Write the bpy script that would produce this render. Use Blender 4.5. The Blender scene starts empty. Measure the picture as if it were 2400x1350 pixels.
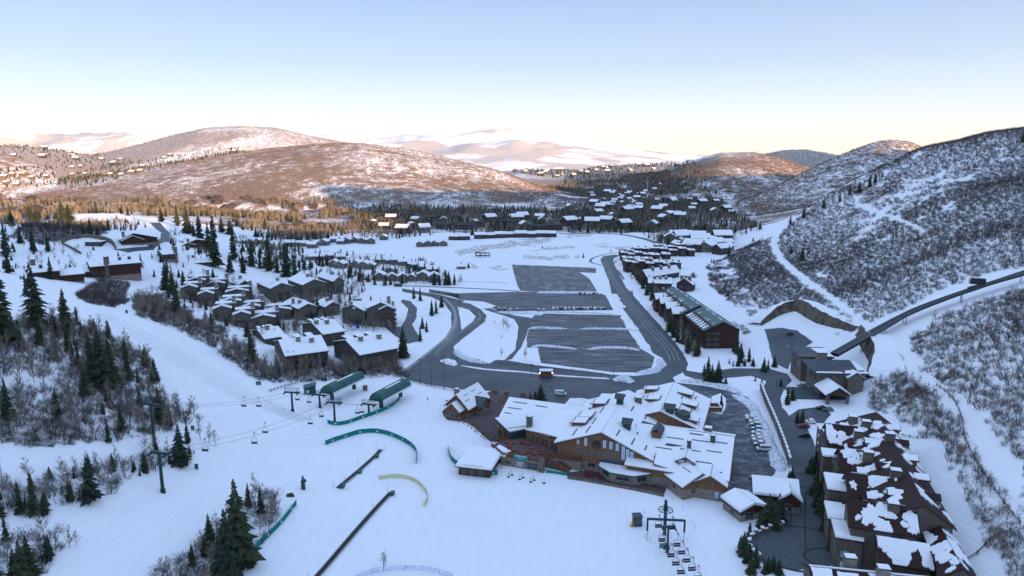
import bpy, bmesh, math, random
import numpy as np
from mathutils import Vector, Matrix

# ------------------------------------------------------------------ camera, sky, sun, exposure
rad = math.radians
random.seed(11)
rng = np.random.default_rng(11)
sc = bpy.context.scene
COL = sc.collection

CAM_Z, PITCH, FOC = 110.0, rad(10.6), 1600.0
cam_d = bpy.data.cameras.new('camera')
cam_d.sensor_width = 36.0
cam_d.lens = 24.0
cam_d.clip_start = 0.5
cam_d.clip_end = 90000.0
cam = bpy.data.objects.new('camera', cam_d)
COL.objects.link(cam)
cam.location = (0, 0, CAM_Z)
cam.rotation_euler = (math.pi / 2 - PITCH, 0, 0)
sc.camera = cam

SUN_DIR = Vector((0.66, -0.75, 0.0)).normalized()     # horizontal direction towards the sun
SUN_EL = rad(7.0)
sun_vec = Vector((SUN_DIR.x * math.cos(SUN_EL), SUN_DIR.y * math.cos(SUN_EL), math.sin(SUN_EL)))

world = bpy.data.worlds.new('World')
sc.world = world
world.use_nodes = True
nt = world.node_tree
nt.nodes.clear()
w_out = nt.nodes.new('ShaderNodeOutputWorld')
w_bg = nt.nodes.new('ShaderNodeBackground')
w_sky = nt.nodes.new('ShaderNodeTexSky')
w_sky.sky_type = 'NISHITA'
w_sky.sun_disc = False
w_sky.sun_elevation = SUN_EL
w_sky.sun_rotation = math.atan2(SUN_DIR.x, SUN_DIR.y)
w_sky.altitude = 2200
w_sky.air_density = 1.0
w_sky.dust_density = 0.6
w_sky.ozone_density = 2.0
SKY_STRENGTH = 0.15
# the clear winter dawn sky: warm white at the horizon, lavender blue above, zenith brightened to fill the shade, the same all round, plus a share of the physical sky
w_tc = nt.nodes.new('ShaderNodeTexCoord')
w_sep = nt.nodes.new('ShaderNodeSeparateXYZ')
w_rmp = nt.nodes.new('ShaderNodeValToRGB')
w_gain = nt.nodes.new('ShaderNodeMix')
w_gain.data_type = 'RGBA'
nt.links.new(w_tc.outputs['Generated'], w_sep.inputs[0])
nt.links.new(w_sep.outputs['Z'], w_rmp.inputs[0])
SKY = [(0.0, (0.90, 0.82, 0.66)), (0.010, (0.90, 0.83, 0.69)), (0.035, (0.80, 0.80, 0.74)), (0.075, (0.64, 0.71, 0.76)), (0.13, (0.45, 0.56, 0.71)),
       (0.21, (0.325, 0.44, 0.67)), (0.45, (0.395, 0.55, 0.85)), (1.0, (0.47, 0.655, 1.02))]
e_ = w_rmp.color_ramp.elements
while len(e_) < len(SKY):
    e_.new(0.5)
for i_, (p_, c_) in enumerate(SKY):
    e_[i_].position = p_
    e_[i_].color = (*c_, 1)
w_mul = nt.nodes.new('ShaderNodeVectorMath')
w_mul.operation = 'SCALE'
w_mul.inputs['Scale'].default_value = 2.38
nt.links.new(w_rmp.outputs[0], w_mul.inputs[0])
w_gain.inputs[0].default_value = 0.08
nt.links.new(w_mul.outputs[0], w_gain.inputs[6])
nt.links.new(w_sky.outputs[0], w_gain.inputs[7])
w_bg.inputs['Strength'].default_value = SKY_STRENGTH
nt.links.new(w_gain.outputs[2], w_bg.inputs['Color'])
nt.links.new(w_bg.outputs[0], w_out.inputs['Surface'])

sun_d = bpy.data.lights.new('sun', 'SUN')
sun_d.energy = 3.9
sun_d.angle = rad(0.5)
sun_d.color = (1.0, 0.60, 0.29)
sun = bpy.data.objects.new('sun', sun_d)
COL.objects.link(sun)
sun.rotation_euler = sun_vec.to_track_quat('Z', 'Y').to_euler()

sc.render.engine = 'CYCLES'
sc.view_settings.view_transform = 'Standard'
sc.view_settings.look = 'None'
sc.view_settings.exposure = 1.84
sc.view_settings.gamma = 1.0
sc.view_settings.use_curve_mapping = False
sc.cycles.max_bounces = 5
sc.cycles.diffuse_bounces = 3
sc.cycles.glossy_bounces = 2
sc.cycles.volume_bounces = 0

# ------------------------------------------------------------------ pixel <-> place helpers
SP, CP = math.sin(PITCH), math.cos(PITCH)


def ray(px, py):
    u = (px - 1200.0) / FOC
    v = (675.0 - py) / FOC
    return (u, CP + v * SP, -SP + v * CP)


def P(px, py, z=0.0):
    """the point at height z that stands at this place of the photograph"""
    d = ray(px, py)
    t = (z - CAM_Z) / d[2]
    return Vector((d[0] * t, d[1] * t, z))


def PY(px, py, y):
    """the point at forward distance y"""
    d = ray(px, py)
    t = y / d[1]
    return Vector((d[0] * t, y, CAM_Z + d[2] * t))


def proj(x, y, z):
    dz = z - CAM_Z
    dep = y * CP - dz * SP
    up = y * SP + dz * CP
    dep = np.where(np.abs(dep) < 1e-3, 1e-3, dep)
    return 1200.0 + FOC * x / dep, 675.0 - FOC * up / dep


def inpoly(px, py, poly):
    px = np.asarray(px, float)
    py = np.asarray(py, float)
    r = np.zeros(px.shape, bool)
    n = len(poly)
    for i in range(n):
        x1, y1 = poly[i]
        x2, y2 = poly[(i + 1) % n]
        c = ((y1 > py) != (y2 > py)) & (px < (x2 - x1) * (py - y1) / ((y2 - y1) or 1e-9) + x1)
        r ^= c
    return r


def sstep(t):
    t = np.clip(t, 0, 1)
    return t * t * (3 - 2 * t)


def _hash(ix, iy, s):
    h = (ix.astype(np.int64) * 374761393 + iy.astype(np.int64) * 668265263 + s * 974634777) & 0xffffffff
    h = ((h ^ (h >> 13)) * 1274126177) & 0xffffffff
    h = h ^ (h >> 16)
    return (h & 0xffff) / 65535.0


def vnoise(x, y, s=0):
    ix = np.floor(x)
    iy = np.floor(y)
    fx = sstep(x - ix)
    fy = sstep(y - iy)
    a = _hash(ix, iy, s)
    b = _hash(ix + 1, iy, s)
    c = _hash(ix, iy + 1, s)
    d = _hash(ix + 1, iy + 1, s)
    return (a + (b - a) * fx) * (1 - fy) + (c + (d - c) * fx) * fy


def fbm(x, y, s=0, o=4):
    r = 0
    a = 0.5
    for k in range(o):
        r = r + a * (vnoise(x * 2 ** k, y * 2 ** k, s + k * 7) - 0.5)
        a *= 0.5
    return r


# ------------------------------------------------------------------ terrain height
# spot heights (photo x, photo y, height) of the near ground, and world ones (x, y, height)
SPOT = [(1000, 1100, 1), (1400, 1200, 1), (700, 1300, 6), (900, 1345, 2), (1200, 1345, 2), (600, 1150, 9), (700, 950, 3),
        (820, 900, 0), (500, 900, 13), (430, 800, 24), (400, 880, 24), (620, 1000, 8), (800, 1060, 3), (800, 1200, 5),
        (240, 652, 28), (60, 640, 30), (320, 575, 40), (430, 612, 30), (260, 530, 54), (150, 560, 44), (100, 530, 50), (0, 580, 42),
        (85, 760, 52), (0, 1000, 40), (130, 1000, 38), (0, 1100, 30), (200, 1180, 22), (380, 1150, 17), (50, 1340, 22),
        (250, 1250, 17), (400, 1300, 12), (550, 1340, 6), (300, 1060, 26), (400, 1000, 22), (500, 960, 15), (0, 880, 48), (250, 780, 40),
        (500, 830, 14), (300, 720, 36), (100, 680, 42), (0, 650, 45), (600, 860, 5), (620, 780, 3), (520, 740, 7),
        (400, 700, 18), (380, 650, 24), (480, 690, 9), (560, 620, 4), (640, 650, 1), (700, 720, 0), (760, 790, 0), (860, 850, 0),
        (460, 560, 24), (560, 560, 8), (650, 580, 1), (400, 520, 28), (250, 500, 30), (100, 490, 20), (500, 510, 10),
        (1000, 900, 0), (1200, 900, 0), (1500, 900, 0), (1000, 760, 0), (1200, 760, 0), (1450, 760, 0), (1600, 860, 0), (1700, 940, 0),
        (1250, 640, 0), (1000, 640, 0), (900, 700, 0), (1450, 640, 0), (1500, 700, 0), (1580, 760, 0), (1300, 560, 0), (900, 580, 0),
        (1500, 560, 0), (1100, 520, 0), (1400, 520, 0), (800, 620, 0), (700, 560, 0), (1180, 960, 0), (1300, 1080, 0), (1500, 1130, 0),
        (1650, 1160, 0), (1550, 1000, 0), (1750, 1180, 0), (1750, 1050, 0), (1600, 1300, 0), (1750, 1300, 0), (1800, 1330, 0), (1400, 1345, 1),
        (1850, 900, 1), (1850, 1050, 0), (1900, 1200, 0), (1930, 930, 1), (1980, 870, 1), (1880, 820, 1), (1820, 790, 1),
        (1790, 740, 4), (1690, 830, 0), (1640, 740, 2), (1680, 690, 8), (1600, 640, 4),
        (2100, 1350, 1), (2000, 1100, 1), (2150, 1050, 4), (2250, 1300, 2), (2300, 1290, 7), (2290, 1120, 14), (2220, 1010, 12),
        (2400, 1250, 16), (2400, 1100, 24), (2320, 1030, 22), (2200, 950, 15), (2060, 880, 5), (2080, 930, 5), (2120, 850, 16), (2000, 800, 13),
        (2200, 800, 26), (2400, 900, 36), (2400, 780, 44), (2400, 640, 52), (2250, 690, 36), (2100, 740, 24), (1900, 740, 14), (1860, 725, 13), (1990, 745, 20),
        (2000, 690, 25), (1900, 650, 20), (2150, 600, 44), (1800, 640, 13), (1760, 610, 12), (1700, 600, 6)]
WSPOT = [(342, 842, 30), (300, 930, 12), (358, 764, 72), (425, 800, 97), (505, 800, 124), (560, 800, 143), (620, 800, 148), (450, 930, 60),
         (420, 1100, 12), (560, 950, 90), (640, 1000, 95), (330, 1040, 0), (520, 1200, 30), (500, 1300, 10), (700, 1250, 35), (650, 1400, 10), (800, 900, 120), (800, 1200, 60),
         (300, 400, 57), (420, 560, 92), (600, 600, 105), (560, 440, 85), (450, 400, 80), (300, 250, 50), (250, 170, 36), (400, 200, 60),
         (160, 100, 18), (0, 60, 4), (0, -100, 10), (-160, 60, 24), (-300, 100, 50), (200, -100, 30), (-250, 250, 60), (-350, 400, 55), (-450, 550, 55),
         (-260, 150, 42), (-520, 700, 45), (-600, 900, 25), (-450, 1000, 12), (-300, 1100, 4), (-700, 1200, 15), (-500, 1300, 3), (0, 1300, 0),
         (200, 1250, 0), (-250, 780, 3), (-160, 1000, 0), (350, 1400, 0), (900, 400, 110), (900, 0, 100), (500, 0, 60)]
_pts = [tuple(P(a, b, c)) for a, b, c in SPOT] + [tuple(map(float, w)) for w in WSPOT]
# the right-hand ridge as seen against the sky: (x, y, forward distance)
for _px, _py, _y in ((2400, 303, 790), (2340, 305, 790), (2270, 316, 800), (2200, 332, 800), (2150, 350, 800), (2090, 375, 800),
                     (2030, 405, 790), (1970, 437, 790), (1910, 475, 790), (1860, 512, 800), (1800, 555, 820), (1720, 595, 840),
                     (2300, 420, 650), (2200, 480, 600), (2100, 540, 580), (2000, 590, 600), (2300, 560, 430), (2300, 480, 540), (2100, 640, 480), (1900, 560, 700)):
    _q = PY(_px, _py, _y)
    _pts.append((_q.x, _q.y, _q.z))
_pts = np.array(_pts)
_c = 30.0


def _phi(ax, ay, bx, by):
    return np.sqrt((ax - bx) ** 2 + (ay - by) ** 2 + _c * _c)


_A = _phi(_pts[:, None, 0], _pts[:, None, 1], _pts[None, :, 0], _pts[None, :, 1])
_n = len(_pts)
_M = np.zeros((_n + 1, _n + 1))
_M[:_n, :_n] = _A + np.eye(_n) * -6.0
_M[:_n, _n] = 1
_M[_n, :_n] = 1
_w = np.linalg.solve(_M, np.append(_pts[:, 2], 0))
GX = np.arange(-900, 1100.1, 5.0)
GY = np.arange(-400, 1700.1, 5.0)
_gx, _gy = np.meshgrid(GX, GY, indexing='ij')
_g = np.full(_gx.shape, _w[_n])
for _i in range(_n):
    _g += _w[_i] * _phi(_gx, _gy, _pts[_i, 0], _pts[_i, 1])
_g = np.sign(_g) * np.maximum(np.abs(_g) - 1.6, 0)
_g = np.where(_g > 0, _g + 1.6 * sstep(_g / 6.0), _g * 0.5)
_e = np.minimum.reduce([(_gx + 900) / 200, (1100 - _gx) / 200, (_gy + 400) / 200, (1700 - _gy) / 330])
_g *= sstep(_e)


def near_h(x, y):
    fx = np.clip((x + 900) / 5.0, 0, len(GX) - 1.001)
    fy = np.clip((y + 400) / 5.0, 0, len(GY) - 1.001)
    ix = fx.astype(int)
    iy = fy.astype(int)
    tx = fx - ix
    ty = fy - iy
    g = _g
    return (g[ix, iy] * (1 - tx) + g[ix + 1, iy] * tx) * (1 - ty) + (g[ix, iy + 1] * (1 - tx) + g[ix + 1, iy + 1] * tx) * ty


# hills: outline against what is behind (photo x, y), forward distance of the crest, of the foot, depth behind, roughness
HILLS = [
    ('brush', [(-700, 520), (0, 450), (120, 428), (250, 412), (350, 392), (500, 368), (620, 350), (700, 343), (780, 337), (850, 337), (950, 350), (1050, 372), (1150, 395),
               (1200, 412), (1260, 437), (1340, 466), (1400, 478)], 2250, 1500, 900, 0.05),
    ('brush', [(180, 378), (240, 360), (300, 345), (400, 318), (480, 300), (560, 295), (650, 300), (720, 318), (800, 332), (900, 345), (1000, 365)], 3700, 2700, 1500, 0.05),
    ('far', [(-1500, 330), (-600, 300), (-200, 296), (0, 303), (60, 309), (130, 318), (210, 321), (300, 317), (360, 335), (500, 350), (700, 370)], 17000, 12500, 4000, 0.65),
    ('far', [(500, 360), (640, 335), (770, 322), (860, 328), (950, 324), (1050, 328), (1110, 320), (1160, 316), (1230, 313), (1300, 319), (1400, 334), (1500, 350), (1600, 362),
             (1750, 368), (2000, 371), (2600, 360), (3600, 340)], 12500, 6800, 4000, 0.5),
    ('brush', [(1520, 425), (1560, 402), (1620, 377), (1690, 358), (1760, 357), (1820, 368), (1900, 393), (1980, 425), (2080, 460)], 2650, 1950, 700, 0.05),
    ('brush', [(1700, 380), (1780, 362), (1840, 351), (1890, 350), (1950, 361), (2050, 378), (2200, 390)], 3600, 2800, 900, 0.05),
    ('brush', [(1640, 500), (1720, 482), (1800, 447), (1870, 412), (1930, 382), (2000, 352), (2050, 334), (2090, 329), (2130, 334), (2170, 350), (2250, 385), (2400, 420)], 1650, 1150, 550, 0.05),
    ('town', [(1150, 405), (1220, 399), (1300, 400), (1360, 402), (1400, 392), (1470, 386), (1560, 383), (1640, 379), (1750, 385)], 4000, 2500, 900, 0.04),
    ('town', [(-800, 360), (0, 342), (60, 341), (120, 350), (200, 362), (260, 372), (330, 385)], 3500, 2600, 900, 0.05),
    ('brush', [(-900, 330), (-300, 345), (-60, 354), (0, 360), (40, 369), (90, 384), (130, 398)], 2300, 1900, 500, 0.05),
]
_H = []
for kind, line, D, Fd, B, rough in HILLS:
    aa, cc = [], []
    for px, py in line:
        q = PY(px, py, D)
        aa.append(q.x / q.y)
        cc.append(max(q.z, 0))
    _H.append((np.array(aa), np.array(cc), D, Fd, B, rough))

RH_U = [-4000, -300, 86, 137, 321, 504, 640, 700, 755, 935, 1215, 1500, 2100, 2292, 2600, 3183, 5000, 9000]
RH_H = [300, 275, 268, 256, 251, 222, 243, 272, 355, 318, 310, 312, 318, 306, 345, 484, 560, 560]


def ridge_h(x, y):
    u = x * 0.7507 + y * 0.6606
    q = -x * 0.6606 + y * 0.7507
    h = np.interp(u, RH_U, RH_H)
    d = q + 900
    f = np.where(d > 0, np.exp(-(d / 240.0) ** 2), np.maximum(np.exp(-(d / 900.0) ** 2), 0.0))
    return h * f


def hill_h(x, y):
    if np.max(y) < 1120:
        return np.zeros(np.shape(x))
    yy = np.maximum(y, 1.0)
    a = x / yy
    best = np.zeros(np.shape(x))
    for k, (aa, cc, D, Fd, B, rough) in enumerate(_H):
        C = np.interp(a, aa, cc, left=0, right=0)
        if not np.any(C > 0):
            continue
        wob = 1 + 0.10 * (vnoise(x / 500, y / 500, 50 + k) - 0.5)
        t = np.clip((yy - Fd) / (D - Fd), 0, 1)
        s = 0.45 * t + 0.55 * np.sin(t * math.pi / 2)
        s = np.where(t < 1, s, 1 - sstep((yy - D) / B))
        sc_ = D * 0.12
        n = fbm(x / sc_, y / sc_, 90 + k, 6)
        rid = -np.abs(fbm(x / (sc_ * 1.3), y / (sc_ * 1.3), 190 + k, 5)) * 2
        h = C * s * (1 + rough * 2.0 * (n + rid + 0.25) * np.sin(np.clip(t, 0, 1) * math.pi) ** 0.8)
        h = h * np.where(y > 0, 1, 0)
        best = np.maximum(best, h)
    return best


def H(x, y):
    x = np.asarray(x, float)
    y = np.asarray(y, float)
    n = near_h(x, y)
    h = np.maximum(n, hill_h(x, y))
    h = np.maximum(h, ridge_h(x, y))
    und = fbm(x / 60, y / 60, 5, 4) * 2.4 * sstep((n - 4) / 12)
    und = und + fbm(x / 300, y / 300, 15, 3) * 8 * sstep((y - 1300) / 500)
    return h + und - 3.0 * sstep((y - 30000) / 1000)


def h1(x, y):
    return float(H(np.array([x]), np.array([y]))[0])


_T = np.concatenate([np.exp(np.linspace(math.log(90), math.log(5000), 900)), np.exp(np.linspace(math.log(5050), math.log(20000), 120))])


def G(px, py, dz=0.0):
    """the ground point seen at this place of the photograph"""
    d = ray(px, py)
    for T in (_T[_T < 1000], _T):
        x, y, z = d[0] * T, d[1] * T, CAM_Z + d[2] * T
        g = H(x, y) - z + dz
        k = np.argmax(g > 0)
        if g[k] > 0:
            break
    if g[k] <= 0:
        k = len(_T) - 1
    if k > 0:
        f = g[k - 1] / (g[k - 1] - g[k] + 1e-12)
        t = _T[k - 1] + (_T[k] - _T[k - 1]) * f
    else:
        t = _T[0]
    return Vector((d[0] * t, d[1] * t, CAM_Z + d[2] * t))


# ------------------------------------------------------------------ node helpers
class NT:
    def __init__(s, name):
        s.m = bpy.data.materials.new(name)
        s.m.use_nodes = True
        s.t = s.m.node_tree
        s.t.nodes.clear()
        s.out = s.n('ShaderNodeOutputMaterial')
        s.b = s.n('ShaderNodeBsdfPrincipled')
        s.l(s.b.outputs[0], s.out.inputs['Surface'])

    def n(s, k, **kw):
        nd = s.t.nodes.new(k)
        for a, v in kw.items():
            setattr(nd, a, v)
        return nd

    def l(s, a, b):
        s.t.links.new(a, b)

    def coord(s, obj=False):
        if obj:
            return s.n('ShaderNodeTexCoord').outputs['Object']
        return s.n('ShaderNodeNewGeometry').outputs['Position']

    def noise(s, vec, scale, detail=4, rough=0.55, stretch=None):
        if stretch:
            mp = s.n('ShaderNodeMapping')
            mp.inputs['Scale'].default_value = stretch
            s.l(vec, mp.inputs[0])
            vec = mp.outputs[0]
        nd = s.n('ShaderNodeTexNoise')
        nd.inputs['Scale'].default_value = scale
        nd.inputs['Detail'].default_value = detail
        nd.inputs['Roughness'].default_value = rough
        s.l(vec, nd.inputs['Vector'])
        return nd.outputs[0]

    def ramp(s, v, stops):
        r = s.n('ShaderNodeValToRGB')
        e = r.color_ramp.elements
        while len(e) < len(stops):
            e.new(0.5)
        for i, (p, c) in enumerate(stops):
            e[i].position = p
            e[i].color = (c, c, c, 1) if isinstance(c, (int, float)) else (*c, 1)
        s.l(v, r.inputs[0])
        return r.outputs[0]

    def mix(s, f, a, b, mode='MIX'):
        m = s.n('ShaderNodeMix', data_type='RGBA', blend_type=mode)
        for i, v in ((0, f), (6, a), (7, b)):
            if isinstance(v, (int, float)):
                m.inputs[i].default_value = v if i == 0 else (v, v, v, 1)
            elif isinstance(v, tuple):
                m.inputs[i].default_value = (*v, 1)
            else:
                s.l(v, m.inputs[i])
        return m.outputs[2]

    def math(s, op, a, b=0.0, clamp=False):
        m = s.n('ShaderNodeMath', operation=op)
        m.use_clamp = clamp
        for i, v in ((0, a), (1, b)):
            if isinstance(v, (int, float)):
                m.inputs[i].default_value = v
            else:
                s.l(v, m.inputs[i])
        return m.outputs[0]

    def attr(s, name):
        a = s.n('ShaderNodeAttribute')
        a.attribute_name = name
        return a.outputs['Fac']

    def bump(s, hgt, dist, strength=1.0):
        b = s.n('ShaderNodeBump')
        b.inputs['Strength'].default_value = strength
        b.inputs['Distance'].default_value = dist
        s.l(hgt, b.inputs['Height'])
        s.l(b.outputs[0], s.b.inputs['Normal'])

    def set(s, color=None, rough=None, spec=None, metal=None):
        if color is not None:
            if isinstance(color, tuple):
                s.b.inputs['Base Color'].default_value = (*color, 1)
            else:
                s.l(color, s.b.inputs['Base Color'])
        if rough is not None:
            s.b.inputs['Roughness'].default_value = rough
        if spec is not None:
            s.b.inputs['Specular IOR Level'].default_value = spec
        if metal is not None:
            s.b.inputs['Metallic'].default_value = metal
        return s.m


M = {}
SNOWC = (0.90, 0.90, 0.91)


def mat_ground():
    t = NT('ground')
    pos = t.coord()
    veg = t.attr('veg')
    fine = t.noise(pos, 0.28, 5, 0.65)
    mid = t.noise(pos, 0.035, 4, 0.6)
    big = t.noise(pos, 0.006, 3, 0.5)
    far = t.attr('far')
    nf = t.math('ADD', t.math('MULTIPLY', fine, 0.5), t.math('MULTIPLY', mid, 0.5))
    hug = t.noise(pos, 0.0016, 7, 0.62)
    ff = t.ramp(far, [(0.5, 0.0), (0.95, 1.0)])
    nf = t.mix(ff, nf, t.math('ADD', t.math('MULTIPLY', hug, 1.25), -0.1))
    thr = t.math('SUBTRACT', 1.0, veg)
    k = t.math('SUBTRACT', t.math('MULTIPLY', t.math('SUBTRACT', nf, 0.5), 2.6), t.math('MULTIPLY', t.math('SUBTRACT', thr, 0.5), 1.25))
    k = t.math('MULTIPLY', t.math('MULTIPLY', k, 3.0, True), veg)
    k = t.math('MINIMUM', t.math('MULTIPLY', k, 1.6), 1.0)
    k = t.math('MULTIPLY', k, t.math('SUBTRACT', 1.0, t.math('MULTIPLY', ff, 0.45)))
    snow = t.mix(t.math('MULTIPLY', t.math('SUBTRACT', mid, 0.4), 0.9, True), SNOWC, (0.76, 0.78, 0.82))
    br = t.mix(t.noise(pos, 0.5, 3), t.mix(t.math('MULTIPLY', far, 4.0, True), (0.05, 0.043, 0.042), (0.13, 0.095, 0.078)), t.mix(t.math('MULTIPLY', far, 4.0, True), (0.14, 0.12, 0.11), (0.30, 0.205, 0.135)))  # far brush warmer and paler, the hills' sunlit glow put into the colour
    grass = t.attr('grass')
    gk = t.math('MULTIPLY', grass, t.math('MULTIPLY', t.math('SUBTRACT', t.noise(pos, 0.2, 5, 0.7), 0.42), 6.0, True))
    snow = t.mix(t.math('MULTIPLY', t.math('SUBTRACT', t.noise(pos, 1.0, 4, 0.75, (0.7, 0.10, 1)), 0.45), 2.2, True), snow, (0.79, 0.805, 0.84))
    c = t.mix(k, snow, br)
    c = t.mix(gk, c, (0.30, 0.24, 0.20))
    cor = t.noise(pos, 1.0, 3, 0.7, (0.9, 0.12, 1))
    hgt = t.math('ADD', t.math('ADD', t.noise(pos, 0.12, 4), t.math('MULTIPLY', k, 1.2)), t.math('MULTIPLY', cor, 0.6))
    t.bump(hgt, 0.9, 0.55)
    return t.set(c, 0.75, 0.2)


M['ground'] = mat_ground()


def simple(name, col, rough=0.8, spec=0.2, var=0.25, scale=1.2, bump=0.0, obj=False, metal=None, stretch=None):
    t = NT(name)
    v = t.coord(obj)
    nz = t.noise(v, scale, 4, 0.6, stretch)
    lo = tuple(max(0, c * (1 - var)) for c in col)
    hi = tuple(min(1, c * (1 + var)) for c in col)
    c = t.mix(t.ramp(nz, [(0.3, 0.0), (0.7, 1.0)]), lo, hi)
    if bump:
        t.bump(nz, bump, 0.6)
    M[name] = t.set(c, rough, spec, metal)
    return M[name]


def mesh_obj(name, verts, faces, mat, parent=None, smooth=False):
    me = bpy.data.meshes.new(name)
    me.from_pydata([tuple(v) for v in verts], [], faces)
    if mat is not None:
        for m in (mat if isinstance(mat, (list, tuple)) else [mat]):
            me.materials.append(m)
    if smooth:
        me.polygons.foreach_set('use_smooth', [True] * len(me.polygons))
    o = bpy.data.objects.new(name, me)
    COL.objects.link(o)
    if parent is not None:
        o.parent = parent
    return o


def tag(o, label=None, cat=None, group=None, kind=None):
    if label:
        o['label'] = label
    if cat:
        o['category'] = cat
    if group:
        o['group'] = group
    if kind:
        o['kind'] = kind
    return o


def empty(name, loc, rz=0.0, label=None, cat=None, group=None):
    o = bpy.data.objects.new(name, None)
    o.empty_display_size = 0.5
    COL.objects.link(o)
    o.location = loc
    o.rotation_euler = (0, 0, rz)
    return tag(o, label, cat, group)


# ------------------------------------------------------------------ where brush grows (photo outlines)
BRUSH = [
    [(-400, 740), (40, 762), (160, 748), (230, 775), (280, 800), (340, 825), (365, 900), (400, 945), (470, 985), (400, 1015), (300, 1028), (150, 1045), (-400, 1055)],
    [(-400, 1130), (50, 1130), (180, 1100), (300, 1072), (380, 1050), (440, 1050), (470, 1066), (430, 1088), (330, 1110), (240, 1165), (120, 1205), (40, 1208), (-400, 1220)],
    [(-400, 1265), (20, 1262), (150, 1245), (160, 1290), (110, 1350), (-400, 1600)],
    [(350, 1360), (430, 1300), (500, 1230), (560, 1180), (600, 1140), (650, 1160), (655, 1205), (600, 1290), (540, 1350), (380, 1600)],
    [(180, 690), (230, 655), (300, 665), (300, 705), (270, 720), (200, 712)],
    [(310, 700), (380, 690), (450, 750), (520, 770), (560, 830), (620, 870), (640, 895), (600, 893), (540, 846), (480, 805), (420, 775), (320, 740)],
    [(600, 868), (930, 850), (960, 880), (720, 892), (640, 892)],
    [(0, 560), (60, 530), (250, 520), (250, 545), (100, 570)],
    [(2700, 250), (2400, 300), (2300, 312), (2150, 348), (1950, 452), (1860, 520), (1800, 560), (1700, 605), (1620, 640), (1640, 705), (1740, 790), (1780, 752), (1860, 722),
     (1930, 752), (1990, 775), (2050, 755), (2180, 688), (2300, 645), (2700, 560)],
    [(2130, 790), (2200, 742), (2400, 672), (2700, 620), (2900, 1500), (2400, 1085), (2330, 1030), (2300, 970), (2230, 930), (2160, 865)],
    [(2050, 905), (2110, 868), (2200, 930), (2240, 975), (2255, 1018), (2200, 1040), (2100, 985), (2040, 955)],
    [(2205, 1030), (2262, 1040), (2330, 1130), (2400, 1240), (2560, 1400), (2400, 1400), (2300, 1250), (2240, 1150)],
]
# bare snow tracks through the brush: photo polylines and half widths in pixels
TRACKS = [([(1822, 548), (1812, 572), (1830, 610), (1870, 645), (1920, 680), (1975, 722), (2030, 765)], 9),
          ([(2005, 460), (2010, 480), (2060, 500), (2120, 520), (2170, 545)], 5),
          ([(1640, 620), (1650, 680), (1700, 720), (1760, 760), (1790, 740)], 15),
          ([(0, 900), (60, 885), (100, 905)], 14), ([(110, 905), (140, 860), (200, 830)], 8)]


def near_line(px, py, line, w):
    r = np.zeros(np.shape(px), bool)
    for (x1, y1), (x2, y2) in zip(line[:-1], line[1:]):
        dx, dy = x2 - x1, y2 - y1
        t = np.clip(((px - x1) * dx + (py - y1) * dy) / (dx * dx + dy * dy), 0, 1)
        r |= (px - x1 - t * dx) ** 2 + (py - y1 - t * dy) ** 2 < w * w
    return r


def wobble(x, y, px, py):
    """ragged edges for the photo outlines"""
    a = fbm(x / 14, y / 14, 41, 3)
    b = fbm(x / 14, y / 14, 43, 3)
    return px + a * 34, py + b * 22


def veg_at(x, y, z):
    px, py = proj(x, y, z)
    px, py = wobble(x, y, px, py)
    v = np.zeros(np.shape(x))
    nearm = (y < 1100) & (y > 30)
    inb = np.zeros(np.shape(x), bool)
    for poly in BRUSH:
        inb |= inpoly(px, py, poly)
    inb &= nearm
    for line, w in TRACKS:
        inb &= ~near_line(px, py, line, w)
    off = ((y < 1100) & ((np.abs(x) > 0.8 * np.maximum(y, 0)))) & (z > 12)
    v = np.where(inb | off, 0.42 + 0.8 * fbm(x / 25, y / 25, 47, 4), v)
    return v, px, py


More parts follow.
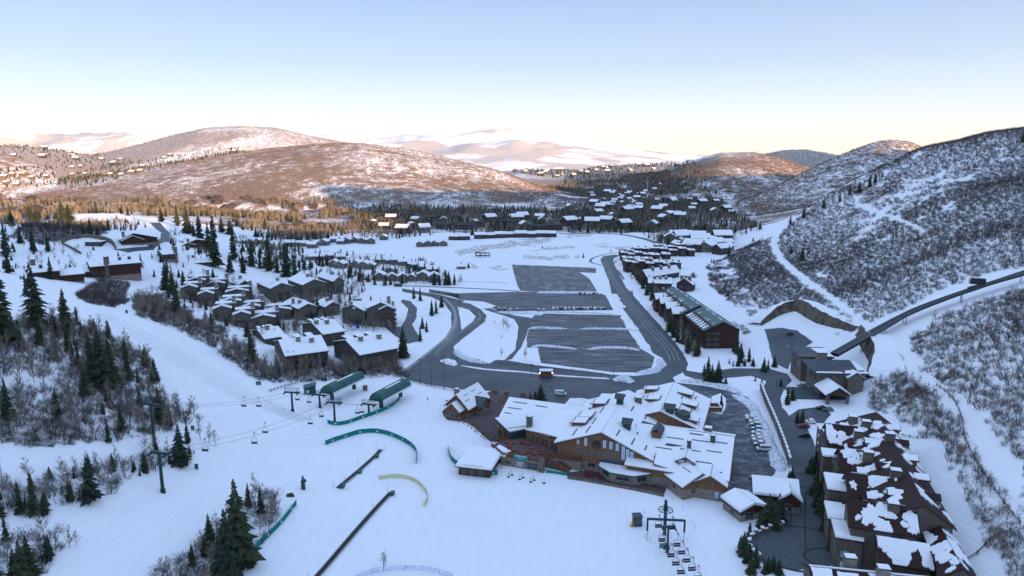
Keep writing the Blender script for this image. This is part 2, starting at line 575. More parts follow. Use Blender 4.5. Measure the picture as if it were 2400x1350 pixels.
def build_ground():
    A = np.concatenate([np.arange(-180, -44, 3.0), np.arange(-44, 44.001, 0.16), np.arange(45, 180.1, 2.0)])
    A = np.radians(A)
    Rr = np.concatenate([[0.0], np.linspace(12, 110, 12), np.exp(np.arange(math.log(114), math.log(1300), 0.0075)), np.exp(np.arange(math.log(1310), math.log(42000), 0.0165))])
    aa, rr = np.meshgrid(A, Rr, indexing='ij')
    x = np.sin(aa) * rr
    y = np.cos(aa) * rr
    z = H(x, y)
    nA, nR = x.shape
    hh = hill_h(x, y)
    v, px, py = veg_at(x, y, z)
    hv = 0.70 + 0.9 * fbm(x / 300, y / 300, 33, 4)
    big = sstep((hh - 4) / 10)
    dist = np.hypot(x, y)
    v = np.where(y > 1050, hv * big, v)
    v = np.where((y > 1050) & (big < 0.3), 0.66 + 0.6 * fbm(x / 90, y / 90, 37, 4), v)
    v = np.where((dist > 6500), np.clip(0.50 + 2.4 * fbm(x / 1500, y / 1500, 35, 5), 0, 0.85), v)
    rdg = ridge_h(x, y) > 20
    v = np.where(rdg & (y < 1200), 0.6, v)
    # open snow meadow beyond the car parks
    mead = inpoly(px, py, [(700, 600), (880, 560), (1150, 545), (1250, 575), (1330, 545), (1520, 560), (1570, 590), (1450, 610), (1400, 700), (1000, 700), (900, 640), (760, 625)]) & (y < 1500)
    v = np.where(mead, 0, v)
    gr = np.zeros(x.shape)
    for line, w in (([(1075, 592), (1150, 580), (1200, 572), (1290, 560)], 7), ([(1330, 552), (1380, 547)], 4), ([(1230, 606), (1330, 600)], 4), ([(1250, 588), (1290, 580), (1350, 578)], 3),
                    ([(1400, 576), (1440, 580), (1480, 584)], 3), ([(820, 600), (900, 596)], 2), ([(1100, 622), (1190, 632)], 2)):
        gr = np.where(near_line(px, py, line, w) & (y < 1500), 1.0, gr)
    co = np.stack([x, y, z], -1).reshape(-1, 3)
    idx = np.arange(nA * nR).reshape(nA, nR)
    q = np.stack([idx[:-1, :-1], idx[:-1, 1:], idx[1:, 1:], idx[1:, :-1]], -1).reshape(-1, 4)
    me = bpy.data.meshes.new('ground')
    me.vertices.add(len(co))
    me.vertices.foreach_set('co', co.ravel())
    me.loops.add(q.size)
    me.loops.foreach_set('vertex_index', q.ravel())
    me.polygons.add(len(q))
    me.polygons.foreach_set('loop_start', np.arange(len(q)) * 4)
    me.polygons.foreach_set('loop_total', np.full(len(q), 4))
    me.polygons.foreach_set('use_smooth', np.ones(len(q), bool))
    me.update()
    me.validate()
    for nm, arr in (('veg', v), ('grass', gr), ('far', np.clip(dist / 5000, 0, 1))):
        at = me.attributes.new(nm, 'FLOAT', 'POINT')
        at.data.foreach_set('value', np.clip(arr, 0, 1).ravel().astype(np.float32))
    me.materials.append(M['ground'])
    o = bpy.data.objects.new('ground', me)
    COL.objects.link(o)
    tag(o, 'snow covered valley floor, slopes and hills', kind='structure')
    return o


build_ground()
# ------------------------------------------------------------------ vegetation
def needle_mat(name, lo, hi):
    t = NT(name)
    v = t.coord(True)
    inf = t.n('ShaderNodeObjectInfo')
    nz = t.noise(v, 1.3, 3, 0.6)
    c = t.mix(t.ramp(nz, [(0.3, 0.0), (0.72, 1.0)]), lo, hi)
    c = t.mix(t.math('MULTIPLY', inf.outputs['Random'], 0.45), c, (hi[0] * 1.5, hi[1] * 1.15, hi[2] * 0.7))
    M[name] = t.set(c, 0.75, 0.15)


needle_mat('needles', (0.014, 0.024, 0.020), (0.045, 0.066, 0.036))
simple('conifer_bark', (0.10, 0.07, 0.05), var=0.3, obj=True, scale=4)
simple('aspen_bark', (0.34, 0.31, 0.27), var=0.35, obj=True, scale=5)


def twig_mat(name, lo, hi):
    t = NT(name)
    inf = t.n('ShaderNodeObjectInfo')
    c = t.mix(inf.outputs['Random'], lo, hi)
    M[name] = t.set(c, 0.85, 0.1)


twig_mat('twigs', (0.15, 0.125, 0.105), (0.30, 0.25, 0.19))
twig_mat('brush_twigs', (0.045, 0.038, 0.038), (0.13, 0.105, 0.095))


class MB:
    def __init__(s):
        s.v, s.f = [], []

    def spike(s, a, b, ra, rb=0.0, n=3):
        a = Vector(a)
        b = Vector(b)
        d = b - a
        if d.length < 1e-5:
            return
        d.normalize()
        u = d.orthogonal().normalized()
        w = d.cross(u)
        k = len(s.v)
        for i in range(n):
            an = 2 * math.pi * i / n
            s.v.append(a + (u * math.cos(an) + w * math.sin(an)) * ra)
        if rb <= 0:
            s.v.append(b)
            for i in range(n):
                s.f.append((k + i, k + (i + 1) % n, k + n))
        else:
            for i in range(n):
                an = 2 * math.pi * i / n
                s.v.append(b + (u * math.cos(an) + w * math.sin(an)) * rb)
            for i in range(n):
                s.f.append((k + i, k + (i + 1) % n, k + n + (i + 1) % n, k + n + i))

    def box(s, c, sz, rz=0.0, top=None):
        cx, cy, cz = c
        x, y, z = sz[0] / 2, sz[1] / 2, sz[2] / 2
        k = len(s.v)
        cr, sr = math.cos(rz), math.sin(rz)
        for dz in (-z, z):
            tx, ty = (x, y) if (dz < 0 or top is None) else (x * top, y * top)
            for dx, dy in ((-tx, -ty), (tx, -ty), (tx, ty), (-tx, ty)):
                s.v.append(Vector((cx + dx * cr - dy * sr, cy + dx * sr + dy * cr, cz + dz)))
        s.f += [(k, k + 3, k + 2, k + 1), (k + 4, k + 5, k + 6, k + 7), (k, k + 1, k + 5, k + 4), (k + 1, k + 2, k + 6, k + 5), (k + 2, k + 3, k + 7, k + 6), (k + 3, k, k + 4, k + 7)]

    def slab(s, pts, th):
        """a polygon given thickness downwards"""
        k = len(s.v)
        n = len(pts)
        for p in pts:
            s.v.append(Vector(p))
        for p in pts:
            s.v.append(Vector(p) - Vector((0, 0, th)))
        s.f.append(tuple(range(k, k + n)))
        s.f.append(tuple(range(k + 2 * n - 1, k + n - 1, -1)))
        for i in range(n):
            j = (i + 1) % n
            s.f.append((k + j, k + i, k + n + i, k + n + j))

    def wallpoly(s, a, b, za0, za1, zb0, zb1):
        k = len(s.v)
        s.v += [Vector((a[0], a[1], za0)), Vector((b[0], b[1], zb0)), Vector((b[0], b[1], zb1)), Vector((a[0], a[1], za1))]
        s.f.append((k, k + 1, k + 2, k + 3))

    def poly(s, pts):
        k = len(s.v)
        s.v += [Vector(p) for p in pts]
        s.f.append(tuple(range(k, k + len(pts))))

    def build(s, name, mat, parent=None, smooth=False):
        return mesh_obj(name, s.v, s.f, mat, parent, smooth)


def conifer_meshes(seed, fat=0.22, dens=1.0):
    r = random.Random(seed)
    tr = MB()
    tr.spike((0, 0, -0.06), (0, 0, 0.97), 0.014, 0, 6)
    c = MB()
    layers = int(30 * dens)
    for i in range(layers):
        f = i / (layers - 1)
        z = 0.06 + 0.90 * f ** 0.95
        rad_ = fat * (1 - f) ** 0.85 * (0.75 + 0.5 * r.random()) + 0.012
        if i == 0:
            rad_ *= 0.75
        nb = max(5, int(11 * (1 - 0.45 * f)))
        a0 = r.random() * 6.28
        for j in range(nb):
            if r.random() < 0.10:
                continue
            a = a0 + 6.283 * j / nb + r.uniform(-0.25, 0.25)
            L = rad_ * r.uniform(0.5, 1.25)
            zz = z + r.uniform(-0.012, 0.012)
            dx, dy = math.cos(a), math.sin(a)
            droop = -L * r.uniform(0.20, 0.45)
            mid = Vector((dx * L * 0.55, dy * L * 0.55, zz + droop * 0.3))
            tip = Vector((dx * L, dy * L, zz + droop))
            root = Vector((0, 0, zz + 0.015))
            wd = L * 0.27
            n1 = Vector((-dy, dx, 0)) * wd
            k = len(c.v)
            c.v += [root, mid + n1 + Vector((0, 0, -wd * 0.45)), tip, mid - n1 + Vector((0, 0, -wd * 0.45)), mid + Vector((0, 0, 0.014)), mid + Vector((0, 0, -0.022))]
            c.f += [(k, k + 1, k + 4), (k + 1, k + 2, k + 4), (k + 2, k + 3, k + 4), (k + 3, k, k + 4), (k, k + 5, k + 1), (k + 1, k + 5, k + 2), (k + 2, k + 5, k + 3), (k + 3, k + 5, k)]
    me = []
    for nm, mb, mt in (('trunk', tr, M['conifer_bark']), ('crown', c, M['needles'])):
        m = bpy.data.meshes.new(nm)
        m.from_pydata([tuple(v) for v in mb.v], [], mb.f)
        m.materials.append(mt)
        me.append(m)
    return me


def bare_meshes(seed, spread=0.25, thick=1.0, levels=3, name='aspen'):
    """a leafless tree one unit high: trunk and a crown of tapering twigs"""
    r = random.Random(seed)
    tr = MB()
    cr = MB()
    bend = Vector((r.uniform(-0.04, 0.04), r.uniform(-0.04, 0.04), 0))
    p0 = Vector((0, 0, -0.04))
    p1 = Vector((0, 0, 0.45)) + bend
    p2 = Vector((0, 0, 0.93)) + bend * 2.2
    tr.spike(p0, p1, 0.013 * thick, 0.009 * thick, 5)
    tr.spike(p1, p2, 0.009 * thick, 0, 5)
    for i in range(28):
        f = r.uniform(0.22, 0.97)
        base = p0.lerp(p1, f / 0.5) if f < 0.5 else p1.lerp(p2, (f - 0.5) / 0.5)
        a = r.uniform(0, 6.283)
        L = spread * (1.15 - f) * r.uniform(0.7, 1.2) + 0.05
        d = Vector((math.cos(a), math.sin(a), r.uniform(0.8, 1.7))).normalized()
        tip = base + d * L
        cr.spike(base, tip, 0.0065 * thick, 0.0, 3)
        for k in range(5):
            g = r.uniform(0.25, 0.95)
            b2 = base.lerp(tip, g)
            a2 = a + r.uniform(-1.3, 1.3)
            d2 = Vector((math.cos(a2), math.sin(a2), r.uniform(0.5, 2.0))).normalized()
            t2 = b2 + d2 * L * r.uniform(0.3, 0.6)
            cr.spike(b2, t2, 0.0048 * thick, 0.0, 3)
            for q in range(2):
                b3 = b2.lerp(t2, r.uniform(0.3, 0.9))
                a3 = a2 + r.uniform(-1.2, 1.2)
                d3 = Vector((math.cos(a3), math.sin(a3), r.uniform(0.4, 2.0))).normalized()
                cr.spike(b3, b3 + d3 * L * 0.25, 0.0038 * thick, 0.0, 3)
    me = []
    for nm, mb, mt in (('trunk', tr, M['aspen_bark']), ('crown', cr, M['twigs'])):
        m = bpy.data.meshes.new(nm)
        m.from_pydata([tuple(v) for v in mb.v], [], mb.f)
        m.materials.append(mt)
        me.append(m)
    return me


def bush_mesh(seed, n=26, sub=4, w=0.55, th=0.013):
    r = random.Random(seed)
    b = MB()
    for i in range(n):
        a = r.uniform(0, 6.283)
        q = r.random() ** 0.6
        base = Vector((math.cos(a) * q * w * 0.5, math.sin(a) * q * w * 0.5, -0.06))
        L = r.uniform(0.55, 1.0) * (1 - 0.35 * q)
        d = Vector((math.cos(a) * q * 0.55 + r.uniform(-.15, .15), math.sin(a) * q * 0.55 + r.uniform(-.15, .15), 1)).normalized()
        tip = base + d * (L + 0.06)
        b.spike(base, tip, th, 0, 3)
        for k in range(sub):
            g = r.uniform(0.3, 0.95)
            p = base.lerp(tip, g)
            a2 = r.uniform(0, 6.283)
            d2 = Vector((math.cos(a2) * 0.7, math.sin(a2) * 0.7, r.uniform(0.5, 1.2))).normalized()
            b.spike(p, p + d2 * L * r.uniform(0.18, 0.38), th * 0.75, 0, 3)
    m = bpy.data.meshes.new('brush_twigs')
    m.from_pydata([tuple(v) for v in b.v], [], b.f)
    m.materials.append(M['brush_twigs'])
    return m


CONIF = [conifer_meshes(i, f) for i, f in ((1, 0.17), (2, 0.205), (3, 0.145), (4, 0.23))]
BARE = [bare_meshes(i, s, t) for i, s, t in ((5, 0.24, 1.0), (6, 0.30, 1.0), (7, 0.20, 1.1))]
BUSH = [bush_mesh(i) for i in (21, 22, 23)]
BUSHFAR = [bush_mesh(i, 15, 3, 0.8, 0.03) for i in (31, 32)]
twig_mat('far_twigs', (0.13, 0.10, 0.09), (0.27, 0.20, 0.165))  # paler copy of the near brush colour, low sunlight put into it
for m_ in BUSHFAR:
    m_.materials[0] = M['far_twigs']


def gn_tree(srccol, name):
    g = bpy.data.node_groups.new(name, 'GeometryNodeTree')
    g.interface.new_socket('Geometry', in_out='INPUT', socket_type='NodeSocketGeometry')
    g.interface.new_socket('Geometry', in_out='OUTPUT', socket_type='NodeSocketGeometry')
    N = g.nodes
    gi = N.new('NodeGroupInput')
    go = N.new('NodeGroupOutput')
    ip = N.new('GeometryNodeInstanceOnPoints')
    ci = N.new('GeometryNodeCollectionInfo')
    ci.inputs['Collection'].default_value = srccol
    ci.inputs['Separate Children'].default_value = True
    ci.inputs['Reset Children'].default_value = True
    ip.inputs['Pick Instance'].default_value = True

    def at(nm, ty):
        a = N.new('GeometryNodeInputNamedAttribute')
        a.data_type = ty
        a.inputs['Name'].default_value = nm
        return a.outputs[0]
    g.links.new(gi.outputs[0], ip.inputs['Points'])
    g.links.new(ci.outputs[0], ip.inputs['Instance'])
    g.links.new(at('idx', 'INT'), ip.inputs['Instance Index'])
    g.links.new(at('rot', 'FLOAT_VECTOR'), ip.inputs['Rotation'])
    g.links.new(at('scl', 'FLOAT_VECTOR'), ip.inputs['Scale'])
    g.links.new(ip.outputs[0], go.inputs[0])
    return g


def src_collection(name, meshes):
    c = bpy.data.collections.new(name)
    for i, ms in enumerate(meshes):
        if not isinstance(ms, (list, tuple)):
            ms = [ms]
        if len(ms) == 1:
            m = ms[0]
        else:                       # join trunk and crown for the instanced mass
            bm = bmesh.new()
            mats = []
            for k, q in enumerate(ms):
                n0 = len(bm.faces)
                bm.from_mesh(q)
                bm.faces.ensure_lookup_table()
                for f in bm.faces[n0:]:
                    f.material_index = k
                mats.append(q.materials[0])
            m = bpy.data.meshes.new(name)
            bm.to_mesh(m)
            bm.free()
            for q in mats:
                m.materials.append(q)
        o = bpy.data.objects.new('%s_%02d' % (name, i), m)
        c.objects.link(o)
    return c, len(meshes)


SRC = {'conifer': src_collection('src_conifer', CONIF), 'bare': src_collection('src_bare', BARE),
       'bush': src_collection('src_bush', BUSH), 'bushfar': src_collection('src_bushfar', BUSHFAR)}


def mass(name, xyz, hgt, wid, src, label, tilt=0.08):
    """many alike plants nobody could count, as one object"""
    xyz = np.asarray(xyz, float).reshape(-1, 3)
    n = len(xyz)
    if n == 0:
        return
    me = bpy.data.meshes.new(name)
    me.vertices.add(n)
    me.vertices.foreach_set('co', xyz.ravel())
    col, k = SRC[src]
    a = me.attributes.new('idx', 'INT', 'POINT')
    a.data.foreach_set('value', rng.integers(0, k, n).astype(np.int32))
    a = me.attributes.new('rot', 'FLOAT_VECTOR', 'POINT')
    a.data.foreach_set('vector', np.stack([rng.normal(0, tilt, n), rng.normal(0, tilt, n), rng.uniform(0, 6.28, n)], 1).astype(np.float32).ravel())
    a = me.attributes.new('scl', 'FLOAT_VECTOR', 'POINT')
    a.data.foreach_set('vector', np.stack([wid, wid, hgt], 1).astype(np.float32).ravel())
    o = bpy.data.objects.new(name, me)
    COL.objects.link(o)
    md = o.modifiers.new('scatter', 'NODES')
    md.node_group = gn_tree(col, name)
    tag(o, label, kind='stuff')
    return o


# everything planted is collected here first; what shows largest becomes a thing of its own, the rest a mass
PLANTED = {'conifer': [], 'bare': []}


def plant(kind, x, y, h, label, group, fat=1.0, z=None):
    PLANTED[kind].append((x, y, z, h, label, group, fat))


def plant_px(kind, px, py, toppx, label, group, fat=1.0):
    g = G(px, py)
    dep = g.y * CP - (g.z - CAM_Z) * SP
    h = (py - toppx) * dep / FOC / 0.97
    plant(kind, g.x, g.y, h, label, group, fat)
    return g, h


def sample_px(poly, spacing, ymax=1300, jit=0.9, ymin=60):
    """ground points about `spacing` metres apart inside a photo outline"""
    pts = [G(a, b) for a, b in poly]
    xs = [p.x for p in pts]
    ys = [p.y for p in pts]
    x0, x1, y0, y1 = min(xs) - 30, max(xs) + 30, max(ymin, min(ys) - 60), min(ymax, max(ys) + 60)
    gx, gy = np.meshgrid(np.arange(x0, x1, spacing), np.arange(y0, y1, spacing), indexing='ij')
    x = gx.ravel() + rng.uniform(-jit, jit, gx.size) * spacing * 0.5
    y = gy.ravel() + rng.uniform(-jit, jit, gx.size) * spacing * 0.5
    z = H(x, y)
    px, py = proj(x, y, z)
    wx, wy = wobble(x, y, px, py) if ymax < 1600 else (px, py)
    k = inpoly(wx, wy, poly)
    return x[k], y[k], z[k], px[k], py[k]


def in_frame(px, py, m=160):
    return (px > -m) & (px < 2400 + m) & (py < 1350 + 2 * m)


KEEP_OFF = []      # photo outlines no random plant may stand in (roads, buildings)


def clear_mask(px, py):
    k = np.ones(np.shape(px), bool)
    for p in KEEP_OFF:
        k &= ~inpoly(px, py, p)
    for line, w in TRACKS:
        k &= ~near_line(px, py, line, w)
    return k
# ------------------------------------------------------------------ roads, car parks, banks of ploughed snow
def asphalt_mat(name, lo, hi, frost=0.25, stretch=(1, 1, 1), scale=0.25):
    t = NT(name)
    pos = t.coord()
    a = t.noise(pos, scale, 5, 0.7, stretch)
    b = t.noise(pos, 0.9, 4, 0.6)
    c = t.mix(t.ramp(a, [(0.3, 0.0), (0.65, 1.0)]), lo, hi)
    f = t.math('MULTIPLY', t.math('SUBTRACT', t.math('ADD', t.math('MULTIPLY', a, 0.6), t.math('MULTIPLY', b, 0.4)), 0.62 - frost * 0.3), 7.0, True)
    c = t.mix(t.math('MULTIPLY', f, 0.55), c, (0.42, 0.44, 0.48))
    t.bump(b, 0.05, 0.4)
    M[name] = t.set(c, 0.55, 0.35)


asphalt_mat('asphalt', (0.036, 0.046, 0.054), (0.075, 0.090, 0.102), 0.14, (1, 1, 1), 0.06)
asphalt_mat('gravel', (0.014, 0.017, 0.021), (0.060, 0.066, 0.074), 0.46, (0.16, 1.5, 1), 0.30)
asphalt_mat('gravel_light', (0.035, 0.037, 0.042), (0.12, 0.12, 0.13), 0.40, (0.9, 0.5, 1), 0.12)
asphalt_mat('mud_ice', (0.018, 0.022, 0.027), (0.08, 0.09, 0.105), 0.42, (0.7, 1.0, 1), 0.22)
simple('pavers', (0.105, 0.078, 0.078), rough=0.8, var=0.22, scale=0.7)
simple('paver_drive', (0.085, 0.095, 0.105), rough=0.8, var=0.15, scale=0.6)
simple('paver_dark', (0.04, 0.045, 0.052), rough=0.8, var=0.2, scale=0.9)
simple('concrete', (0.32, 0.32, 0.32), rough=0.8, var=0.15, scale=0.8)


def snow_mat(name, col, dirt=0.0):
    t = NT(name)
    pos = t.coord()
    nz = t.noise(pos, 0.5, 5, 0.6)
    c = t.mix(t.math('MULTIPLY', nz, 0.3), col, tuple(x * 0.88 for x in col))
    if dirt:
        d = t.math('MULTIPLY', t.math('SUBTRACT', t.noise(pos, 0.9, 5, 0.7), 0.62 - dirt), 9.0, True)
        c = t.mix(t.math('MULTIPLY', d, 0.9), c, (0.16, 0.15, 0.15))
    t.bump(nz, 0.25, 0.5)
    M[name] = t.set(c, 0.7, 0.2)


snow_mat('snow', SNOWC)
snow_mat('track_snow', (0.80, 0.815, 0.84))
snow_mat('bank_snow', (0.72, 0.75, 0.80), 0.10)


def drape_poly(name, poly, mat, lift, maxe=9.0, jitter=0.25, world=False):
    pts = [Vector(p) for p in poly] if world else [G(a, b) for a, b in poly]
    out = []
    for a, b in zip(pts, pts[1:] + pts[:1]):
        n = max(1, int((b - a).length / 5))
        for i in range(n):
            p = a.lerp(b, i / n)
            out.append((p.x + random.uniform(-jitter, jitter), p.y + random.uniform(-jitter, jitter), 0))
    bm = bmesh.new()
    vs = [bm.verts.new(p) for p in out]
    f = bm.faces.new(vs)
    if f.normal.z < 0:
        f.normal_flip()
    f.normal_update()
    bmesh.ops.triangulate(bm, faces=[f], ngon_method='BEAUTY')
    for _ in range(5):
        ed = [e for e in bm.edges if e.calc_length() > maxe]
        if not ed:
            break
        bmesh.ops.subdivide_edges(bm, edges=ed, cuts=1)
        bmesh.ops.triangulate(bm, faces=bm.faces[:])
    bm.verts.ensure_lookup_table()
    co = np.array([v.co[:] for v in bm.verts])
    z = H(co[:, 0], co[:, 1])
    for v, h in zip(bm.verts, z):
        v.co.z = h + lift
    bmesh.ops.recalc_face_normals(bm, faces=bm.faces[:])
    if sum(f.normal.z for f in bm.faces) < 0:
        bmesh.ops.reverse_faces(bm, faces=bm.faces[:])
    me = bpy.data.meshes.new(name)
    bm.to_mesh(me)
    bm.free()
    me.materials.append(mat)
    o = bpy.data.objects.new(name, me)
    COL.objects.link(o)
    return o


def smooth_line(pts, step=3.0):
    """Catmull-Rom through the points, resampled"""
    P_ = [Vector(p) for p in pts]
    out = []
    n = len(P_)
    for i in range(n - 1):
        a, b, c, d = P_[max(i - 1, 0)], P_[i], P_[i + 1], P_[min(i + 2, n - 1)]
        k = max(2, int((c - b).length / step))
        for j in range(k):
            t = j / k
            out.append(0.5 * ((2 * b) + (c - a) * t + (2 * a - 5 * b + 4 * c - d) * t * t + (3 * b - a - 3 * c + d) * t ** 3))
    out.append(P_[-1])
    return out


def ribbon(name, line, width, mat, lift, step=4.0, world=False):
    pts = [Vector(p) for p in line] if world else [G(a, b) for a, b in line]
    pts = [Vector((p.x, p.y, 0)) for p in pts]
    c = smooth_line(pts, step)
    v, f = [], []
    for i, p in enumerate(c):
        d = (c[min(i + 1, len(c) - 1)] - c[max(i - 1, 0)]).normalized()
        n = Vector((-d.y, d.x, 0))
        w = width(i / (len(c) - 1)) if callable(width) else width
        for s in (-0.5, 0.0, 0.5):
            q = p + n * w * s
            v.append([q.x, q.y, lift])
    for i in range(len(c) - 1):
        k = i * 3
        f += [(k, k + 3, k + 4, k + 1), (k + 1, k + 4, k + 5, k + 2)]
    f = [tuple(reversed(q)) for q in f]
    va = np.array(v)
    va[:, 2] += H(va[:, 0], va[:, 1])
    return mesh_obj(name, va.tolist(), f, mat)


def bank(line, width, height, label, world=False, dirty=True, step=1.6):
    """a lumpy ridge of ploughed snow"""
    pts = [Vector(p) for p in line] if world else [G(a, b) for a, b in line]
    c = smooth_line([Vector((p.x, p.y, 0)) for p in pts], step)
    v, f = [], []
    m = 7
    for i, p in enumerate(c):
        d = (c[min(i + 1, len(c) - 1)] - c[max(i - 1, 0)]).normalized()
        n = Vector((-d.y, d.x, 0))
        e = min(1.0, 0.15 + min(i, len(c) - 1 - i) * 0.3)
        w = width * (0.8 + 0.6 * float(vnoise(np.array([p.x / 6]), np.array([p.y / 6]), 3)[0])) * (0.4 + 0.6 * e)
        for j in range(m):
            s = j / (m - 1) * 2 - 1
            q = p + n * (w * 0.5 * s + random.uniform(-.12, .12) * w * 0.4)
            hh = (1 - s * s) * height * e * random.uniform(0.65, 1.35)
            v.append([q.x, q.y, 0.02 + hh - (0.15 if abs(s) > .99 else 0)])
    for i in range(len(c) - 1):
        for j in range(m - 1):
            k = i * m + j
            f.append((k + 1, k + m + 1, k + m, k))
    va = np.array(v)
    va[:, 2] += H(va[:, 0], va[:, 1])
    v = va.tolist()
    o = mesh_obj('snow_bank', v, f, M['bank_snow' if dirty else 'snow'], None, False)
    return tag(o, label, 'snow bank', 'banks of ploughed snow')


def roads():
    S = lambda o: tag(o, kind='structure')
    S(drape_poly('road', [(1407, 607), (1415, 600), (1440, 597), (1452, 599), (1438, 606), (1437, 614), (1443, 627), (1467, 673), (1497, 707), (1533, 747), (1570, 787), (1600, 827), (1613, 853), (1608, 868),
                          (1577, 885), (1585, 897), (1650, 904), (1700, 915), (1720, 930), (1690, 960), (1600, 950), (1450, 960), (1250, 960), (1190, 938), (1160, 917), (1067, 912), (1043, 908), (1010, 903),
                          (957, 890), (938, 878), (960, 858), (1010, 823), (1043, 793), (1058, 767), (1057, 733), (1040, 710), (1010, 696), (943, 684), (943, 676), (1033, 692), (1087, 705), (1127, 725), (1140, 740), (1137, 753), (1107, 777),
                          (1080, 797), (1063, 813), (1067, 827), (1100, 843), (1147, 852), (1163, 843), (1190, 845), (1263, 857), (1433, 878), (1490, 881), (1527, 877), (1556, 862), (1553, 840), (1530, 828),
                          (1507, 790), (1487, 760), (1460, 723), (1433, 687), (1427, 657), (1411, 618)], M['asphalt'], 0.06))
    S(drape_poly('car_park', [(1199, 620), (1397, 628), (1396, 640), (1357, 638), (1380, 652), (1400, 683), (1257, 683), (1220, 682), (1213, 670)], M['gravel_light'], 0.05))
    S(drape_poly('car_park', [(1043, 688), (1217, 684), (1260, 683), (1410, 688), (1420, 693), (1437, 727), (1167, 730), (1153, 721), (1163, 717), (1133, 707), (1080, 703)], M['gravel'], 0.054))
    S(drape_poly('car_park', [(1277, 735), (1455, 739), (1470, 773), (1327, 771), (1238, 770), (1243, 750), (1255, 737)], M['gravel'], 0.05))
    S(drape_poly('car_park', [(1240, 771), (1472, 773), (1502, 817), (1236, 815), (1234, 790)], M['gravel'], 0.05))
    S(drape_poly('car_park', [(1262, 815), (1503, 818), (1535, 837), (1528, 862), (1490, 873), (1433, 872), (1263, 850)], M['gravel'], 0.05))
    S(drape_poly('access_road', [(1150, 722), (1165, 729), (1210, 740), (1245, 745), (1240, 765), (1233, 790), (1222, 812), (1200, 842), (1180, 846), (1207, 820), (1213, 790), (1215, 765), (1205, 748), (1160, 733), (1130, 724)], M['asphalt'], 0.064))
    S(ribbon('road', [(943, 670), (1060, 674), (1160, 679), (1217, 683)], 3.2, M['asphalt'], 0.07))
    S(ribbon('road', [(1310, 548), (1380, 547), (1450, 549), (1510, 560), (1560, 578), (1600, 600)], 9, M['asphalt'], 0.12))
    S(ribbon('road', [(1345, 546), (1335, 535), (1350, 520), (1400, 508), (1440, 505)], 9, M['asphalt'], 0.15))
    S(ribbon('road', [(1404, 546), (1412, 530), (1450, 515)], 7, M['asphalt'], 0.15))
    S(ribbon('road', [(0, 455), (60, 470), (110, 480)], 10, M['asphalt'], 0.5))
    S(ribbon('footpath', [(1412, 622), (1386, 615), (1390, 605), (1430, 594), (1480, 592)], 2.6, M['asphalt'], 0.07))
    S(ribbon('footpath', [(1445, 612), (1436, 622), (1452, 640), (1462, 655)], 2.2, M['asphalt'], 0.07))
    S(ribbon('footpath', [(1480, 682), (1483, 697), (1497, 708)], 2.2, M['asphalt'], 0.07))
    S(ribbon('footpath', [(1042, 700), (1062, 722), (1067, 750), (1052, 785), (1010, 822), (950, 868)], 2.0, M['concrete'], 0.10))
    S(ribbon('footpath', [(945, 655), (1100, 660), (1190, 663)], 1.2, M['gravel_light'], 0.07))
    S(ribbon('footpath', [(775, 845), (777, 862), (793, 876), (815, 886)], 2.6, M['asphalt'], 0.07))
    S(ribbon('footpath', [(880, 842), (915, 852), (937, 868)], 3.5, M['asphalt'], 0.07))
    S(drape_poly('road', [(1595, 866), (1640, 874), (1720, 863), (1800, 864), (1845, 876), (1857, 892), (1842, 905), (1829, 935), (1834, 955), (1850, 975), (1872, 960), (1932, 952), (1948, 972), (1930, 992), (1890, 990), (1897, 1015), (1917, 1060),
                          (1935, 1110), (1858, 1110), (1845, 1060), (1825, 1010), (1800, 955), (1784, 915), (1796, 893), (1760, 881), (1700, 886), (1640, 892), (1604, 880)], M['asphalt'], 0.075))
    S(drape_poly('car_park', [(1650, 905), (1700, 914), (1750, 930), (1778, 958), (1805, 1010), (1828, 1065), (1815, 1110), (1775, 1150), (1735, 1155), (1690, 1165), (1700, 1060), (1640, 1000), (1660, 950)], M['mud_ice'], 0.085))
    S(drape_poly('driveway', [(1858, 1108), (1937, 1108), (1960, 1160), (1970, 1250), (1985, 1300), (1940, 1330), (1870, 1335), (1800, 1330), (1762, 1300), (1752, 1275), (1770, 1252), (1825, 1238), (1842, 1215), (1846, 1160)], M['paver_drive'], 0.09))
    # darker paving bands of the turning circle
    c = G(1895, 1285)
    ring = []
    for r0, nm in ((15.0, 0), (6.0, 1)):
        pts = [(c.x + math.cos(a) * r0 - (2 if nm == 0 else -3), c.y + math.sin(a) * r0 * 0.8 - (0 if nm == 0 else 5), 0) for a in np.linspace(0.3, 5.9 if nm == 0 else 6.5, 26)]
        S(ribbon('paving_band', pts, 0.9, M['paver_dark'], 0.105, world=True))
    S(ribbon('paving_band', [(1870, 1110), (1930, 1112)], 0.7, M['paver_dark'], 0.103))
    S(ribbon('paving_band', [(1866, 1142), (1930, 1146)], 0.7, M['paver_dark'], 0.103))
    S(ribbon('paving_band', [(1862, 1115), (1858, 1170), (1852, 1235)], 0.5, M['paver_dark'], 0.107))
    S(ribbon('paving_band', [(1889, 1150), (1887, 1220), (1888, 1290)], 0.5, M['paver_dark'], 0.108))
    S(drape_poly('car_park', [(1792, 772), (1830, 768), (1868, 775), (1905, 802), (1862, 826), (1846, 866), (1812, 850), (1800, 800)], M['asphalt'], 0.09))
    S(drape_poly('driveway', [(943, 702), (962, 706), (977, 722), (976, 745), (966, 762), (988, 798), (955, 806), (930, 790), (900, 766), (940, 766), (952, 745), (957, 724), (940, 708)], M['asphalt'], 0.085))
    S(drape_poly('driveway', [(350, 522), (375, 522), (398, 545), (396, 568), (360, 586), (300, 592), (268, 585), (300, 582), (345, 578), (372, 562), (378, 545)], M['asphalt'], 0.15))
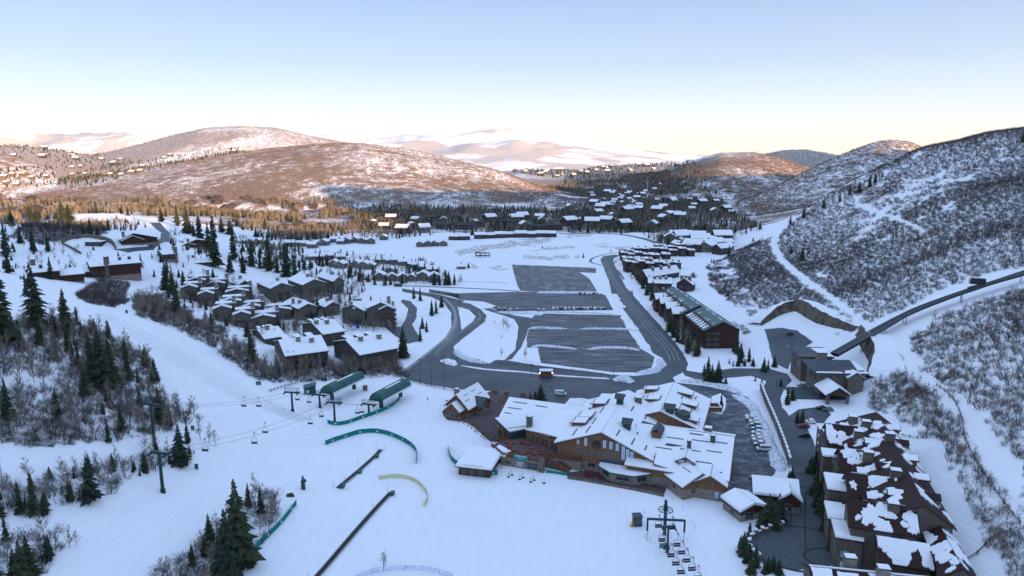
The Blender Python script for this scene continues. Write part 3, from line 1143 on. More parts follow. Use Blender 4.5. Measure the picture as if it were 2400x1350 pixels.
    S(drape_poly('terrace', [(1036, 965), (1058, 950), (1110, 935), (1155, 915), (1190, 935), (1245, 925), (1290, 950), (1180, 990), (1165, 1000), (1195, 1020), (1200, 1040), (1150, 1035), (1132, 1020), (1110, 1002), (1090, 990), (1046, 984)], M['pavers'], 0.12))
    S(drape_poly('terrace', [(1330, 1108), (1395, 1100), (1550, 1130), (1563, 1140), (1556, 1160), (1500, 1148), (1420, 1134), (1370, 1125), (1330, 1120)], M['pavers'], 0.12))
    # snowy islands and edges
    S(drape_poly('traffic_island', [(1073, 719), (1100, 727), (1115, 742), (1110, 753), (1082, 774), (1078, 747)], M['snow'], 0.2))
    S(drape_poly('traffic_island', [(1268, 851), (1260, 819), (1245, 822), (1225, 845)], M['snow'], 0.15))
    S(drape_poly('traffic_island', [(1668, 930), (1690, 922), (1702, 935), (1700, 958), (1690, 972), (1665, 968)], M['snow'], 0.25))
    # car tracks worn in the frosted road
    for a in range(7):
        off = -14 + a * 5.2
        L = [(1415 + off * .35, 612), (1440 + off * .5, 660), (1478 + off * .75, 715), (1520 + off * .9, 765), (1565 + off, 815), (1580 + off, 845)]
        S(ribbon('wheel_track', L, 0.45, M['concrete' if a % 2 else 'asphalt'], 0.085))
    for off in (0, 5, -5):
        S(ribbon('wheel_track', [(1120, 733 + off * .3), (1126, 745 + off * .4), (1090, 770 + off * .6), (1055, 795 + off), (1020, 828 + off)], 0.4, M['concrete'], 0.085))
        S(ribbon('wheel_track', [(1060, 720), (1070 + off * .3, 745), (1062 + off, 780), (1040 + off, 800)], 0.4, M['concrete'], 0.085))
    for k_ in range(7):
        S(ribbon('ski_track', [(215 + 6 * k_, 735), (330 + 8 * k_, 800), (440 + 10 * k_, 870 - k_), (560 + 10 * k_, 935), (690 + 8 * k_, 985)], random.uniform(.5, 1.1), M['track_snow'], 0.05, step=6))
    B = bank
    B([(1258, 686), (1310, 686), (1360, 687), (1405, 689)], 7, 1.1, 'snow bank behind the second car park row')
    B([(1167, 731), (1200, 734), (1240, 735), (1272, 738)], 7, 0.8, 'snow bank left of the row of parked cars')
    B([(1275, 733), (1340, 733), (1400, 736), (1450, 739)], 3.5, 1.0, 'low snow bank in front of the parked cars')
    B([(1237, 772), (1260, 768), (1300, 770), (1330, 771)], 3.2, 0.8, 'left snow bank between the third and fourth car park')
    B([(1360, 771), (1410, 771), (1465, 772), (1490, 776)], 3.0, 0.8, 'right snow bank between the third and fourth car park')
    B([(1245, 815), (1265, 811), (1310, 814), (1352, 819)], 3.4, 0.9, 'left snow bank along the front car park')
    B([(1378, 819), (1420, 815), (1470, 817), (1500, 822)], 3.4, 0.9, 'right snow bank along the front car park')
    B([(1033, 846), (1050, 848), (1070, 857)], 7, 2.0, 'pile of ploughed snow at the left end of the plaza', dirty=False)
    B([(1437, 892), (1460, 890), (1485, 897)], 7, 2.2, 'pile of ploughed snow on the right of the plaza')
    B([(1544, 842), (1550, 855), (1530, 870), (1490, 876)], 5, 1.3, 'curved snow bank at the corner of the front car park')
    B([(1080, 857), (1140, 866), (1220, 872), (1300, 880), (1430, 888)], 2.2, 0.35, 'low line of frost and snow through the middle of the plaza', dirty=False)
    B([(1440, 690), (1450, 712), (1460, 722)], 6, 1.2, 'snow heap between car parks and valley road', dirty=False)
    B([(1462, 742), (1476, 760), (1490, 775)], 6, 1.2, 'second snow heap between car parks and valley road', dirty=False)
    B([(1492, 786), (1505, 804), (1518, 820)], 6, 1.2, 'third snow heap between car parks and valley road', dirty=False)
    B([(1085, 708), (1120, 711), (1155, 720)], 7, 1.0, 'snow bank left of the second car park', dirty=False)
    B([(1720, 925), (1758, 948), (1780, 985), (1800, 1030), (1822, 1080), (1830, 1105)], 5, 0.9, 'snow bank behind the cars below the retaining wall')
    B([(1595, 893), (1640, 896), (1700, 908), (1735, 922)], 6, 1.2, 'rough snow bank on the far side of the service road')
    B([(1068, 822), (1080, 835), (1110, 846), (1140, 852)], 5, 1.4, 'dirty snow bank on the inner curve of the plaza road')


roads()


# ------------------------------------------------------------------ cars
def paint(name, col, rough=0.3):
    t = NT(name)
    nz = t.noise(t.coord(True), 3, 3)
    M[name] = t.set(t.mix(nz, tuple(c * 0.85 for c in col), col), rough, 0.5)


for nm, c in (('paint_white', (0.7, 0.7, 0.7)), ('paint_black', (0.02, 0.022, 0.026)), ('paint_grey', (0.16, 0.17, 0.18)), ('paint_red', (0.20, 0.03, 0.035)), ('paint_blue', (0.04, 0.08, 0.16)), ('paint_silver', (0.40, 0.42, 0.44))):
    paint(nm, c)
paint('glass_dark', (0.02, 0.03, 0.04), 0.12)
paint('rubber', (0.015, 0.015, 0.016), 0.8)
t_ = NT('lamp_red')
M['lamp_red'] = t_.set((0.35, 0.02, 0.02), 0.3)
t_ = NT('lamp_clear')
M['lamp_clear'] = t_.set((0.6, 0.6, 0.6), 0.2)


def make_car(mat, label, group, kind='car', snowy=False):
    """body, cabin glass, wheels, lamps; length along local x"""
    van = kind == 'van'
    L, W = (5.6, 2.0) if van else (4.7, 1.85)
    e = empty('white_van' if van else 'parked_car', (0, 0, 0), 0, label, 'van' if van else 'car', group)
    if van:
        prof = [(-2.75, 0.45), (-2.78, 1.2), (-2.65, 2.15), (-2.4, 2.3), (1.1, 2.3), (1.5, 2.15), (2.05, 1.35), (2.7, 1.15), (2.8, 0.85), (2.78, 0.4)]
        gl = [(-2.3, 1.35), (-2.3, 1.95), (1.25, 1.95), (1.72, 1.4)]
    else:
        prof = [(-2.3, 0.35), (-2.33, 0.85), (-2.2, 1.02), (-1.75, 1.05), (-1.5, 1.6), (-1.2, 1.68), (0.35, 1.66), (1.05, 1.08), (2.1, 0.92), (2.32, 0.75), (2.33, 0.35)]
        gl = [(-1.55, 1.06), (-1.38, 1.55), (0.3, 1.56), (0.88, 1.08)]
    b = MB()
    n = len(prof)
    for s in (-1, 1):
        for x, z in prof:
            tuck = 0.12 if z > 1.3 else 0.0
            b.v.append(Vector((x, s * (W / 2 - tuck), z)))
    b.f.append(tuple(range(n - 1, -1, -1)))
    b.f.append(tuple(range(n, 2 * n)))
    for i in range(n):
        j = (i + 1) % n
        b.f.append((i, j, n + j, n + i))
    b.f = [tuple(reversed(f)) for f in b.f]
    b.build('body', mat, e)
    for s in (-1, 1):
        g = MB()
        q = [Vector((x, s * (W / 2 - 0.085 + 0.02 * (z < 1.3)), z)) for x, z in gl]
        k = len(g.v)
        g.v += q + [Vector((p.x, p.y - s * 0.06, p.z)) for p in q]
        g.f += [(k, k + 1, k + 2, k + 3), (k + 7, k + 6, k + 5, k + 4)] + [(k + i, k + (i + 1) % 4, k + 4 + (i + 1) % 4, k + 4 + i) for i in range(4)]
        g.build('side_window', M['glass_dark'], e)
    g = MB()
    x0, z0, x1, z1 = (2.02, 1.38, 1.53, 2.12) if van else (1.0, 1.11, 0.42, 1.62)
    g.slab([(x0, -W / 2 + .2, z0 + .03), (x0, W / 2 - .2, z0 + .03), (x1, W / 2 - .25, z1 + .02), (x1, -W / 2 + .25, z1 + .02)], 0.03)
    g.build('windscreen', M['glass_dark'], e)
    for x in (-L * 0.31, L * 0.31):
        for s in (-1, 1):
            w = MB()
            w.spike((x, s * (W / 2 - 0.2), 0.34), (x, s * (W / 2 + 0.02), 0.34), 0.34, 0.34, 10)
            w.v.append(Vector((x, s * (W / 2 + 0.03), 0.34)))
            c = len(w.v) - 1
            for i in range(10):
                w.f.append((10 + i, 10 + (i + 1) % 10, c))
            w.build('wheel', M['rubber'], e)
    for s in (-1, 1):
        w = MB()
        w.box((L / 2 - 0.02, s * 0.68, 0.72), (0.08, 0.34, 0.16))
        w.build('headlight', M['lamp_clear'], e)
        w = MB()
        w.box((-L / 2 + 0.0, s * 0.74, 0.85), (0.08, 0.2, 0.2))
        w.build('tail_light', M['lamp_red'], e)
    if snowy:
        w = MB()
        zt = prof[5][1]
        w.slab([(-1.35, -.7, zt + .22), (.35, -.7, zt + .2), (.35, .7, zt + .2), (-1.35, .7, zt + .22)], 0.2) if not van else w.slab([(-2.4, -.85, zt + .34), (1.2, -.85, zt + .34), (1.2, .85, zt + .34), (-2.4, .85, zt + .34)], 0.2)
        w.slab([(1.05, -.75, 1.22), (2.1, -.75, 1.06), (2.1, .75, 1.06), (1.05, .75, 1.22)], 0.13)
        w.build('snow_cover', M['snow'], e)
    return e


def copy_tree(o, loc, rz, label=None, group=None, scale=None):
    c = o.copy()
    COL.objects.link(c)
    c.location = loc
    c.rotation_euler = (0, 0, rz)
    if scale is not None:
        c.scale = scale
    if label:
        c['label'] = label
    if group:
        c['group'] = group
    for ch in list(o.children):
        d = ch.copy()
        COL.objects.link(d)
        d.parent = c
        for g in list(ch.children):
            e = g.copy()
            COL.objects.link(e)
            e.parent = d
    return c


def cars():
    proto = {}
    first = {}
    pl = ('white', 'black', 'grey', 'red', 'blue', 'silver')
    jobs = []
    g1 = 'cars parked in the row below the second car park'
    names = ['white', 'silver', 'black', 'white', 'silver', 'white', 'grey', 'black', 'silver', 'white', 'blue', 'white', 'grey', 'silver', 'black', 'white']
    xs = [1297, 1306, 1315, 1325, 1334, 1345, 1353, 1361, 1369, 1377, 1385, 1394, 1402, 1409, 1416, 1420]
    for i, (c, px) in enumerate(zip(names[:15], xs)):
        jobs.append((c, True, G(px, 725), rad(90) + random.uniform(-.04, .04), '%s car, %s from the left in the snow topped row of the second car park' % (c, ('one two three four five six seven eight nine ten eleven twelve thirteen fourteen fifteen'.split())[i]), g1))
    for i, (px, py) in enumerate(((1170, 726), (1182, 727), (1196, 728), (1212, 728), (1262, 729), (1274, 729))):
        jobs.append((random.choice(('grey', 'black', 'silver')), True, G(px, py), rad(90), '%s snowy car in the sparse left part of the parked row' % ('first second third fourth fifth sixth'.split())[i], g1))
    for i, px in enumerate((1360, 1370, 1382, 1391, 1399)):
        jobs.append((('black', 'grey', 'white', 'black', 'silver')[i], False, G(px, 689.5), rad(90), '%s car against the far snow bank of the second car park, %s one' % (('black', 'grey', 'white', 'black', 'silver')[i], ('leftmost', 'second', 'middle', 'fourth', 'rightmost')[i]), 'cars at the far snow bank'))
    g2 = 'cars parked below the striped retaining wall'
    seq = [(1762, 978, 'white'), (1764, 985, 'silver'), (1765, 992, 'white'), (1767, 1000, 'grey'), (1770, 1009, 'blue'), (1773, 1018, 'white'), (1775, 1026, 'silver'), (1779, 1035, 'white'), (1782, 1043, 'grey')]
    nums = 'farthest second third fourth fifth sixth seventh eighth ninth'.split()
    for i, (px, py, c) in enumerate(seq):
        px += random.uniform(-4, 4)
        py += random.uniform(-1.5, 1.5)
        jobs.append((c, True, G(px, py), rad(176) + random.uniform(-.14, .14), '%s snow covered car below the striped wall, %s from the far end' % (c, nums[i]), g2))
    jobs += [('grey', False, G(1940, 963), rad(170), 'dark grey pickup sized car at the back of the hotel parking', 'cars by the hotel'), ('black', False, G(1925, 960), rad(168), 'black car left of the grey one at the hotel parking', 'cars by the hotel'),
             ('red', False, G(1884, 1002), rad(172), 'dark red car parked beside the snowy verge', 'cars by the hotel'), ('white', True, G(1898, 992), rad(176), 'white snow topped car behind the red one', 'cars by the hotel'),
             ('black', False, G(1885, 1024), rad(176), 'black car parked nearest to the hotel balconies', 'cars by the hotel'), ('black', False, G(1852, 785), rad(150), 'black car alone in the lot below the rock wall', 'cars by the funicular'),
             ('grey', True, G(1880, 906), rad(160), 'snow topped car before the porch of the stone station', 'cars by the funicular'),
             ('silver', False, G(1412, 609), rad(75), 'small silver car driving on the valley road', 'cars on the valley road'), ('white', True, G(1390, 631), rad(10), 'white car at the far right corner of the upper car park', 'cars on the valley road')]
    for c, sn, loc, rz, lb, gp in jobs:
        if (c, sn) not in proto:
            proto[c, sn] = make_car(M['paint_' + c], lb, gp, 'car', sn)
            o = proto[c, sn]
            o.location = loc + Vector((0, 0, 0.1))
            o.rotation_euler = (0, 0, rz)
        else:
            copy_tree(proto[c, sn], loc + Vector((0, 0, 0.1)), rz, lb, gp)
    v = make_car(M['paint_white'], 'white passenger van parked on the plaza behind the timber lodge', 'vans', 'van')
    v.location = G(1314, 926) + Vector((0, 0, 0.08))
    v.rotation_euler = (0, 0, rad(-7))
    v2 = copy_tree(v, G(1790, 1056) + Vector((0, 0, 0.1)), rad(176), 'white snow topped van nearest in the row below the retaining wall', 'vans')


cars()
# ------------------------------------------------------------------ building materials
def siding(name, lo, hi, vert=True, stone_below=None, stone=((0.16, 0.13, 0.11), (0.32, 0.26, 0.21))):
    t = NT(name)
    v = t.coord(True)
    n = t.noise(v, 1.0, 5, 0.65, (2.4, 2.4, 0.25) if vert else (0.25, 0.25, 2.6))
    c = t.mix(t.ramp(n, [(0.3, 0.0), (0.7, 1.0)]), lo, hi)
    w = t.n('ShaderNodeTexWave', wave_type='BANDS', bands_direction='DIAGONAL' if vert else 'Z')
    w.inputs['Scale'].default_value = 1.7
    w.inputs['Distortion'].default_value = 0.3
    t.l(v, w.inputs['Vector'])
    c = t.mix(t.math('MULTIPLY', t.ramp(w.outputs[1], [(0.0, 1.0), (0.16, 0.0)]), 0.45), c, tuple(x * 0.4 for x in lo))
    if stone_below is not None:
        vo = t.n('ShaderNodeTexVoronoi')
        vo.inputs['Scale'].default_value = 1.6
        t.l(v, vo.inputs['Vector'])
        s = t.mix(vo.outputs['Color'], stone[0], stone[1])
        sp = t.n('ShaderNodeSeparateXYZ')
        t.l(v, sp.inputs[0])
        k = t.math('LESS_THAN', sp.outputs['Z'], stone_below)
        c = t.mix(k, c, s)
    t.bump(n, 0.05, 0.4)
    M[name] = t.set(c, 0.8, 0.15)


siding('condo_wall', (0.085, 0.080, 0.068), (0.17, 0.15, 0.125))
siding('condo_wall_dark', (0.060, 0.055, 0.05), (0.115, 0.10, 0.09))
siding('brown_wall', (0.038, 0.018, 0.016), (0.095, 0.045, 0.034), stone_below=2.2)
siding('dark_house_wall', (0.035, 0.030, 0.034), (0.085, 0.062, 0.058))
siding('red_wall', (0.045, 0.022, 0.019), (0.090, 0.042, 0.034))
siding('tan_wall', (0.09, 0.07, 0.055), (0.20, 0.155, 0.12))
siding('village_wall', (0.13, 0.12, 0.11), (0.22, 0.19, 0.165))
siding('lodge_wall', (0.13, 0.070, 0.040), (0.26, 0.145, 0.082), stone_below=3.4)
siding('lodge_rail', (0.17, 0.055, 0.028), (0.30, 0.10, 0.05))
siding('hotel_wall', (0.10, 0.085, 0.07), (0.19, 0.16, 0.13))
siding('hut_wall', (0.16, 0.065, 0.032), (0.30, 0.12, 0.06), stone_below=1.2)


def stone_mat(name, lo, hi, scale=1.4):
    t = NT(name)
    v = t.coord(True)
    vo = t.n('ShaderNodeTexVoronoi')
    vo.inputs['Scale'].default_value = scale
    t.l(v, vo.inputs['Vector'])
    c = t.mix(vo.outputs['Color'], lo, hi)
    ve = t.n('ShaderNodeTexVoronoi', feature='DISTANCE_TO_EDGE')
    ve.inputs['Scale'].default_value = scale
    t.l(v, ve.inputs['Vector'])
    e = t.ramp(ve.outputs['Distance'], [(0.0, 1.0), (0.07, 0.0)])
    c = t.mix(t.math('MULTIPLY', e, 0.6), c, tuple(x * 0.4 for x in lo))
    t.bump(t.math('SUBTRACT', 1.0, e), 0.06, 0.6)
    M[name] = t.set(c, 0.85, 0.15)


stone_mat('stone', (0.11, 0.09, 0.075), (0.26, 0.21, 0.17))
stone_mat('stone_light', (0.20, 0.18, 0.155), (0.34, 0.30, 0.26), 1.0)
simple('rock_cut', (0.13, 0.105, 0.08), rough=0.9, var=0.55, scale=0.25, bump=0.8, stretch=(1, 1, 0.25))
simple('fascia', (0.055, 0.05, 0.048), rough=0.7, var=0.2)
simple('fascia_wood', (0.14, 0.09, 0.06), rough=0.7, var=0.2)
simple('green_steel', (0.012, 0.05, 0.048), rough=0.45, spec=0.4, var=0.2)
simple('green_roof', (0.02, 0.10, 0.088), rough=0.5, spec=0.4, var=0.25, scale=0.4)
simple('teal_roof', (0.065, 0.12, 0.125), rough=0.5, spec=0.4, var=0.15, scale=0.3)
simple('slate_roof', (0.05, 0.068, 0.085), rough=0.6, spec=0.4, var=0.2, scale=0.5)
simple('dark_metal', (0.05, 0.055, 0.06), rough=0.5, spec=0.5)
simple('grey_metal', (0.25, 0.27, 0.29), rough=0.4, spec=0.5, metal=0.5)
simple('timber', (0.22, 0.11, 0.06), rough=0.8, var=0.3, obj=True)
simple('timber_dark', (0.07, 0.05, 0.04), rough=0.8, var=0.3, obj=True)
t_ = NT('window_dark')
M['window_dark'] = t_.set((0.03, 0.04, 0.05), 0.12, 0.6)
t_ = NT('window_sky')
M['window_sky'] = t_.set((0.42, 0.55, 0.68), 0.2, 0.6, 0.5)  # pale blue base colour carries the sky's reflection in the glass
t_ = NT('window_frame')
M['window_frame'] = t_.set((0.30, 0.24, 0.19), 0.6, 0.3)
t_ = NT('tile_roof')
_v = t_.coord(True)
_w = t_.n('ShaderNodeTexWave', wave_type='BANDS', bands_direction='X')
_w.inputs['Scale'].default_value = 0.8
t_.l(_v, _w.inputs['Vector'])
_n2 = t_.noise(_v, 1.5, 4)
t_.bump(_w.outputs[1], 0.12, 0.7)
M['tile_roof'] = t_.set(t_.mix(_n2, (0.024, 0.013, 0.013), (0.062, 0.028, 0.025)), 0.7, 0.2)


# ------------------------------------------------------------------ building kit (local frame: x along the front, y to the back)
_wincache = {}


def window(parent, x, y, z, w, h, face='f', glass='window_dark', rz=0.0, name='window'):
    key = (round(w, 2), round(h, 2), glass)
    if key not in _wincache:
        b = MB()
        b.box((0, -0.03, 0), (w + 0.22, 0.10, h + 0.22))
        n = len(b.f)
        b.box((0, -0.09, 0), (w, 0.05, h))
        b.box((0, -0.125, 0), (0.07, 0.03, h))
        if h > 1.6:
            b.box((0, -0.126, 0.0), (w, 0.028, 0.07))
        me = bpy.data.meshes.new('window')
        me.from_pydata([tuple(v) for v in b.v], [], b.f)
        me.materials.append(M['window_frame'])
        me.materials.append(M[glass])
        for i, p in enumerate(me.polygons):
            p.material_index = 1 if n <= i < n + 6 else 0
        _wincache[key] = me
    o = bpy.data.objects.new(name, _wincache[key])
    COL.objects.link(o)
    o.parent = parent
    o.location = (x, y, z)
    o.rotation_euler = (0, 0, rz + {'f': 0, 'r': math.pi / 2, 'b': math.pi, 'l': -math.pi / 2}[face])
    return o


def roof_planes(x0, x1, y0, y1, zl, zr, zt, ridge, over, off=None):
    """the two sloping faces of a gable roof, each as 4 points, eave first; zl, zr the eave heights of the low and high side"""
    if ridge == 'y':
        m = off if off is not None else (x0 + x1) / 2
        sl = (zt - zl) / (m - x0)
        sr = (zt - zr) / (x1 - m)
        a = [(x0 - over, y0 - over, zl - sl * over), (m, y0 - over, zt), (m, y1 + over, zt), (x0 - over, y1 + over, zl - sl * over)]
        b = [(m, y0 - over, zt), (x1 + over, y0 - over, zr - sr * over), (x1 + over, y1 + over, zr - sr * over), (m, y1 + over, zt)]
    else:
        m = off if off is not None else (y0 + y1) / 2
        sl = (zt - zl) / (m - y0)
        sr = (zt - zr) / (y1 - m)
        a = [(x0 - over, y0 - over, zl - sl * over), (x1 + over, y0 - over, zl - sl * over), (x1 + over, m, zt), (x0 - over, m, zt)]
        b = [(x0 - over, m, zt), (x1 + over, m, zt), (x1 + over, y1 + over, zr - sr * over), (x0 - over, y1 + over, zr - sr * over)]
    return a, b


def inset(q, d):
    c = sum((Vector(p) for p in q), Vector()) / len(q)
    out = []
    for p in q:
        v = Vector(p) - c
        out.append(c + v * max(0.0, 1 - d / max(v.length, d * 1.01)))
    return out


def up(q, h):
    return [Vector(p) + Vector((0, 0, h)) for p in q]


def gable(parent, x0, x1, y0, y1, h, rise, ridge='x', over=0.6, wall='condo_wall', roof='fascia', snow=0.32, hr=None, off=None, base=-2.5, wname='wall', rname='roof', sm='snow'):
    hr = h if hr is None else hr
    zt = max(h, hr) + rise
    b = MB()
    if ridge == 'y':
        m = off if off is not None else (x0 + x1) / 2
        fr = [(x0, h), (m, zt), (x1, hr)]
        b.poly([(x0, y0, base), (x1, y0, base), (x1, y0, hr), (m, y0, zt), (x0, y0, h)])
        b.poly([(x1, y1, base), (x0, y1, base), (x0, y1, h), (m, y1, zt), (x1, y1, hr)])
        b.poly([(x0, y1, base), (x0, y0, base), (x0, y0, h), (x0, y1, h)])
        b.poly([(x1, y0, base), (x1, y1, base), (x1, y1, hr), (x1, y0, hr)])
    else:
        m = off if off is not None else (y0 + y1) / 2
        b.poly([(x0, y0, base), (x1, y0, base), (x1, y0, h), (x0, y0, h)])
        b.poly([(x1, y1, base), (x0, y1, base), (x0, y1, hr), (x1, y1, hr)])
        b.poly([(x0, y1, base), (x0, y0, base), (x0, y0, h), (x0, m, zt), (x0, y1, hr)])
        b.poly([(x1, y0, base), (x1, y1, base), (x1, y1, hr), (x1, m, zt), (x1, y0, h)])
    w = b.build(wname, M[wall], parent)
    A, B_ = roof_planes(x0, x1, y0, y1, h, hr, zt, ridge, over, off)
    r = MB()
    for q in (A, B_):
        r.slab(up(q, 0.22), 0.3)
    ro = r.build(rname, M[roof], parent)
    if snow:
        s = MB()
        for q in (A, B_):
            s.slab(up(inset(q, 0.25), 0.22 + snow), snow + 0.02)
        s.build('roof_snow', M[sm], ro)
    return w, ro


def flat(parent, x0, x1, y0, y1, h, wall, roof='fascia', snow=0.35, over=0.5, base=-2.5, name='wall', rname='roof'):
    b = MB()
    b.box(((x0 + x1) / 2, (y0 + y1) / 2, (h + base) / 2), (x1 - x0, y1 - y0, h - base))
    w = b.build(name, M[wall], parent)
    b = MB()
    b.box(((x0 + x1) / 2, (y0 + y1) / 2, h + 0.15), (x1 - x0 + 2 * over, y1 - y0 + 2 * over, 0.3))
    r = b.build(rname, M[roof], parent)
    if snow:
        b = MB()
        b.box(((x0 + x1) / 2, (y0 + y1) / 2, h + 0.3 + snow / 2), (x1 - x0 + 2 * over - .4, y1 - y0 + 2 * over - .4, snow), top=0.96)
        b.build('roof_snow', M['snow'], r)
    return w, r


def chimney(parent, x, y, z0, z1, w=1.6, d=1.3, mat='stone_light'):
    b = MB()
    b.box((x, y, (z0 + z1) / 2), (w, d, z1 - z0))
    o = b.build('chimney', M[mat], parent)
    b = MB()
    b.box((x, y, z1 + 0.18), (w + 0.35, d + 0.35, 0.36))
    b.build('chimney_cap', M['dark_metal'], o)
    b = MB()
    b.box((x, y, z1 + 0.46), (w + 0.1, d + 0.1, 0.2), top=0.8)
    b.build('cap_snow', M['snow'], o)
    return o


def balcony(parent, x0, x1, y, z, dep=1.5, face='f', mat='timber_dark', post=True, X=0.0):
    """rail and floor along a face; for 'f' the face is y, for 'r'/'l' the face is x = y argument"""
    b = MB()
    L = x1 - x0
    if face == 'f':
        b.box(((x0 + x1) / 2, y - dep / 2, z), (L, dep, 0.22))
        b.box(((x0 + x1) / 2, y - dep, z + 1.0), (L, 0.1, 0.12))
        k = max(3, int(L / 0.9))
        for i in range(k + 1):
            b.box((x0 + L * i / k, y - dep, z + 0.55), (0.08, 0.08, 0.9))
    else:
        s = 1 if face == 'r' else -1
        b.box((y + s * dep / 2, (x0 + x1) / 2, z), (dep, L, 0.22))
        b.box((y + s * dep, (x0 + x1) / 2, z + 1.0), (0.1, L, 0.12))
        k = max(3, int(L / 0.9))
        for i in range(k + 1):
            b.box((y + s * dep, x0 + L * i / k, z + 0.55), (0.08, 0.08, 0.9))
    return b.build('balcony', M[mat], parent)


def place3(C, R, L, label, name, cat='building', group=None):
    """root at corner C of the ground, x towards R; returns root, width, depth"""
    c, r, l = G(*C), G(*R), G(*L)
    a = min(max(math.atan2(r.y - c.y, r.x - c.x), rad(-30)), rad(38))
    kr, kl = ray(*R)[0] / ray(*R)[1], ray(*L)[0] / ray(*L)[1]
    W = (kr * c.y - c.x) / (math.cos(a) - kr * math.sin(a))
    den = math.sin(a) + kl * math.cos(a)
    D = (c.x - kl * c.y) / den if abs(den) > .12 else 18.0
    D = min(max(D, 9.0), 40.0)
    z = min(c.z, r.z)
    e = empty(name, (c.x, c.y, z), a, label, cat, group)
    return e, W, D


def win_grid(parent, W, D, floors, fh=3.0, z0=1.6, f=True, l=True, r=False, glass='window_dark', w=1.5, h=1.5, step=4.0, skip=0.1, ang=0):
    for k in range(floors):
        z = z0 + k * fh
        if f:
            n = max(1, int(W / step))
            for i in range(n):
                if random.random() > skip:
                    window(parent, (i + 0.5) * W / n, 0, z, w, h, 'f', glass)
        n = max(1, int(D / step))
        for i in range(n):
            if l and random.random() > skip:
                window(parent, 0, (i + 0.5) * D / n, z, w, h, 'l', glass)
            if r and random.random() > skip:
                window(parent, W, (i + 0.5) * D / n, z, w, h, 'r', glass)


CG = 'wooden condominiums below the left hill'


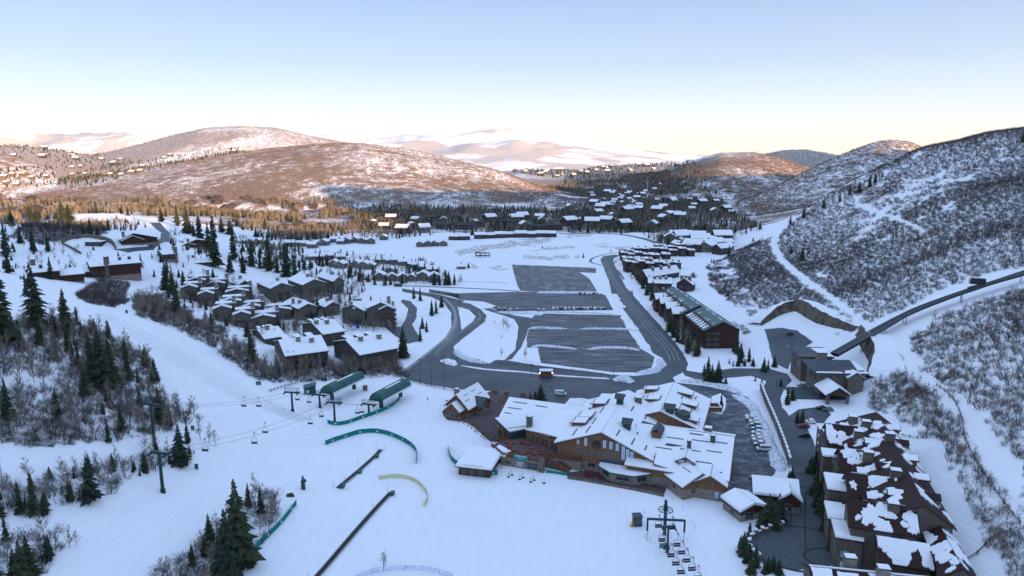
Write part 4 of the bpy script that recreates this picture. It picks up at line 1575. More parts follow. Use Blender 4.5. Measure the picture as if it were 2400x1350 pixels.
def left_condos():
    # (C, R, L, label, floors, wall h, rise, ridge, chimneys, wall)
    jobs = [
        ((637, 708), (687, 697), (572, 684), 'grey condominium with snow roof, left of the three big gabled ones', 3, 9.6, 3.4, 'y', [(.55, .35)], 'condo_wall'),
        ((712, 700), (764, 688), (662, 668), 'grey condominium with snow roof, middle of the three big gabled ones', 3, 9.6, 3.6, 'y', [(.5, .4)], 'condo_wall'),
        ((784, 690), (806, 682), (738, 664), 'grey condominium with snow roof, right of the three big gabled ones', 3, 9.6, 3.2, 'y', [(.5, .4)], 'condo_wall'),
        ((672, 867), (770, 857), (622, 832), 'low taupe condominium with two chimneys behind the lift huts, left one', 2, 6.8, 4.6, 'x', [(.42, .38), (.72, .3)], 'condo_wall_dark'),
        ((846, 869), (932, 843), (778, 834), 'low taupe condominium with big snow roof and blurred aspens, right one', 2, 7.0, 4.6, 'x', [(.3, .38), (.78, .35)], 'condo_wall_dark'),
        ((760, 813), (808, 792), (676, 782), 'condominium with broad snow roof and two chimneys in the middle row', 2, 6.0, 4.0, 'x', [(.1, .4), (.55, .35)], 'condo_wall_dark'),
        ((622, 806), (668, 796), (590, 782), 'snow roofed condominium squeezed between cottages and taupe blocks', 2, 5.4, 3.4, 'x', [(.4, .4)], 'condo_wall_dark'),
        ((764, 742), (798, 734), (742, 726), 'small snow roofed condominium left of the tall four storey one', 2, 5.4, 2.8, 'y', [(.4, .4)], 'condo_wall'),
        ((560, 690), (590, 683), (536, 672), 'small snow roofed condominium left of the three big gabled ones', 2, 6.0, 2.8, 'y', [(.5, .4)], 'condo_wall'),
        ((702, 752), (744, 742), (668, 728), 'small condominium with tall round topped chimney before the gabled ones', 2, 7.0, 2.6, 'y', [(.3, .3)], 'condo_wall'),
        ((803, 757), (856, 764), (796, 725), 'open gabled wing of the tall condominium with a big window', 2, 8.6, 3.4, 'y', [(.2, .6)], 'condo_wall'),
    ]
    for C, R, L, lb, fl, h, rise, rg, ch, wm in jobs:
        e, W, D = place3(C, R, L, lb, 'condominium', 'building', CG)
        D = min(D, 34)
        h += 1.6
        gable(e, 0, W, 0, D, h, rise, rg, 0.8, wm)
        win_grid(e, W, D, fl, 3.0, 1.8, w=1.5, h=1.4, step=3.6)
        if rg == 'y':
            for k in range(fl - 1):
                balcony(e, W * .25, W * .85, 0, 3.0 * (k + 1), 1.6)
            window(e, W / 2, 0, h + 0.6, 2.2, 1.4, 'f')
        else:
            for k in range(fl - 1):
                balcony(e, W * .1, W * .45, 0, 3.0 * (k + 1), 1.6)
                balcony(e, W * .55, W * .9, 0, 3.0 * (k + 1), 1.6)
        for fx, fy in ch:
            zz = h + rise * (1 - abs(fx - .5) * 2 if rg == 'y' else 1 - abs(fy - .5) * 2)
            chimney(e, W * fx, D * fy, zz - 1.2, zz + 2.6, 2.2, 1.8)
        if rg == 'x':
            # stepped dormers on the uphill side
            for fx in (.2, .5, .8):
                b = MB()
                b.box((W * fx, D * .68, h + rise * .7), (W * .14, D * .3, 1.6))
                b.build('dormer', M['dark_house_wall'], e)
                b = MB()
                b.box((W * fx, D * .68, h + rise * .7 + 1.0), (W * .17, D * .34, 0.35))
                b.build('dormer_snow', M['snow'], e)
    # the tall stepped building
    e, W, D = place3((862, 766), (926, 763), (852, 705), 'tall four storey condominium with stepped snow roofs above the driveway', 'condominium', 'building', CG)
    gable(e, 0, W, 0, D, 12.5, 3.6, 'y', 0.9, 'condo_wall')
    gable(e, W * .45, W + .02, -3.0, 2, 12.0, 2.4, 'y', 0.7, 'condo_wall_dark', wname='bay_wall', rname='bay_roof')
    gable(e, -9, W - 3, D * .45, D * .9, 11.5, 3.6, 'x', 0.8, 'condo_wall', wname='rear_wall', rname='rear_roof')
    win_grid(e, W * .42, D, 4, 3.0, 1.8, l=True, w=2.2, h=1.2, step=3.4)
    for k in range(3):
        balcony(e, W * .5, W * .95, -3.0, 3.1 * (k + 1), 1.2, mat='lodge_rail')
        for j in range(3):
            window(e, W * (.55 + .17 * j), -3.0, 1.8 + 3.1 * k, 1.2, 1.8, 'f')
    for k in range(4):
        balcony(e, D * .1, D * .5, W, 3.1 * k + .2, 1.2, 'r', mat='lodge_rail')
    chimney(e, W * .8, D * .3, 14, 19, 2.4, 2.0)
    chimney(e, W * .95, D * .15, 12.5, 16, 1.6, 1.5)
    chimney(e, -6, D * .8, 12, 16.5, 5, 2, 'concrete')
    b = MB()
    b.box((0, 0, 0), (5.5, 3.5, 0.25))
    e2 = b.build('blue_canopy', None)
    t = NT('blue_cloth')
    e2.data.materials.append(t.set((0.01, 0.14, 0.55), 0.6))
    e2.location = G(829, 772) + Vector((0, 0, 2.6))
    tag(e2, 'bright blue flat canopy in front of the tall condominium', 'canopy')
    # stepped units with slab chimneys
    units = [((425, 698), (458, 693), 'first stepped cottage from the left, front row'), ((465, 713), (497, 706), 'second stepped cottage from the left, front row'), ((438, 680), (476, 672), 'upper stepped cottage at the far left'),
             ((485, 687), (522, 681), 'upper stepped cottage behind the second front one'), ((530, 706), (577, 697), 'wide stepped cottage below the pines'), ((500, 750), (538, 742), 'stepped cottage of the lower group, leftmost'),
             ((547, 764), (583, 755), 'stepped cottage of the lower group, foremost'), ((517, 731), (560, 722), 'stepped cottage of the lower group, upper left'), ((567, 744), (606, 735), 'stepped cottage of the lower group, upper middle'),
             ((590, 772), (640, 760), 'stepped cottage of the lower group at its right end'), ((622, 752), (678, 738), 'stepped cottage with long wall behind the right end one')]
    for i, (C, R, lb) in enumerate(units):
        c, r = G(*C), G(*R)
        r = PY(R[0], R[1], c.y)
        a = rad(20)
        W = max(7.5, abs(r.x - c.x) * 1.05)
        D = 8.0
        e = empty('cottage', (c.x, c.y, min(c.z, r.z)), a, 'grey ' + lb, 'cottage', 'stepped cottages with slab chimneys')
        gable(e, 0, W, 0, D, 6.6, 2.0, 'y', 0.5, 'condo_wall')
        flat(e, 1.5, W + 2.5, D - 1.5, D + 5.5, 8.6, 'condo_wall', snow=.4, name='rear_wall', rname='rear_roof')
        chimney(e, W + 1.6, D * .95, -1, 13.0, 2.2, 1.9)
        for x in (.25, .5, .75):
            window(e, W * x, 0, 3.9, W * .17, 1.9, 'f')
        balcony(e, 0.3, W - .3, 0, 2.5, 1.6)


def hill_condos():
    HG = 'dark red condominiums on the left hill'
    e, W, D = place3((216, 652), (330, 636), (182, 634), 'dark red timber condominium with stone chimney and two chimney pots', 'condominium', 'building', HG)
    gable(e, -13, -1.5, 3, D, 6.0, 2.4, 'x', 0.8, 'brown_wall', wname='wing_wall', rname='wing_roof')
    gable(e, 0, W * .28, 0, D, 9.4, 2.2, 'x', 0.8, 'brown_wall', off=D * .8)
    gable(e, W * .36, W, -1.5, D, 9.8, 3.2, 'x', 0.8, 'brown_wall', off=D * .85, wname='main_wall', rname='main_roof')
    chimney(e, W * .32, 1.0, -2, 15.5, 3.2, 2.4, 'stone')
    chimney(e, W * .62, D * .4, 10.6, 13.6, 1.8, 1.5, 'dark_metal')
    chimney(e, W * .82, D * .4, 10.6, 13.6, 1.8, 1.5, 'dark_metal')
    win_grid(e, W, D, 2, 3.0, 2.0, w=1.8, h=1.6, step=4.2)
    balcony(e, .5, W * .27, 0, 3, 1.4)
    e, W, D = place3((40, 642), (140, 636), (12, 618), 'dark red timber condominium behind the tallest left conifers', 'condominium', 'building', HG)
    gable(e, -15, -1.0, 2, D, 7.0, 2.4, 'x', 0.8, 'brown_wall', wname='wing_wall', rname='wing_roof')
    gable(e, W + .5, W + 13, 3, D, 7.0, 2.4, 'x', 0.8, 'brown_wall', wname='side_wall', rname='side_roof')
    gable(e, 0, W * .3, 0, D, 9.5, 2.2, 'x', 0.8, 'brown_wall', off=D * .8)
    gable(e, W * .25, W, 1.0, D + 4, 10.4, 3.2, 'x', 0.8, 'brown_wall', off=D * .9, wname='main_wall', rname='main_roof')
    chimney(e, W * .42, D * .8, 10, 17, 2.6, 2.2, 'stone')
    chimney(e, W * .58, D * .4, 11, 14.2, 1.8, 1.5, 'dark_metal')
    win_grid(e, W, D, 2, 3.0, 2.0, w=1.8, h=1.6, step=4.2)
    e, W, D = place3((284, 573), (370, 569), (278, 552), 'dark brown gabled house on top of the left hill', 'house', 'building', HG)
    gable(e, 0, W, 0, D, 6.0, 4.6, 'y', 1.0, 'brown_wall', off=W * .35)
    gable(e, W * .02, W * .6, -2.5, 1, 5.2, 3.6, 'y', 0.8, 'brown_wall', wname='front_wall', rname='front_roof')
    chimney(e, W * .1, D * .4, 6, 12, 2, 1.8, 'stone')
    win_grid(e, W, D, 1, 3.0, 2.4, w=1.6, h=1.6, step=5, l=False)
    e, W, D = place3((455, 617), (494, 604), (418, 609), 'right hand dark red condominium on the hill edge with two roof pots', 'condominium', 'building', HG)
    gable(e, 0, W, 0, D, 7.0, 2.6, 'x', 0.8, 'brown_wall', off=D * .7)
    chimney(e, W * .3, D * .5, 8, 11, 1.8, 1.5, 'dark_metal')
    win_grid(e, W, D, 2, 3.0, 2.0, w=1.8, h=1.6, step=4)
    e, W, D = place3((384, 614), (412, 611), (370, 600), 'low left wing condominium with stone chimney on the hill edge', 'condominium', 'building', HG)
    gable(e, 0, W, 0, D, 6.2, 1.8, 'x', 0.7, 'brown_wall', off=D * .7)
    chimney(e, W + .5, 1, -2, 11.5, 2.4, 2.0, 'stone')
    win_grid(e, W, D, 2, 3.0, 2.0, w=1.8, h=1.6, step=4)
    e, W, D = place3((440, 577), (495, 568), (404, 572), 'gabled condominium behind the hill edge ones near the tall pines', 'condominium', 'building', HG)
    gable(e, 0, W, 0, D, 7.0, 3.0, 'y', 0.8, 'brown_wall', off=W * .4)
    gable(e, -8, W * .3, -5, 3, 5.0, 2.6, 'y', 0.7, 'brown_wall', wname='front_wall', rname='front_roof')
    chimney(e, 1, 2, 4, 11, 2.2, 1.8, 'stone')
    win_grid(e, W, D, 2, 3.0, 2.0, w=1.8, h=1.6, step=4)
    # curved retaining wall and garage on the hill
    b = MB()
    L = smooth_line([G(145, 570), G(170, 560), G(205, 557), G(240, 563), G(262, 572), G(272, 586)], 3)
    for a, c in zip(L[:-1], L[1:]):
        b.box(((a.x + c.x) / 2, (a.y + c.y) / 2, h1(a.x, a.y) + 0.6), ((c - a).length + .3, 0.8, 5.2), math.atan2(c.y - a.y, c.x - a.x))
    tag(b.build('retaining_wall', M['stone']), 'brown stone retaining wall curving round the hill garage court', 'wall')
    b = MB()
    L = smooth_line([G(145, 572), G(165, 582), G(190, 596)], 3)
    for a, c in zip(L[:-1], L[1:]):
        b.box(((a.x + c.x) / 2, (a.y + c.y) / 2, h1(a.x, a.y) + 0.3), ((c - a).length + .3, 0.6, 2.6), math.atan2(c.y - a.y, c.x - a.x))
    tag(b.build('retaining_wall', M['stone']), 'lower stone retaining wall running down towards the condominiums', 'wall')
    e, W, D = place3((200, 577), (238, 578), (200, 568), 'flat roofed garage inside the curved stone wall', 'garage', 'garage')
    flat(e, 0, W, 0, D, 3.6, 'dark_house_wall')
    window(e, W * .3, 0, 1.5, 3.2, 2.4, 'f', name='garage_door')
    window(e, W * .7, 0, 1.5, 3.2, 2.4, 'f', name='garage_door')


def right_condos():
    RG = 'green roofed condominiums along the valley road'

    def snow_fingers(root, W, y0, y1, h, n):
        s = MB()
        for i in range(n):
            y = y0 + (y1 - y0) * (i + .5) / n
            dd = random.uniform(2.0, 3.4)
            L = random.uniform(.45, .75)
            z0 = h + .30
            sl = 5.0 / (W / 2)
            x1 = W / 2 * L
            s.slab([(-.6, y - dd / 2, z0 - .6 * sl + .2), (x1 * .6, y - dd / 2.6, z0 + x1 * .6 * sl + .2), (x1, y, z0 + x1 * sl + .1), (x1 * .6, y + dd / 3, z0 + x1 * .6 * sl + .2), (-.6, y + dd / 2, z0 - .6 * sl + .2)], .22)
        o = s.build('roof_snow', M['snow'], root)
        o['kind'] = 'stuff'
        s = MB()
        k = max(3, int((y1 - y0) / 11))
        for i in range(k):
            y = y0 + (y1 - y0) * (i + .5) / k
            s.box((W / 2 + .9, y, h + 5 - .15), (0.7, 6.5, .35))
        o = s.build('ridge_snow', M['snow'], root)
        o['kind'] = 'stuff'
        b = MB()
        for i in range(n):
            y = y0 + (y1 - y0) * (i + .05) / n
            b2 = MB()
            b2.box((W * .16, y, h + 2.2), (1.5, 1.2, 2.8))
            b2.build('chimney', M['stone'], root)
    c = G(1650, 817)
    e = empty('condominium', (c.x, c.y, 0), rad(1), 'near red walled condominium with green metal roof and finger shaped snow', 'building', RG)
    W, D = 20.5, 40
    gable(e, 0, W, 0, D, 11.5, 5.0, 'y', 1.2, 'red_wall', 'teal_roof', 0)
    snow_fingers(e, W, 1, D - 1, 11.5, 8)
    for k in range(3):
        balcony(e, 1, 9, 0, 3.3 * (k + 1) - .6, 1.8, mat='condo_wall')
        for x in (2.5, 6.5):
            window(e, x, 0, 1.9 + 3.3 * k, 2.2, 2.0, 'f')
        for j in range(8):
            window(e, 0, 3 + j * 4.7, 1.9 + 3.3 * k, 2.0, 1.8, 'l')
        balcony(e, 1, D - 1, 0, 3.3 * (k + 1) - .6, 1.5, 'l', mat='timber_dark')
    c2 = Vector((c.x - 1.5, c.y + 46, 0))
    e = empty('condominium', (c2.x, c2.y, 0), rad(1.5), 'long far red walled condominium with green metal roof and ridge snow', 'building', RG)
    W, D = 20.5, 66
    gable(e, 0, W, 0, D, 11.5, 5.0, 'y', 1.2, 'red_wall', 'teal_roof', 0)
    snow_fingers(e, W, 1, D - 1, 11.5, 12)
    for k in range(3):
        for j in range(12):
            window(e, 0, 3 + j * 5.2, 1.9 + 3.3 * k, 2.0, 1.8, 'l')
    for j, (yy, w_) in enumerate(((4, 8), (20, 9), (37, 8), (52, 9))):
        gable(e, -5.5, 8, yy, yy + w_, 10.2, 3.0, 'x', .9, 'red_wall', 'fascia', .4, wname='gable_wall', rname='gable_roof')
        chimney(e, 2, yy + w_ + 1.2, 11, 16, 1.6, 1.4, 'stone')
    # chalets with steep gables beyond
    for C, R, L, lb, h, rise, rg, off in (((1515, 668), (1592, 640), (1500, 650), 'long chalet with snow roof and three brick chimneys on the right', 8, 5, 'x', .75), ((1585, 686), (1622, 684), (1570, 664), 'dark gabled chalet at the foot of the right hill', 8, 4.5, 'y', .5),
                                         ((1520, 686), (1574, 682), (1516, 668), 'jumbled chalet with many snow topped chimneys before the long one', 8.5, 3, 'x', .6)):
        e, W, D = place3(C, R, L, lb, 'chalet', 'chalet', 'chalets on the right of the valley')
        gable(e, 0, W, 0, D, h, rise, rg, 1.0, 'dark_house_wall', off=None)
        win_grid(e, W, D, 2, 3.2, 2, w=1.8, h=1.6, step=5)
        for f in (.25, .5, .75):
            chimney(e, W * f, D * .35, h + 1, h + rise + 1.5, 2.2, 1.8, 'stone')
    # blocky dark red condominiums with flat snow roofs
    BG = 'blocky dark red condominiums with flat snow roofs'
    rows = [(588, [(1545, 16), (1562, 14), (1578, 16), (1596, 20), (1618, 18), (1640, 22), (1662, 18)], 'far'), (598, [(1462, 14), (1478, 16), (1496, 16), (1514, 16), (1534, 18), (1556, 18), (1578, 18), (1600, 16), (1620, 16)], 'second'),
            (609, [(1464, 14), (1480, 16), (1498, 16), (1516, 16), (1536, 22), (1562, 18)], 'third'), (620, [(1468, 14), (1484, 16), (1502, 16), (1520, 16)], 'fourth'),
            (636, [(1474, 12), (1488, 14), (1504, 16), (1523, 18), (1544, 18), (1562, 14)], 'front'), (629, [(1555, 14), (1576, 14), (1590, 12)], 'right hand')]
    for py, lst, rn in rows:
        for i, (px, wpx) in enumerate(lst):
            c = G(px - wpx / 2, py + 3)
            W = wpx * c.y / FOC * 1.0
            D = random.uniform(11, 17)
            e = empty('condominium', (c.x, c.y, c.z), rad(random.uniform(-6, 6)), 'blocky dark red flat roofed condominium, number %s from the left in the %s row' % ('one two three four five six seven eight nine'.split()[i], rn), 'building', BG)
            hh = random.uniform(6.5, 9.5) if rn != 'front' else random.uniform(9, 11.5)
            flat(e, 0, W, 0, D, hh, random.choice(['red_wall', 'dark_house_wall', 'brown_wall']), over=.8, snow=.6)
            if rn in ('front', 'right hand', 'fourth'):
                win_grid(e, W, D, 3, 3.0, 1.8, w=1.5, h=1.5, step=4, l=False)
            elif rn in ('third', 'second'):
                win_grid(e, W, D, 2, 3.0, 2.5, w=2, h=1.5, step=5, l=False)
            b = MB()
            b.box((W * .7, D * .5, hh + 1.1), (2, 1.6, 1.8))
            b.build('chimney', M['stone'], e)


def make_house(W, D, h, rise, ridge, wall, snow=True, wins=2, roofm='fascia', lb='', cat='house', grp=''):
    e = empty('village_house', (0, 0, 0), 0, lb, cat, grp)
    gable(e, -W / 2, W / 2, -D / 2, D / 2, h, rise, ridge, 0.7, wall, roofm, 0.5 if snow else 0)
    for i in range(wins):
        window(e, -W / 2 + (i + .5) * W / wins, -D / 2, h * .55, W / wins * .45, 1.6, 'f')
    return e


def village():
    protos = {}

    def put(key, mk, x, y, rz, label, group, s=(1, 1, 1)):
        z = h1(x, y)
        if key not in protos:
            protos[key] = mk()
            o = protos[key]
            o.location = (x, y, z)
            o.rotation_euler = (0, 0, rz)
            o.scale = s
            o['label'] = label
            o['group'] = group
        else:
            copy_tree(protos[key], (x, y, z), rz, label, group, s)
    mkA = lambda: make_house(11, 10, 5.0, 2.4, 'x', 'village_wall', lb='x', grp='x')
    mkB = lambda: make_house(10, 11, 5.2, 2.6, 'y', 'village_wall', lb='x', grp='x')
    mkC = lambda: make_house(16, 11, 6.0, 3.0, 'x', 'dark_house_wall', lb='x', grp='x', wins=4)
    mkD = lambda: make_house(24, 12, 7.5, 2.2, 'x', 'dark_house_wall', False, 7, lb='x', grp='x')
    mkE = lambda: make_house(16, 12, 6.5, 3.2, 'y', 'dark_house_wall', False, 4, lb='x', grp='x')
    mkF = lambda: make_house(13, 12, 6.5, 3.2, 'x', 'tan_wall', True, 3, lb='x', grp='x')
    K = {'A': mkA, 'B': mkB, 'C': mkC, 'D': mkD, 'E': mkE, 'F': mkF}
    ordn = 'first second third fourth fifth sixth seventh eighth ninth tenth eleventh twelfth thirteenth fourteenth fifteenth sixteenth seventeenth eighteenth nineteenth twentieth'.split()
    rows = [
        ('A', 'small snow roofed cottage in the village left of the meadow, back row', [(730, 609), (753, 609), (772, 608), (800, 609), (895, 617), (917, 618), (932, 619), (945, 622), (967, 627), (982, 631), (996, 635), (1014, 642)]),
        ('B', 'small snow roofed cottage in the village left of the meadow, front row', [(784, 625), (800, 628), (838, 627), (856, 630), (870, 630), (918, 641), (892, 656), (919, 657), (944, 658), (966, 658), (992, 656), (1018, 660)]),
        ('A', 'snow roofed terrace cottage by the woods left of the meadow', [(575, 572), (590, 572), (605, 571), (620, 572), (680, 577), (697, 576), (715, 577), (733, 581), (748, 575), (765, 572), (785, 568), (800, 572)]),
        ('B', 'pale cottage at the upper edge of the meadow', [(815, 570), (832, 568), (850, 570), (870, 571), (985, 578), (1003, 577), (1020, 576), (1040, 576), (760, 575), (900, 562)]),
        ('C', 'row house with snow roof along the upper meadow edge', [(1065, 562), (1088, 562), (1125, 559), (1148, 558), (1172, 557), (1196, 556), (1220, 556), (1244, 556), (1268, 555), (1292, 555)]),
        ('D', 'long dark terrace block between the wooded rows', [(850, 505), (905, 512), (955, 509), (1010, 518), (1070, 515), (1120, 530), (1165, 497), (1195, 528), (1240, 537), (830, 530), (880, 532), (1270, 538), (1300, 538), (800, 500), (980, 536), (1040, 536), (1090, 538)]),
        ('E', 'dark roofed house among the sunlit trees', [(485, 465), (512, 478), (545, 485), (580, 468), (605, 475), (640, 473), (670, 478), (700, 483), (735, 487), (500, 500), (530, 503), (560, 508), (585, 512), (610, 505), (650, 510), (690, 500), (665, 535), (720, 540), (750, 534), (700, 530)]),
        ('F', 'pale sunlit house on the far left', [(10, 418), (30, 412), (55, 412), (75, 420), (110, 417), (15, 432), (40, 436), (170, 395), (190, 393), (200, 410), (260, 412), (285, 413), (310, 408), (170, 412), (330, 405), (335, 392), (385, 372), (400, 366), (550, 357), (565, 356)]),
    ]
    for key, lb, pts in rows:
        for i, (px, py) in enumerate(pts):
            g = G(px, py)
            s = random.uniform(.85, 1.1)
            if key == 'F' and g.y > 1800:
                s *= 1.15
            put(key, K[key], g.x, g.y, rad(random.uniform(-14, 14)), lb + ', ' + ordn[i % 20] + ' from its left end' if False else '%s %s' % (ordn[i], lb), lb.split(' in ')[0][:40] + 's', (s, s, s))
    # houses strewn through the valley village and the far ridges
    n = 0
    for poly, sp, ymax, grp, lbl in (([(0, 470), (560, 470), (540, 500), (250, 495), (0, 520)], 60, 1700, 'houses in the golden trees', 'house half hidden in the golden trees'), ([(840, 520), (1280, 515), (1290, 545), (1100, 548), (860, 556)], 42, 1400, 'houses above the meadow', 'snow roofed house between the rows above the meadow'), ([(1300, 440), (1560, 405), (1640, 440), (1720, 500), (1790, 535), (1700, 560), (1560, 560), (1440, 540), (1330, 530), (1290, 500), (1400, 470)], 43, 2300, 'houses of the valley village', 'snow roofed house among the valley village trees'),
                                     ([(1560, 560), (1700, 560), (1730, 575), (1690, 598), (1600, 590)], 17, 1500, 'pale roofed cottages right of the far road', 'snow roofed cottage crowded right of the far valley road'),
                                     ([(1200, 402), (1400, 392), (1640, 380), (1640, 398), (1500, 402), (1300, 420)], 120, 5000, 'houses on the far ridge', 'house among trees on the far ridge'),
                                     ([(0, 340), (260, 362), (330, 385), (150, 398), (0, 360)], 130, 5000, 'houses on the far left ridge', 'house among trees on the far left ridge')):
        x, y, z, px, py = sample_px(poly, sp, ymax)
        k = rng.permutation(len(x))[:{'houses in the golden trees': 18, 'houses above the meadow': 16, 'houses of the valley village': 62}.get(grp, 26)]
        for i in k:
            key = 'E' if 'golden' in grp else random.choice('ABCC')
            s = random.uniform(.9, 1.4) * (1.25 if y[i] > 2400 else 1.1)
            put(key, K[key], x[i], y[i], rad(random.uniform(-40, 40)), lbl, grp, (s, s, s * 1.15))
            n += 1
    print('strewn houses', n)


left_condos()
hill_condos()
right_condos()
village()
# ------------------------------------------------------------------ the timber lodge
def snow_marks(parent, q, marks, z=0.0):
    """dark snow guards showing through the roof snow; marks in (u along eave, v up slope, length)"""
    q = [Vector(p) for p in q]
    ex = (q[1] - q[0])
    ey = (q[3] - q[0])
    nrm = ex.cross(ey).normalized()
    for u, v, L in marks:
        a = q[0] + ex * u + ey * v
        b = a + ex.normalized() * L
        d = ey.normalized() * 0.13
        m = MB()
        m.v += [a - d + nrm * z, b - d + nrm * z, b + d + nrm * (z + .14), a + d + nrm * (z + .14), a - d + nrm * (z + .16), b - d + nrm * (z + .16)]
        m.f += [(0, 1, 2, 3), (0, 4, 5, 1), (4, 3, 2, 5), (0, 3, 4), (1, 5, 2)]
        m.build('snow_guard', M['fascia'], parent)


def snow_patches(parent, q, n, seed, smin=0.8, smax=3.1):
    n = int(n * 1.9)
    """melting snow left on a tiled roof: irregular slabs with real thickness"""
    r = random.Random(seed)
    q = [Vector(p) for p in q]
    ex, ey = q[1] - q[0], q[3] - q[0]
    W, D = ex.length, ey.length
    ux, uy = ex.normalized(), ey.normalized()
    for i in range(n):
        s = r.uniform(smin, smax)
        cx, cy = r.uniform(.06, .94) * W, r.uniform(.05, .9) * D
        k = 30
        m = MB()
        st = r.uniform(.6, 1.7)
        w1_, w2_, ph = r.uniform(.1, .3), r.uniform(.05, .2), r.uniform(0, 6)
        pts = []
        for j in range(k):
            a = 6.283 * j / k
            rr = s * (.8 + w1_ * math.sin(2 * a + ph) + w2_ * math.sin(5 * a + 2 * ph) + r.uniform(-.13, .13))
            x = min(max(cx + math.cos(a) * rr, .15), W - .15)
            y = min(max(cy + math.sin(a) * rr * st, .1), D - .1)
            pts.append(q[0] + ux * x + uy * y + Vector((0, 0, 0.40 + .011 * i)))
        m.slab(pts, .38)
        m.build('roof_snow', M['snow'], parent)


def cupola(parent, x, y, z, w=2.4):
    b = MB()
    b.box((x, y, z + 1.4), (w, w, 4.4))
    o = b.build('cupola', M['green_steel'], parent)
    b = MB()
    k = w * .8
    for q in ([(x - k, y - k, z + 3.4), (x + k, y - k, z + 3.4), (x + k, y, z + 5.0), (x - k, y, z + 5.0)], [(x - k, y, z + 5.0), (x + k, y, z + 5.0), (x + k, y + k, z + 3.4), (x - k, y + k, z + 3.4)]):
        b.slab(q, .18)
    b.build('cupola_roof', M['dark_metal'], o)
    return o


